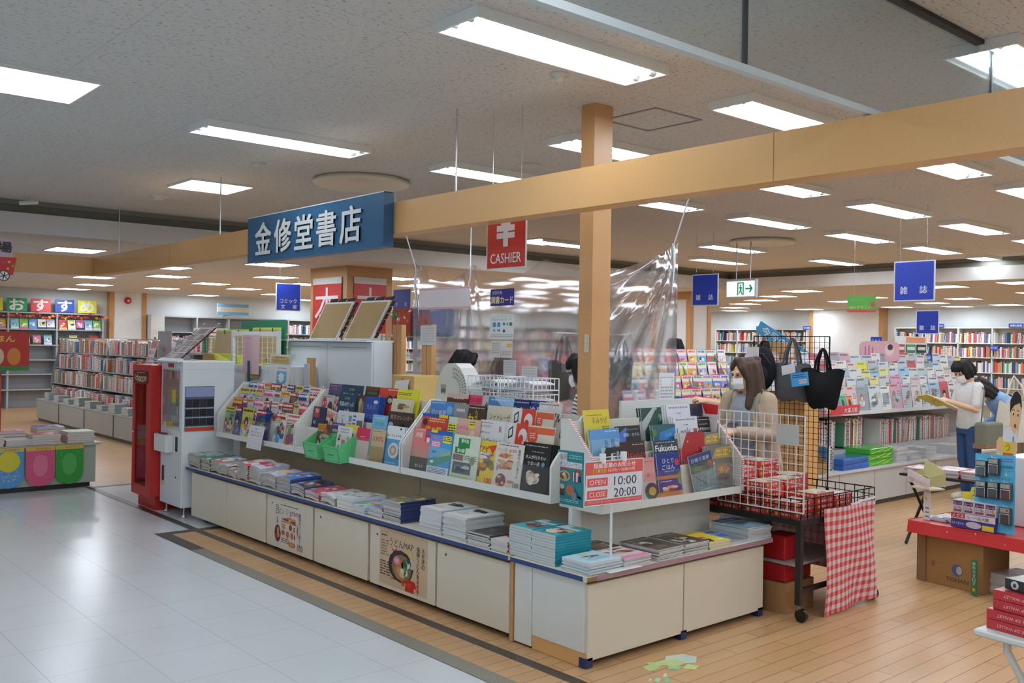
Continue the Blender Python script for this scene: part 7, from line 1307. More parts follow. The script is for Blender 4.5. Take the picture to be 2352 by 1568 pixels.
# worn floor sticker
b = MB(); F0 = (Vector((0, 0, 0)), FX, FY, FZ)
b.poly(*F0, [(-.10, .02), (-.05, .06), (.0, .03), (.03, .055), (.05, .0), (.0, -.03), (-.06, -.01)], '#b9cf86', .0006).poly(*F0, [(.0, .0), (.05, .0), (.09, -.03), (.13, -.10), (.08, -.15), (.0, -.10), (.02, -.05)], '#c2d290', .0007).poly(*F0, [(.06, -.04), (.16, -.04), (.22, -.12), (.20, -.2), (.10, -.2), (.06, -.12)], '#c4d6c4', .0006).poly(*F0, [(-.04, -.06), (.02, -.07), (.02, -.13), (-.03, -.12)], '#8fc79a', .0005).poly(*F0, [(.0, -.14), (.07, -.16), (.05, -.22), (-.01, -.2)], '#c4d48c', .0006)
b.ell(*F0, -.21, -.03, .035, .014, '#9fd0a4', .0005).ell(*F0, -.20, -.075, .035, .013, '#7cc28c', .0005).ell(*F0, -.13, -.06, .03, .01, '#c6d8b0', .0005).rect(*F0, -.235, .0, -.20, .012, '#b8d8b8', .0005)
tag(b.build('floor_sticker', PAPER, None, (3.76, 3.16, -.0015), (0, 0, R(35))), 'worn pale green sticker remains on the plank floor before the corner counter', 'sticker')
# ================================================================ hanging signs
def hang_sign(name, label, x, y, z, w, h, lines, facing='x', col='#1f3aa8', zc=ZC, border=True, size=None, cat='sign', wires=True):
    rz = -pi / 2 if facing == 'x' else 0
    t = thing(name, label, cat, (x, y, z), (0, 0, rz)); b = MB().box(0, 0, 0, w, .012, h, '#cfd3dc')
    b.box(.012, -.001, .012, w - .012, 0, h - .012, col); fr = (Vector((0, -.0012, 0)), FX, FZ, -FY)
    for s_, cx, cy, hh, c in lines: b.text(*fr, s_, cx * w, cy * h, hh * h, c, .001, .02)
    b.build('board', LACQ, t)
    if wires:
        for xx in (.15 * w, .8 * w): MB().wire([(xx, .006, h), (xx, .006, zc - z - .002)], .002, '#8a8c90').build('wire', METAL, t)
    return t
SW_ = '#dfe3ea'
hang_sign('hanging_sign', 'largest blue magazine sign hanging above the reading woman', 9.1, 4.625, 2.13, .415, .40, [('雑', .25, .27, .19, SW_), ('誌', .73, .28, .19, SW_)])
hang_sign('hanging_sign', 'blue magazine sign hanging beside the green exit light', 9.6, 7.56, 2.16, .405, .40, [('雑', .25, .27, .18, SW_), ('誌', .73, .27, .18, SW_)])
hang_sign('hanging_sign', 'smaller blue magazine sign hanging lower over the right bookcase', 14.9, 7.19, 1.90, .37, .38, [('雑', .25, .27, .2, SW_), ('誌', .75, .27, .2, SW_)])
hang_sign('hanging_sign', 'blue comics and paperbacks sign hanging left of the red pillar', 6.32, 12.5, 2.07, .395, .40, [('コミック', .5, .36, .16, SW_), ('文', .28, .15, .16, SW_), ('庫', .76, .15, .16, SW_)], 'y', zc=ZL)
hang_sign('hanging_sign', 'blue girls comics sign hanging right of the red pillar', 8.50, 12.74, 2.07, .50, .42, [('少', .22, .42, .16, SW_), ('女', .72, .42, .16, SW_), ('コミック', .45, .18, .15, SW_)], 'x', zc=ZL)
t = thing('exit_sign', 'lit green and white emergency exit sign hanging from a bracket', 'exit sign', (10.4, 7.62, 2.30), (0, 0, -pi / 2))
MB().box(0, 0, 0, .46, .06, .235, '#b9bec2').build('case', LACQ, t)
LIT = emit('exit_sign_face', '#dff3ee', 1.6); MB().box(.012, -.002, .015, .448, 0, .215, '#fff').build('lit_face', LIT, t)
GRN = emit('exit_sign_green', '#1f9a63', .8); b = MB(); fr = (Vector((0, -.003, 0)), FX, FZ, -FY)
b.rect(*fr, .18, .03, .285, .20, '#fff', .001).poly(*fr, [(.305, .105), (.305, .125), (.385, .125), (.36, .165), (.385, .165), (.425, .115), (.385, .065), (.36, .065), (.385, .105)], '#fff', .001); b.build('pictogram', GRN, t)
b = MB(); b.rect(*fr, .20, .03, .265, .185, '#fff', .002); b.build('doorway', LIT, t)
b = MB(); b.ell(*fr, .232, .16, .012, .013, '#fff', .003).poly(*fr, [(.222, .145), (.245, .145), (.25, .09), (.265, .04), (.252, .035), (.236, .08), (.215, .04), (.204, .048), (.222, .09)], '#fff', .003).poly(*fr, [(.245, .145), (.262, .12), (.255, .112), (.24, .132)], '#fff', .003).poly(*fr, [(.222, .145), (.204, .12), (.212, .113), (.226, .132)], '#fff', .003); b.build('runner', GRN, t)
for x in (.14, .36): MB().tube([(x, .03, .235), (x, .03, .75)], .008, '#9a9ca0', 6).build('stem', METAL, t)
MB().box(.10, 0, .75, .40, .06, .777, '#8f9196').build('bracket_plate', METAL, t)
t = thing('hanging_sign', 'green strawberry text-book sign hanging on a thread below the ceiling', 'sign', (11.0, 6.20, 2.11), (0, R(0), R(-62)))
MB().box(0, 0, 0, .34, .01, .205, '#4f9a3a').box(0, -.001, 0, .34, 0, .03, '#b8403c').build('board', LACQ, t); fr = (Vector((0, -.002, 0)), FX, FZ, -FY)
MB().text(*fr, 'NHKテキスト', .15, .06, .045, '#d6c878', .001, .01, .25).ell(*fr, .30, .10, .025, .03, '#c03a3a', .001).rect(*fr, .04, .15, .2, .155, '#7ab85a', .001).build('print', LACQ, t)
MB().wire([(.08, .005, .205), (.08, .005, ZC - 2.112)], .0015, '#b8b8b8').build('thread', METAL, t)
hang_sign('media_sign', 'blue and white sign with yellow characters above the back shelves', 9.96, 22.9, 2.255, .85, .285, [('メディア化作品', .5, .5, .34, '#d6c46a')], 'y', '#d8dde0', ZL, False, wires=False)
o = COL.objects['media_sign']; MB().box(0, -.003, .2, .85, -.001, .285, '#7ab4dc').box(0, -.003, 0, .85, -.001, .08, '#7ab4dc').build('stripe_band', LACQ, o); MB().tube([(.45, .6, .0), (.45, .6, -.054)], .03, '#9ab0b4', 6).tube([(.45, .01, .01), (.45, .6, .0)], .012, '#9ab0b4', 6).build('pole', METAL, o)
# 本 panels on the pillar
for nm, fr, w in (('left face', (Vector((7.128, 12.86, 0)), -FY, FZ, -FX), .84), ('right face', (Vector((7.24, 11.888, 0)), FX, FZ, -FY), .56)):
    t = thing('pillar_sign', 'red panel with a large white book character on the %s of the pillar' % nm, 'sign', (0, 0, 0)); o, ex, ey, n = fr
    MB().rect(*fr, .0, 1.76, w, 2.49, '#c8261c', .012).rect(*fr, 0, 2.49, w, 2.585, '#dcdcd8', .012).rect(*fr, 0, 1.5, w, 1.76, '#dcdcd8', .012).build('panel', LACQ, t)
    vs, fs, tw, th, _ = glyphs('本', .012); b = MB(); b.add([o + ex * (w * .08 + a / tw * w * .84) + ey * (1.88 + c / th * .56) + n * .014 for a, c in vs], fs, '#dcdce0'); b.build('character', LACQ, t)
# ================================================================ children's bookcases along the back wall
def back_case(x0, x1, zt, label, bays, col='#a9adb0'):
    t = thing('bookcase', label, 'bookcase', (x0, 23.45, 0)); Wd = x1 - x0
    MB().box(0, .30, 0, Wd, .33, zt, '#8f9498').build('back_panel', LACQ, t); MB().box(0, 0, zt - .03, Wd, .33, zt, col).build('top', LACQ, t)
    for k in range(bays + 1): MB().box(Wd * k / bays - .02, 0, 0, Wd * k / bays + .02, .30, zt - .03, col).build('upright', LACQ, t)
    for z in (.4, .75, 1.08, 1.42, 1.78): MB().box(.02, -.02, z, Wd - .02, .30, z + .025, col).build('shelf', LACQ, t)
    return t
back_case(4.28, 7.36, 2.19, 'grey bookcase of face-out picture books with autumn leaf garland', 3)
back_case(8.82, 13.1, 2.20, 'grey back wall bookcase behind the lime frames', 5, '#a8aca8')
rn = random.Random(31)
PB = ['#e6e4d8', '#3a4a2c', '#d86a9a', '#d8d4ea', '#e8dc8a', '#8ac8d8', '#2c3a5a', '#4a3a30', '#8ac84a', '#a87ab0', '#d83a3a', '#5a90d0', '#e8b84a', '#d8e0a0']
for r_, z in ((0, 1.806), (1, 1.446)):
    for b_ in range(3):
        for i in range(5 if r_ == 0 else 4):
            base = PB[(r_ * 5 + b_ * 5 + i * 3) % 14]; w = .17; spec = [('x', .1, .2, .9, .75, [rn.choice(PB), rn.choice(PB), '#f0ece0'], 5), ('l', .15, .95, .85, .85, '#6a5a50', 1), ('r', 0, 0, 1, .2, rn.choice(PB))]
            put(mag_mesh(w, .235, base, spec, .01, seed=r_ * 40 + b_ * 10 + i), 'picture_book', 'picture book faced out, %s from left in bay %s, %s shelf of the garlanded bookcase' % (nth(i + 1), nth(b_ + 1), ['upper', 'lower'][r_]), 'book', (4.28 + 1.027 * b_ + .14 + (.19 if r_ == 0 else .235) * i, 23.47, z), (-R(16), 0, 0), 'picture books on the back wall')
for k, (x, ch, c) in enumerate(((4.78, 'い', '#d8dc40'), (5.28, 'お', '#2f9a5c'), (5.78, 'す', '#d84a4a'), (6.30, 'す', '#2a4aa8'), (6.80, 'め', '#dcdc38'))):
    t = thing('letter_board', '%s square board with one white hiragana, %s from the left over the picture books' % (['yellow', 'green', 'red', 'blue', 'yellow'][k], nth(k + 1)), 'sign', (x, 23.5, 2.205), (-R(6), 0, 0)); MB().box(0, 0, 0, .42, .012, .30, c).build('board', PAPER, t)
    fr = (Vector((0, 0, 0)), FX, FZ, -FY); MB().text(*fr, ch if k else '', .21, .15, .25, '#e4e6e4', .002, .045, .30).build('character', PAPER, t) if k else None
b = MB(); rn = random.Random(8)
for i in range(46):
    x = 4.3 + 3.1 * i / 45; z = 2.15 - .07 * abs(sin(i * .55)) + rn.uniform(-.02, .03); c = rn.choice(['#c8482c', '#d86a34', '#b8321f', '#d8983a']); a = rn.uniform(0, 6); r0 = rn.uniform(.03, .06)
    b.add([(x + r0 * (1 if q % 2 == 0 else .45) * cos(a + q * pi / 5), 23.41 + .02 * sin(q * 2.2), z + r0 * (1 if q % 2 == 0 else .45) * sin(a + q * pi / 5)) for q in range(10)], [tuple(range(10))], c)
tag(b.build('leaf_garland', PAPER), 'red and orange autumn leaf garland along the top of the picture book shelves', 'garland', None, 'stuff')
rn = random.Random(41)
for b_ in range(5):
    xa = 8.82 + .856 * b_ + .05
    for r_, z in ((0, 1.806), (1, 1.446)):
        if r_ == 0 and b_ < 3: continue
        fill_spines(xa, xa + .72, 23.5, z, rn, .035, .06, .20, .27, .18, '%%s comic, %%s on the %s shelf of bay %s behind the lime frames' % (['upper', 'lower'][r_], nth(b_ + 1)), 'comics on the back wall', 0, 'comic_book', gap=.4, palette=[0, 8, 10, 14, 5, 6, 2, 11])
t = thing('fire_bell', 'round red fire alarm bell on the white wall pilaster', 'alarm', (7.98, 23.60, 2.545), (pi / 2, 0, 0))
MB().lathe([(.085, 0), (.085, .02), (.06, .05), (0, .055)], (0, 0, 0), '#c8242a', 20).build('bell', GLOSSY, t); MB().lathe([(.03, .056), (0, .062)], (0, 0, 0), '#e8dcdc', 14).build('lamp', GLOSSY, t)
t = thing('yellow_poster', 'white end panel with a yellow and black picture sheet at the back wall', 'poster', (8.47, 23.35, 0)); MB().box(0, 0, 0, .33, .4, 2.22, '#dfe6e8').build('panel', LACQ, t)
b = MB(); fr = (Vector((.04, -.003, 1.30)), FX, FZ, -FY); rn = random.Random(4); b.rect(*fr, 0, 0, .26, .56, '#d8dcda', .001)
for i in range(26): b.ell(*fr, rn.uniform(.05, .21), rn.uniform(.05, .5), rn.uniform(.015, .04), rn.uniform(.02, .05), rn.choice(['#d8d83a', '#c8cc30', '#e0e06a', '#3a3a20', '#e8e8dc']), .002 + i * .0001, 7)
b.build('print', PAPER, t)
# ---------------------------------------------------------------- grey gondolas of wrapped books, left side
def book_gondola(x, y0, y1, label, ztop, z0=.42, seed=0, step=.18, low=None):
    t = thing('book_gondola', label, 'shelving', (x, y0, 0)); L = y1 - y0
    MB().box(0, 0, .05, .62, L, .40, '#a9aaa4').box(.03, .02, 0, .6, L - .02, .05, '#3f3d3a').build('plinth', LACQ, t); MB().box(-.01, -.01, .40, .62, L + .01, .42, '#b4b5b0').build('worktop', LACQ, t)
    MB().box(.57, 0, .42, .60, L, ztop, '#8a8c8c').build('back_panel', LACQ, t)
    for k, z in enumerate((.72, 1.02, 1.32)): MB().box(.27 + .06 * k, 0, z, .57, L, z + .02, '#a2a4a2').build('shelf', LACQ, t)
    for y in (0, L / 2, L - .012): MB().prism([(.25, y, .42), (.25, y, .8), (.42, y, ztop), (.57, y, ztop), (.57, y, .42)], (0, .012, 0), '#8f9192').build('divider', LACQ, t)
    for q in (1, 2, 3): MB().box(-.012, L * q / 4, .05, -.0, L * q / 4 + .006, .40, '#6f706c').build('door_joint', LACQ, t)
    return t
book_gondola(5.05, 14.0, 20.0, 'long grey gondola of wrapped children books running to the back wall', 1.62)
rn = random.Random(61)
KB_ = [0, 1, 2, 5, 6, 7, 8, 9, 10, 12, 13, 14, 15]
for k, z in enumerate((.422, .742, 1.042, 1.342)):
    fill_spines(14.05, 19.9, 5.05 + .24 + .05 * k, z, rn, .045, .11, .20, .27, .2, '%%s book, %%s along the %s shelf of the long left gondola' % ['worktop', 'lower', 'middle', 'top'][k], 'books on the long left gondola', -pi / 2, 'childrens_book', gap=.5, palette=KB_, lean=.18)
for k in range(9):
    stack('flat book pile %s along the ledge of the long left gondola' % nth(k + 1), 5.06, 14.4 + .62 * k, .3, .2, 3 + k % 3, .03, ['#d8d4cc', '#b8c4c8', '#c8b0a8', '#4a68a8', '#d0cbb8'][k % 5], '#c9c7c0', '#8a9a9c', False, ['#c84a4a', '#e0dccc', '#4a78a8', '#d8c86a'], z0=.421, seed=120 + k, kind='childrens_book')
t = thing('end_gondola', 'short grey end unit of wrapped books behind the red prize machine', 'shelving', (5.0, 12.4, 0))
MB().box(0, 0, .05, .95, .7, .42, '#a3a49f').box(.02, .02, 0, .93, .68, .05, '#3f3d3a').build('plinth', LACQ, t); MB().box(.3, .55, .42, .95, .6, 1.60, '#8a8c8c').build('back_panel', LACQ, t)
for z in (.78, 1.12, 1.42): MB().box(.1, .25, z, .95, .55, z + .02, '#9fa19f').build('shelf', LACQ, t)
for x in (.1, .93): MB().box(x, .22, .42, x + .015, .55, 1.55, '#93959a').build('divider', LACQ, t)
MB().box(.32, -.004, .12, .38, 0, .26, '#d6d6d2').build('sticker', PAPER, t)
for k, z in enumerate((.802, 1.142, 1.442)): fill_spines(5.13, 5.9, 12.68, z, rn, .05, .10, .2, .26, .2, '%%s book, %%s on the %s shelf of the short end unit' % ['lower', 'middle', 'top'][k], 'books on the short end unit', 0, 'childrens_book', gap=.3, palette=KB_)
for k in range(3): stack('book pile on the ledge of the short end unit, %s from the aisle' % nth(k + 1), 5.22 + .28 * k, 12.42, .24, .2, 4 - k % 2, .04, ['#c43a34', '#d8d2c4', '#5aa0b8'][k], '#d0c8b8', ['#b03034', '#c8bca8', '#4a90a8'][k], False, ['#c84a4a', '#e0dccc', '#5aa0b8'], rz=0, z0=.4215, seed=140 + k, kind='childrens_book')
b = MB(); b.prism([(0, 0, 0), (.34, 0, 0), (.34, 0, .06), (.0, 0, .06)], (0, .25, 0), '#2f3f9a').prism([(0, 0, .06), (.34, .02, .06), (.34, .25, .16), (0, .25, .10)], (0, 0, -.01), '#b8d0cc').rect(Vector((0, 0, 0)), FX, FZ, -FY, .02, .01, .12, .05, '#d8c83a', .001)
tag(b.build('display_tray', PAPER, None, (5.06, 14.36, .50), (0, 0, -pi / 2)), 'blue tray of leaflets with a yellow label on the left gondola ledge', 'tray')
tag(MB().box(0, 0, 0, .5, .03, .35, '#d8d4d0', front='#e2e0da').box(.06, -.002, .03, .4, 0, .30, '#c9343a').box(.09, -.004, .06, .37, -.002, .28, '#e8e4dc').build('notice_board', PAPER, None, (5.3, 12.95, 1.445)), 'red bordered white notice board on top of the short end unit', 'notice')
# ================================================================ picture-book table with pennants, left edge
t = thing('pennant_table', 'grey display table hung with bright pennants at the left edge', 'table', (-.2, 10.85, 0))
MB().box(0, 0, .05, 3.55, 1.1, .46, '#a9b3a4').box(.03, .03, 0, 3.5, 1.08, .05, '#2f302c').build('base', LACQ, t); MB().box(-.02, -.03, .46, 3.6, 1.12, .485, '#b7bcb2').build('worktop', LACQ, t)
def pennant(x, col, label, txt=None, blobs=()):
    t = thing('pennant', label, 'pennant', (x, 10.812, .05), (0, 0, 0), 'pennants on the table'); w, h = .285, .43
    pts = [(0, h), (0, .12)] + [(w / 2 - w / 2 * cos(a), .12 - .12 * sin(a)) for a in (.35, .75, 1.15, pi / 2, 2.0, 2.4, 2.8)] + [(w, .12), (w, h)]
    MB().prism([(a, 0, c) for a, c in pts], (0, .004, 0), col).build('cloth', PAPER, t); fr = (Vector((0, -.001, 0)), FX, FZ, -FY); b = MB(); b.rect(*fr, .0, h - .05, w, h - .005, '#d8b45a', .0006)
    b.text(*fr, 'のえほん', w * .6, h - .028, .022, '#8a4a3a', .001, .01, .15)
    rn = random.Random(int(x * 100))
    for i in range(12): b.ell(*fr, rn.uniform(.02, w - .02), rn.uniform(.10, h - .07), .004, .004, '#e8e4d8', .0008, 6)
    for e in blobs: b.ell(*fr, *e)
    if txt: b.text(*fr, 'アンパンマン', w / 2, .125, .028, '#e8e0e4', .003, .02, .22).text(*fr, 'フェア', w / 2, .085, .028, '#e8e0e4', .003, .02, .13)
    b.build('print', PAPER, t)
pennant(2.02, '#c8402c', 'orange red pennant cut by the left edge of the photo', None, ((.16, .25, .08, .09, '#d8b83a', .001),))
pennant(2.33, '#5a9ad0', 'sky blue pennant with a yellow disc and white lettering', True, ((.142, .28, .11, .11, '#d8c83a', .001),))
pennant(2.635, '#d85a80', 'pink pennant with white dots, second from the right', None, ((.142, .22, .075, .12, '#e07a98', .001),))
pennant(2.925, '#3a9a40', 'green pennant with white dots, rightmost on the table', None, ((.142, .22, .075, .12, '#5ab05c', .001),))
tag(MB().box(0, 0, 0, .25, .012, .34, '#4f90b4').box(0, -.001, 0, .25, 0, .05, '#d8d8d8').build('rolled_banner', PAPER, None, (1.7, 10.80, .06)), 'blue sheet hanging farther left on the pennant table', 'sheet')
PT = [('orange yellow books', '#d8a04a', 1.95, .02, 4, .032), ('crimson picture books', '#c43a54', 2.3, .03, 5, .024), ('red edged board books', '#b8343a', 2.85, .02, 4, .026), ('pale green board books', '#b9d2b4', 3.2, .02, 5, .024), ('pink sheet packs', '#d8708a', 2.6, .42, 4, .03), ('navy face packs', '#3a4a98', 3.0, .42, 5, .03), ('silver wrapped books', '#c2c6c8', 2.6, .03, 3, .02), ('blue picture books', '#4a70b0', 2.1, .42, 5, .03)]
for k, (d, c, x, y, n, th) in enumerate(PT): stack(d + ' on the pennant table', x, 10.85 + y, .28, .30, n, th, c, '#d8d0c8', c, False, [c, '#e0d8cc', '#d8dce0', c], rz=0, z0=.4855, seed=150 + k, kind='picture_book')
t = thing('book_tower', 'tiered red and yellow picture book display standing on the pennant table', 'display stand', (2.0, 11.30, .486))
MB().box(-.6, .1, 0, .52, .5, .75, '#c0302a').build('body', PAPER, t)
for k, (c, z, y) in enumerate((('#d84a34', .44, .02), ('#e0b84a', .30, -.02), ('#7ac0b8', .16, -.06))):
    b = MB(); b.box(-.55, y, z, .50 - .03 * k, y + .02, z + .26, c); fr = (Vector((-.55, y, z)), FX, FZ, -FY); b.ell(*fr, .45 + .1 * k, .12, .1, .08, ['#e8d8c8', '#d8783a', '#d86a3c'][k], .001).rect(*fr, .6, .18, .95, .2, '#c04a3a', .001).text(*fr, ['3さい', 'おはなし', 'のびのび'][k], .80, .12, .06, ['#f0e0d8', '#c86a3a', '#d05a44'][k], .002, .02, .22)
    b.build('picture_board', PAPER, t)
t = thing('character_poster', 'red picture book header board with round figures above the pennant table', 'poster', (1.6, 11.75, 1.25)); b = MB(); b.box(0, 0, 0, 1.28, .02, .44, '#c0342c'); fr = (Vector((0, 0, 0)), FX, FZ, -FY)
b.text(*fr, 'のえほん', .92, .36, .07, '#e8c84a', .001, .03, .42).rect(*fr, 0, 0, 1.28, .05, '#3f8a4a', .001)
for x, c in ((.8, '#d8b84a'), (.95, '#d8c8a0'), (1.12, '#d88a3a'), (.62, '#e0a050')): b.ell(*fr, x, .16, .07, .10, c, .002)
b.build('board', PAPER, t); MB().box(.5, .02, -.765, .6, .06, .0, '#9a9c9a').build('post', LACQ, t)
b = MB().box(0, 0, 0, .30, .01, .38, '#dfe4e6'); fr = (Vector((0, 0, 0)), FX, FZ, -FY); b.rect(*fr, .03, .1, .27, .28, '#7ab4d8', .001).rect(*fr, .08, .14, .22, .24, '#dfe8ec', .002).rect(*fr, .02, .33, .28, .345, '#a9b8c0', .001)
tag(b.build('mask_notice', PAPER, None, (2.05, 11.2, 1.24)), 'white and blue mask notice over the picture book tower', 'notice')
t = thing('wagon_sign', 'red wagon cut-out with spoked wheels hanging at the left edge', 'sign', (2.05, 10.0, 2.20)); fr = (Vector((0, 0, 0)), FX, FZ, -FY)
b = MB().prism([(-.1, 0, .03), (.245, 0, .03), (.275, 0, .20), (-.1, 0, .20)], (0, .01, 0), '#c02c28'); rn = random.Random(3)
for x, z, c in ((.0, .12, '#d86a9a'), (.05, .15, '#4a5ab0'), (.1, .1, '#d88aa0'), (.16, .15, '#7a5ab0'), (.2, .09, '#e8a86a'), (.21, .155, '#d8c84a'), (.245, .12, '#5ab04a'), (.12, .06, '#d8c84a')):
    b.poly(*fr, [(x + .016 * (1 if q % 2 == 0 else .45) * cos(q * pi / 5), z + .016 * (1 if q % 2 == 0 else .45) * sin(q * pi / 5)) for q in range(10)], c, .001)
b.build('wagon', PAPER, t)
for x in (.03, .165):
    b = MB(); o = Vector((x, -.004, .02)); b.add([o + FX * .052 * cos(q * pi / 10) + FZ * .052 * sin(q * pi / 10) for q in range(20)], [tuple(range(20))], '#2f2824'); b.add([o - FY * .001 + FX * .044 * cos(q * pi / 10) + FZ * .044 * sin(q * pi / 10) for q in range(20)], [tuple(range(20))], '#dcd8d4')
    for q in range(3): d = Vector((cos(q * pi / 3 + .3), 0, sin(q * pi / 3 + .3))); e = Vector((-d.z, 0, d.x)) * .004; b.add([o - FY * .002 + d * .044 + e, o - FY * .002 - d * .044 + e, o - FY * .002 - d * .044 - e, o - FY * .002 + d * .044 - e], [(0, 1, 2, 3)], '#2f2824')
    b.build('wheel', PAPER, t)
MB().prism([(-.1, 0, .2), (.235, 0, .2), (.25, 0, .36), (-.1, 0, .36)], (0, .01, 0), '#b9a2b0').text(*fr, '売場', .10, .295, .10, '#2f2626', .002, .05, .26).build('name_board', PAPER, t); MB().wire([(.1, .005, .36), (.1, .005, ZC - 2.202)], .0015, '#b8b8b8').build('thread', METAL, t)
# ================================================================ small signs among the far shelves
t = thing('slanting_sign', 'slanting sky blue banner with white lettering above the black bag grid', 'sign', (11.0, 7.56, 1.86), (0, 0, -pi / 2)); o = Vector((0, 0, 0)); ex = Vector((.87, 0, -.49)); ez = Vector((.49, 0, .87)); fr = (o, ex, ez, -FY)
b = MB(); b.prism([o, o + ex * .85, o + ex * .85 + ez * .17, o + ez * .17], (0, .01, 0), '#4aa0d0'); b.build('board', PAPER, t); MB().text(*fr, '今号のオス', .44, .085, .115, '#e6eaec', .002, .03, .72).build('lettering', PAPER, t)
MB().tube([(.45, .02, -.2), (.45, .02, -1.86)], .012, '#c0c4c8', 6).build('pole', METAL, t)
t = thing('oval_sign', 'pale pink rounded sign with a sketched figure on top of the gondola', 'sign', (10.4, 5.70, 1.502), (0, 0, -pi / 2 + .5)); b = MB(); b.prism([(.22 + .22 * max(-1, min(1, 1.25 * cos(q * pi / 12))), 0, .12 + .12 * max(-1, min(1, 1.25 * sin(q * pi / 12)))) for q in range(24)][::1], (0, .012, 0), '#d8a8b0'); fr = (Vector((0, 0, 0)), FX, FZ, -FY)
b.ell(*fr, .33, .14, .05, .07, '#e6ccd0', .001).ell(*fr, .34, .17, .03, .035, '#4a3a40', .0015).rect(*fr, .06, .06, .075, .18, '#b87080', .001).rect(*fr, .1, .05, .115, .19, '#b87080', .001).rect(*fr, .14, .07, .155, .17, '#b87080', .001); b.build('board', PAPER, t)
def shelf_tag(label, x, y, z, w, h, txt, col='#2c48a8'):
    t = thing('shelf_sign', label, 'sign', (x, y, z), (0, 0, -pi / 2)); MB().box(0, 0, 0, w, .01, h, col).build('board', PAPER, t); MB().text(Vector((0, -.001, 0)), FX, FZ, -FY, txt, w / 2, h / 2, h * .5, '#dfe3ea', .001, .02, w * .8).build('lettering', PAPER, t); return t
shelf_tag('small blue katakana magazine tag standing on the gondola top', 11.9, 6.36, 1.685, .155, .125, 'ミセス'); MB().wire([(.07, .01, -1.685), (.07, .01, 0)], .008, '#c0c4c8').build('stem', METAL, COL.objects['shelf_sign'])
shelf_tag('small blue health tag standing on the long gondola display', 11.6, 5.52, 1.502, .13, .10, '健康')
for k, (y, w, s_) in enumerate(((16.45, .22, '文庫'), (14.87, .24, '辞典'), (11.0, .16, '歴史'), (9.28, .34, '就職公務員'))): shelf_tag('blue subject tag %s from the left on top of the right wall bookcases' % nth(k + 1), 23.97, y, 2.17 + .045 * (k > 1), w, .1, s_)
for k, (y, s_) in enumerate(((11.85, 'スポーツ'), (9.7, 'パソコン'))): shelf_tag('blue subject tag %s from left on the second shelf of the right bookcase' % nth(k + 1), 23.94, y, 1.66, .2, .12, s_)
t = thing('strip_rack', 'white card strips of red, green and black printed covers on the gondola top', 'display stand', (11.0, 5.50, 1.502)); b = MB(); rn = random.Random(2)
for r_ in range(2):
    for i in range(3): b.box(.28 * i, .06 * r_, .11 * r_, .28 * i + .24, .06 * r_ + .008, .11 * r_ + .1, ['#b83a3a', '#3f8a58', '#3a3432'][i]).box(.28 * i + .02, .06 * r_ - .002, .11 * r_ + .03, .28 * i + .22, .06 * r_, .11 * r_ + .07, '#d8d4d0')
b.build('cards', PAPER, t); MB().box(0, .07, 0, .84, .08, .31, '#dcdcd8').box(.3, .062, .24, .78, .07, .30, '#dc8a5a').build('back_card', PAPER, t)

tag(MB().bbox(0, 0, 0, .26, .2, .20, .004, '#a9865c').box(.06, -.002, .05, .18, 0, .14, '#c9c4c0').build('shipping_box', PAPER, None, (8.35, 5.40, 1.502)), 'small brown shipping carton on the gondola top behind the black grid', 'box')
# ================================================================ shelves blurred behind the vinyl
back_case(13.35, 23.6, 2.2, 'cream back wall bookcases seen blurred through the vinyl', 11, '#d8d3bf')
b = MB(); rn = random.Random(70)
for z in (1.806, 1.446, 1.106, .776):
    x = 13.42
    while x < 23.4:
        th = rn.uniform(.04, .09); h = rn.uniform(.2, .28)
        if rn.random() < .9: b.box(x, 23.5, z, x + th - .001, 23.7, z + h, rn.choice(SPC + ['#8fa8d0', '#b8c4dc', '#8a78a8']))
        x += th
tag(b.build('far_books', PAPER), 'rows of books on the cream back wall shelves blurred behind the vinyl', 'books', None, 'stuff')
for gi, (x, y, n) in enumerate(((9.2, 9.6, 3.2), (13.6, 15.2, 3.6))):
    t = thing('display_gondola', ['grey tiered gondola of pink comics beyond the till', 'farther grey tiered gondola of comics toward the back wall'][gi], 'shelving', (x, y, 0))
    MB().box(0, .02, 0, n, .9, .5, '#b9b5b4').build('plinth', LACQ, t); MB().box(0, .5, .5, n, .55, 1.42, '#a5a3a6').build('back_panel', LACQ, t)
    for r_ in range(4):
        MB().box(0, .10 + .1 * r_, .60 + .2 * r_, n, .19 + .1 * r_, .615 + .2 * r_, '#b9b8b8').build('tier', LACQ, t); q = .05; i = 0; rn = random.Random(r_ + gi * 9)
        while q < n - .2:
            i += 1; base, spec = puzzle(500 + gi * 200 + r_ * 40 + i); base = rn.choice(['#c87a9a', '#d8a8b8', '#b88aa8', '#8a9ac8', '#d8c8c0', '#c8c0d0', '#e0a0a8', '#d0785a']); i_ = i
            put(mag_mesh(.18, .24, base, spec[1:3], .012, seed=i), 'comic_book', 'bright comic, %s along row %s of the %s gondola beyond the till' % (nth(i_), nth(r_ + 1), ['nearer', 'farther'][gi]), 'magazine', (x + q + .09, y + .12 + .1 * r_, .617 + .2 * r_), (-R(10), 0, 0), 'comics on the gondolas beyond the till'); q += rn.choice([.19, .2, .24])
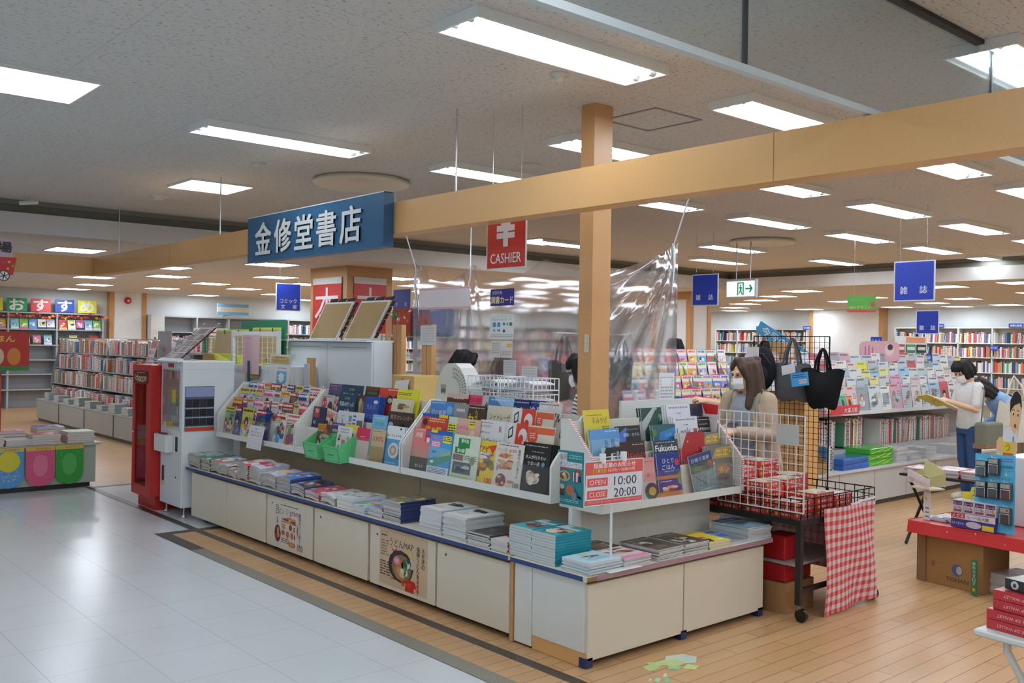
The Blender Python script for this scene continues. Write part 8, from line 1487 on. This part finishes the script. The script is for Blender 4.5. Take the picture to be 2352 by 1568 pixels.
# ================================================================ people
def bake(name, mb_parts, cf, mat, parent, vox=.009, smooth=3):
    """one continuous skin over overlapping limb and body volumes"""
    b = MB()
    for p in mb_parts:
        if p[0] == 'c':
            pts, rs = [Vector(q[:3]) for q in p[1]], [q[3] for q in p[1]]
            b.tube(pts, rs, '#fff', 14)
            for q, r in zip(pts, rs): b.ball(q, r * .995, '#fff', 14, 10)
        elif p[0] == 'e':
            n0 = len(b.v); b.ball((0, 0, 0), p[2], '#fff', 18, 14); M = Euler(p[3]).to_matrix() if len(p) > 3 else Matrix.Identity(3)
            for i in range(n0, len(b.v)): b.v[i] = tuple(M @ Vector(b.v[i]) + Vector(p[1]))
        elif p[0] == 's':           # stack of oval rings: (cx, cy, z, rx, ry)
            n = 20; vs = []; fs = []
            for (cx, cy, z, rx, ry) in p[1]: vs += [(cx + rx * cos(2 * pi * k / n), cy + ry * sin(2 * pi * k / n), z) for k in range(n)]
            m = len(p[1])
            for j in range(m - 1):
                for k in range(n): fs.append((j * n + k, j * n + (k + 1) % n, (j + 1) * n + (k + 1) % n, (j + 1) * n + k))
            fs.append(tuple(reversed(range(n)))); fs.append(tuple(range((m - 1) * n, m * n))); T = p[2] if len(p) > 2 else (lambda q: q)
            if (m > 1 and p[1][-1][2] < p[1][0][2]): fs = [tuple(reversed(f)) for f in fs]
            b.add([T(Vector(v)) for v in vs], fs, '#fff', True)
    me = bpy.data.meshes.new(name); me.from_pydata(b.v, [], b.f); o = bpy.data.objects.new(name, me); COL.objects.link(o)
    md = o.modifiers.new('skin', 'REMESH'); md.mode = 'VOXEL'; md.voxel_size = vox
    sm = o.modifiers.new('soft', 'SMOOTH'); sm.iterations = smooth; sm.factor = .5
    dg = bpy.context.evaluated_depsgraph_get(); m2 = bpy.data.meshes.new_from_object(o.evaluated_get(dg)); o.modifiers.clear(); o.data = m2; bpy.data.meshes.remove(me)
    m2.name = name; m2.materials.clear(); m2.materials.append(mat)
    for nm in [a.name for a in m2.color_attributes]: m2.color_attributes.remove(m2.color_attributes[nm])
    ca = m2.color_attributes.new('Col', 'FLOAT_COLOR', 'CORNER'); data = []
    for p in m2.polygons:
        c = cf(p.center) if callable(cf) else cf
        data += list((*lin(c), 1.)) * p.loop_total
    ca.data.foreach_set('color', data); m2.polygons.foreach_set('use_smooth', [True] * len(m2.polygons))
    o.parent = parent; return o
SKINM = paint(.5, spec=.35, var=.03); HAIRM = paint(.62, spec=.25, var=.25, vs=60.)
def hand_parts(w, d, up, grip=.6, s=1.):
    """palm, four bent fingers of unequal length and a thumb leaving the side of the palm"""
    w, d = Vector(w), Vector(d).normalized(); up = Vector(up); up = (up - d * up.dot(d)).normalized(); side = d.cross(up); P = []
    palm = w + d * .05
    P.append(('c', [(*(w - d * .01), .024), (*(w + d * .03), .026), (*(w + d * .07), .026)])); P.append(('c', [(*(w + d * .04 - side * .022), .016), (*(w + d * .085 - side * .026), .013)])); P.append(('c', [(*(w + d * .04 + side * .022), .016), (*(w + d * .085 + side * .026), .013)]))
    for i, l in enumerate((.062, .072, .068, .052)):
        b0 = w + d * .085 + side * (-.03 + .02 * i); a = grip * (1 + .12 * i)
        p1 = b0 + (d * cos(a * .5) - up * sin(a * .5)) * l * .45; p2 = p1 + (d * cos(a * 1.4) - up * sin(a * 1.4)) * l * .32; p3 = p2 + (d * cos(a * 2.1) - up * sin(a * 2.1)) * l * .25
        P.append(('c', [(*b0, .0095), (*p1, .0088), (*p2, .008), (*p3, .007)]))
    t0 = w + d * .025 - side * .026; t1 = t0 + (d * .7 - side * .6 - up * .25) * .035; t2 = t1 + (d * .9 - side * .1 - up * .3) * .03
    P.append(('c', [(*t0, .013), (*t1, .0105), (*t2, .0085)])); return P
def person(label, loc, rz, H=1.58, lean=0., hyaw=0., hpitch=0., arms=None, top='#ddd', topf=None, long_sleeve=False, sleeve=.6, bottom='#445', skirt=None, shoes='#d8d8d6', hair='#241d1b', hairfn=None, mask=True, layer=None, hold=None, grip=.7, vox=.009, legs=None):
    t = thing('person', label, 'person', loc, (0, 0, rz)); k = H / 1.58
    hz = .84
    def U(p): p = Vector(p); q = p - Vector((0, 0, hz)); return (Matrix.Rotation(lean, 3, 'X') @ q + Vector((0, 0, hz))) * k       # facing -y: lean tips the chest forward
    def G(p): return Vector(p) * k
    c4 = lambda p, r: (*p, r * k)
    hc = Vector((0, -.012, 1.452)); HM = Matrix.Rotation(hyaw, 3, 'Z') @ Matrix.Rotation(hpitch, 3, 'X'); neck = Vector((0, .005, 1.335))
    def Hd(p): return U(neck + HM @ (Vector(p) + (hc - neck)))
    ER = Euler((0, 0, 0)); RM = (Matrix.Rotation(lean, 3, 'X') @ HM).to_euler()
    body = []
    lg = legs or ((.085, 0), (-.085, 0))
    for (x, dy) in lg:
        body.append(('c', [c4(G((x * .95, .0, .80)), .088), c4(G((x, dy * .5 - .01, .45)), .056), c4(G((x, dy * .8 + .02, .32)), .054), c4(G((x, dy + .02, .09)), .036), c4(G((x, dy + .02, .05)), .038)]))
        body.append(('c', [c4(G((x, dy + .03, .035)), .034), c4(G((x * 1.1, dy - .06, .03)), .036), c4(G((x * 1.15, dy - .12, .026)), .026)]))
    tor = [(0, 0, .78, .15, .105), (0, 0, .88, .155, .105), (0, 0, 1.0, .13, .09), (0, -.005, 1.12, .14, .098), (0, 0, 1.22, .155, .092), (0, .005, 1.28, .15, .075), (0, .008, 1.315, .07, .055)]
    body.append(('s', tor, U)); body.append(('c', [c4(U((0, .01, 1.29)), .052), c4(U((0, 0, 1.37)), .046), c4(Hd((0, .02, -.05)), .05)]))
    body.append(('e', Hd((0, .008, .02)), (.074 * k, .093 * k, .100 * k), RM)); body.append(('e', Hd((0, -.022, -.05)), (.058 * k, .068 * k, .066 * k), RM)); body.append(('e', Hd((0, -.055, -.095)), (.026 * k, .026 * k, .022 * k), RM))
    body.append(('c', [c4(Hd((0, -.088, .01)), .010), c4(Hd((0, -.106, -.032)), .0135)])); body.append(('c', [c4(Hd((-.016, -.086, -.066)), .008), c4(Hd((.016, -.086, -.066)), .008)]))
    for s in (1, -1):
        body.append(('e', Hd((s * .076, .012, -.01)), (.010 * k, .020 * k, .030 * k), RM)); body.append(('c', [c4(Hd((s * .045, -.082, .032)), .008), c4(Hd((s * .02, -.09, .03)), .007)]))
    am = arms or ((( .21, .01, 1.03), (.20, -.10, .80)), ((-.21, .01, 1.03), (-.20, -.10, .80))); sh = []
    for (el, ha), s in zip(am, (1, -1)):
        S, E, Hn = U((s * .155, .005, 1.265)), U(el), U(ha); d = (Hn - E).normalized()
        body.append(('c', [(*S, .046 * k), (*(S.lerp(E, .5)), .041 * k), (*E, .034 * k), (*(E.lerp(Hn, .4)), .034 * k), (*Hn, .024 * k)])); sh.append((S, E, Hn))
        body += hand_parts(Hn, d, Vector((0, 0, 1)) if abs(d.z) < .8 else Vector((s, 0, 0)), grip)
    bake('body', body, lambda p: SKIN, SKINM, t, vox, 2)
    # clothes: a loose shell following the body
    def shell(g, z0, z1): return [(cx, cy, z, rx + g, ry + g) for cx, cy, z, rx, ry in tor if z0 <= z <= z1]
    cl = [('s', [(0, 0, .80, .165, .125)] + [(cx, cy, z, rx + .018, ry + .018) for cx, cy, z, rx, ry in tor[1:6]] + [(0, .008, 1.318, .085, .068)], U)]
    for (S, E, Hn), s in zip(sh, (1, -1)):
        if sleeve > 0:
            if long_sleeve: cl.append(('c', [(*S, .062 * k), (*(S.lerp(E, .5)), .056 * k), (*E, .05 * k), (*(E.lerp(Hn, .5)), .047 * k), (*(E.lerp(Hn, .86)), .042 * k)]))
            else: cl.append(('c', [(*S, .062 * k), (*(S.lerp(E, sleeve)), .060 * k)]))
    bake('top', cl, topf or top, FABRIC, t, vox * 1.1, 3)
    if skirt: bake('skirt', [('s', [(0, 0, .34, .21, .18), (0, 0, .55, .195, .16), (0, 0, .80, .172, .132), (0, 0, .90, .165, .115)], lambda v: v * k)], skirt, FABRIC, t, vox * 1.1, 3)
    else:
        tr = [('s', [(0, .0, .74, .155, .115), (0, 0, .84, .168, .122), (0, 0, .93, .15, .108)], lambda v: v * k)]
        for (x, dy) in lg: tr.append(('c', [c4(G((x * .95, .0, .80)), .098), c4(G((x, dy * .5 - .01, .45)), .070), c4(G((x, dy * .8 + .02, .32)), .066), c4(G((x, dy + .02, .12)), .058)]))
        bake('trousers', tr, bottom, FABRIC, t, vox * 1.1, 3)
    for (x, dy) in lg: bake('shoe', [('c', [c4(G((x, dy + .045, .04)), .043), c4(G((x * 1.1, dy - .06, .036)), .044), c4(G((x * 1.15, dy - .125, .03)), .034)])], lambda p: '#e4e4e0' if p.z < .018 else shoes, LACQ, t, .008, 2)
    hp = [('e', Hd((0, .022, .035)), (.086 * k, .100 * k, .098 * k), RM)]
    if hairfn: hp += hairfn(Hd, U, k, RM)
    bake('hair', hp, hair, HAIRM, t, vox * .9, 2)
    for s in (1, -1): MB().ball(Hd((s * .033, -.084, .012)), .008 * k, '#2a211e', 8, 6).build('eye', GLOSSY, t)
    if mask:
        b = MB()
        def mf(u, v):
            a = (u - .5) * 2.1; r = .094 + .012 * (1 - abs(2 * v - 1)); return Hd((sin(a) * r * .78, -.012 - cos(a) * r, -.092 + .082 * v + .02 * (u - .5) ** 2))
        b.sheet(mf, 12, 8, '#dfe0e2', .002)
        for s in (1, -1): b.tube([Hd((s * .068, -.05, -.03)), Hd((s * .08, -.01, .0)), Hd((s * .082, .02, .012))], .002, '#dcdcde', 5)
        b.build('face_mask', FABRIC, t)
    t['rig'] = 0; del t['rig']
    return t, Hd, U, sh, k
def long_hair(front=True, drop=.34, wave=.02, w=.085):
    def f(Hd, U, k, RM):
        P = []
        for i, a in enumerate((-150, -115, -80, -45, 0, 45, 80, 115, 150) if False else (0, 40, 80, 118, -40, -80, -118)):
            x, y = .082 * sin(R(a)), .03 + .075 * cos(R(a)); d = drop * (1 - .25 * abs(a) / 118)
            P.append(('c', [(*Hd((x * .8, y * .9, .07)), .034 * k), (*Hd((x, y, -.03)), .034 * k), (*(Hd((x * 1.05, y * 1.0, -.10)) + Vector((0, 0, -.02))), .036 * k), (*(Hd((x * 1.1, y, -.10)) + Vector((wave * sin(i * 2.), wave * cos(i), -d * .55))), .034 * k), (*(Hd((x * 1.05, y, -.10)) + Vector((-wave * sin(i * 2.), 0, -d))), .016 * k)]))
        for s in (1, -1): P.append(('c', [(*Hd((s * .02, -.045, .112)), .03 * k), (*Hd((s * .066, -.055, .06)), .028 * k), (*Hd((s * .082, -.02, -.04)), .022 * k)]))
        return P
    return f
def short_hair(Hd, U, k, RM):
    P = []
    for a in (0, 45, 90, 125, -45, -90, -125): x, y = .078 * sin(R(a)), .02 + .085 * cos(R(a)); P.append(('c', [(*Hd((x * .7, y * .8, .09)), .036 * k), (*Hd((x, y, .01)), .036 * k), (*Hd((x * .98, y * .95, -.055)), .026 * k)]))
    for x in (-.05, -.02, .015, .05): P.append(('c', [(*Hd((x * .6, -.03, .125)), .03 * k), (*Hd((x, -.075, .085)), .026 * k), (*Hd((x * 1.1, -.092, .05)), .014 * k)]))
    return P
def bob(Hd, U, k, RM): return short_hair(Hd, U, k, RM) + [('c', [(*Hd((.08 * sin(R(a)), .02 + .08 * cos(R(a)), -.02)), .034 * k), (*Hd((.085 * sin(R(a)), .02 + .085 * cos(R(a)), -.12)), .028 * k)]) for a in (0, 40, 80, 110, -40, -80, -110)]
# --- the woman in the beige cardigan, phone in both hands, looking to the picture's left
def wavy_bun(Hd, U, k, RM): return long_hair(True, .30, .022)(Hd, U, k, RM) + [('e', Hd((.0, .10, .10)), (.04 * k, .04 * k, .035 * k))]
CARD = '#b39c88'
t, Hd, U, sh, k = person('masked woman with long brown hair and beige cardigan holding a phone behind the cart', (5.90, 4.10, 0), -1.45, 1.57, .03, -.55, .10,
    (((.20, -.03, 1.02), (.035, -.27, 1.055)), ((-.20, -.03, 1.02), (-.045, -.27, 1.045))), '#8b8f98', None, False, 0.0, '#6f737c', '#7d8089', '#4a4440', '#4b382f', wavy_bun, True, grip=1.1)
cg = []
for s in (1, -1):
    S, E, Hn = sh[0 if s == 1 else 1]
    cg.append(('c', [(*S, .068), (*(S.lerp(E, .5)), .062), (*E, .056), (*(E.lerp(Hn, .5)), .05), (*(E.lerp(Hn, .88)), .043)]))
    cg.append(('c', [(*U((s * .085, .035, 1.30)), .05), (*U((s * .125, .03, 1.2)), .075), (*U((s * .13, .04, 1.0)), .075), (*U((s * .155, .06, .78)), .085), (*U((s * .165, .07, .64)), .08)]))
    cg.append(('c', [(*U((s * .075, -.03, 1.31)), .03), (*U((s * .115, -.085, 1.15)), .035), (*U((s * .13, -.09, .95)), .035), (*U((s * .15, -.06, .68)), .04)]))
cg.append(('c', [(*U((0, .06, 1.27)), .075), (*U((0, .06, 1.05)), .085), (*U((0, .09, .80)), .09), (*U((0, .11, .64)), .09)]))
bake('cardigan', cg, CARD, FABRIC, t, .010, 4)
pk = MB().bbox(-.038, -.008, -.006, .038, .004, .14, .003, '#2a2628'); 
o = pk.build('phone', GLOSSY, None, t.matrix_world @ Vector((0, 0, 0))); o.rotation_euler = (R(-62), 0, t.rotation_euler.z); hp = (Matrix.Rotation(t.rotation_euler.z, 3, 'Z') @ (U((-.005, -.34, 1.045)))) + t.location; o.location = hp; tag(o, 'dark phone held in both hands by the woman in the cardigan', 'phone')
b = MB().tube([hp + Vector((0, 0, -.005)), hp + Vector((.0, -.02, -.15)), hp + Vector((.03, 0, -.30)), hp + Vector((.0, .03, -.42)), hp + Vector((.05, .02, -.36)), hp + Vector((.10, .05, -.12))], .003, '#e6e6e8', 6); tag(b.build('charging_cable', LACQ), 'thin white cable hanging from the phone of the cardigan woman', 'cable')
rz0 = t.rotation_euler.z; b = MB(); bp = thing('rucksack', 'olive green rucksack on the back of the cardigan woman', 'bag', t.location, (0, 0, rz0))
b.ball((0, .235, 1.05), (.13, .085, .19), '#77735a', 16, 12).build('body', FABRIC, bp)
for s in (1, -1): MB().tube([U((s * .09, .17, 1.20)), U((s * .105, .09, 1.325)), U((s * .10, -.01, 1.345)), U((s * .11, -.10, 1.24)), U((s * .14, -.11, 1.08))], .016, '#82806a', 8).build('strap', FABRIC, bp)
# --- the other shoppers
t, Hd, U, sh, k = person('shopper in black sleeveless top pushing a pushchair, half hidden by the cardigan woman', (7.34, 5.20, 0), -2.3, 1.56, -.16, 0, .45, (((.24, -.12, 1.10), (.15, -.38, 1.10)), ((-.23, -.12, 1.10), (-.13, -.38, 1.10))), '#1b1b1d', None, False, 0., '#1e1e22', None, '#333', '#1f1b1a', bob, False)
bg = thing('pushchair', 'navy pushchair with white banded hood before the shopper in black', 'pushchair', t.location, (0, 0, -2.3))
b = MB(); b.sheet(lambda u, v: (.20 * cos(pi * u), -.72 + .28 * sin(pi * u) * cos(1.6 * v - .3), .88 + .30 * sin(pi * u) * sin(1.6 * v + .15)), 16, 9, '#2a2f44', .008, True, lambda u, v: '#dcdad4' if .36 < v < .7 else '#2a2f44'); b.build('hood', FABRIC, bg)
MB().bbox(-.19, -.95, .42, .19, -.55, .72, .05, '#2c3040', 2).build('seat', FABRIC, bg)
for x in (-.21, .21): MB().tube([(x, -.37, 1.06), (x, -.55, .75), (x, -.85, .12)], .012, '#3a3c40', 8).tube([(x, -.72, .60), (x, -.45, .12)], .012, '#3a3c40', 8).build('frame_tube', METAL, bg)
MB().tube([(-.21, -.37, 1.06), (.21, -.37, 1.06)], .014, '#26262a', 8).build('handle', FABRIC, bg)
for x in (-.21, .21):
    for y in (-.87, -.45): MB().tube([(x - .015, y, .07), (x + .015, y, .07)], .07, '#222226', 16).build('wheel', GLOSSY, bg)
t, Hd, U, sh, k = person('masked woman with short black hair and white blouse reading an open yellow book', (10.62, 4.50, 0), -2.15, 1.56, .05, .1, .42, (((.20, -.05, 1.02), (.10, -.30, 1.12)), ((-.20, -.05, 1.02), (-.10, -.30, 1.12))), '#dcdbd9', None, False, .75, '#3a5482', None, '#d8d8d6', '#211d1f', short_hair, grip=1.0)
M3 = Matrix.Rotation(-2.15, 3, 'Z'); bk = thing('open_book', 'open yellow covered book in the hands of the woman in the white blouse', 'book', t.location + M3 @ U((0, -.37, 1.13)), (R(66), 0, -2.15))
for s in (1, -1): MB().prism([(0, 0, -.13), (s * .20, -.035, -.13), (s * .20, -.035, .15), (0, 0, .15)][::s], (0, .004, 0), '#d8c838').build('cover', PAPER, bk); MB().prism([(0, .006, -.12), (s * .19, -.028, -.12), (s * .19, -.028, .14), (0, .006, .14)][::s], (0, .010, 0), '#d8d8d6').build('pages', PAPER, bk)
sb = thing('shoulder_bag', 'grey green cloth bag at the hip of the woman in the white blouse', 'bag', t.location + M3 @ Vector((.24, .06, .60)), (0, 0, -2.15 + .4)); MB().bbox(-.07, -.17, 0, .07, .17, .28, .03, '#77776a', 2).build('body', FABRIC, sb); MB().box(-.072, -.172, .0, .072, .172, .05, '#8a6f58').build('base', FABRIC, sb); MB().tube([(0, -.14, .27), (-.02, -.06, .62), (-.12, .0, .72)], .008, '#6a6a60', 6).build('strap', FABRIC, sb)
t, Hd, U, sh, k = person('shopper in light blue shirt bending over the gondola with a big cream tote', (11.75, 4.33, 0), -2.3, 1.62, 1.02, 0, -.1, (((.20, -.12, 1.02), (.14, -.30, 1.18)), ((-.20, -.12, 1.02), (-.14, -.30, 1.18))), '#8fb2dc', None, True, .8, '#b5a88e', None, '#5a5048', '#2a2523', bob)
M3 = Matrix.Rotation(-2.3, 3, 'Z'); tb = thing('shoulder_bag', 'large cream cloth tote hanging from the shoulder of the shopper in blue', 'bag', t.location + M3 @ Vector((.20, -.24, .66)), (0, 0, -2.3 + pi / 2))
MB().sheet(lambda u, v: ((u - .5) * (.50 - .12 * v), -.10 * sin(pi * u) * (1 - .6 * v), .42 * v - .05 * sin(pi * u) * (1 - v)), 12, 10, '#cfcabc', .006).sheet(lambda u, v: ((.5 - u) * (.50 - .12 * v), .08 * sin(pi * u) * (1 - .6 * v), .42 * v - .05 * sin(pi * u) * (1 - v)), 12, 10, '#cfcabc', .006).build('body', FABRIC, tb)
MB().tube([(-.12, 0, .40), (-.06, .0, .62), (.0, .05, .70), (.06, 0, .6), (.12, 0, .4)], .012, '#d6d2c4', 8).build('handle', FABRIC, tb); MB().tube([U((-.12, .13, 1.2)), U((.0, .13, 1.1)), U((.12, .13, .95))], .010, '#26242a', 6).build('bag_strap', FABRIC, t)
STR = lambda p: '#26262c' if (p.z * 1.3 + p.y * .9) % .034 < .014 else '#cfccc8'
person('shopper with dark red hair and black and white striped top leaning at the far racks', (13.0, 6.25, 0), -2.3, 1.60, .62, 0, .1, (((.20, -.12, 1.02), (.14, -.34, 1.05)), ((-.20, -.12, 1.02), (-.14, -.34, 1.05))), '#ccc', STR, False, .8, '#44464c', None, '#333', '#3f2220', bob)
person('masked clerk with long black hair looking down behind the white fan', (4.98, 6.50, 0), .75, 1.60, .06, .15, .38, (((.20, -.05, 1.02), (.10, -.26, 1.02)), ((-.20, -.05, 1.02), (-.10, -.26, 1.02))), '#2c2d33', None, True, .8, '#33343a', None, '#222', '#171416', long_hair(True, .40, .008))
STB = lambda p: '#2f6f86' if p.z > 1.325 else '#23415a' if p.z % .03 < .014 else '#d8dcda'
person('person in teal and white striped knit top standing behind the till post', (4.98, 4.84, 0), -2.6, 1.58, .05, 0, .2, None, '#ddd', STB, True, .8, '#333', None, '#333', '#1b1819', bob)
person('clerk with bowed head and short black hair blurred behind the vinyl', (5.95, 6.98, 0), -.75, 1.60, .38, 0, .45, (((.20, -.08, 1.02), (.08, -.28, 1.0)), ((-.20, -.08, 1.02), (-.08, -.28, 1.0))), '#8a8088', None, True, .8, '#333', None, '#222', '#1c191a', short_hair, False)
person('person with black hair and blue hair clip behind the puzzle racks', (9.30, 7.55, 0), 2.6, 1.74, .05, 0, .2, None, '#50545c', None, True, .8, '#333', None, '#222', '#1a1718', bob)
person('person with short dark hair standing behind the long gondola near the bags', (9.05, 6.06, 0), 2.4, 1.70, .05, 0, .2, None, '#474a52', None, True, .8, '#333', None, '#222', '#1d1a1a', short_hair)
# keep the longest labels short
for o in COL.objects:
    l = o.get('label')
    if l and len(l.split()) > 16:
        for a, b_ in ((' of the ', ', '), (' in the ', ', '), (' on the ', ', '), (' the ', ' '), (' of ', ' ')):
            if len(l.split()) > 16: l = l.replace(a, b_)
        o['label'] = l
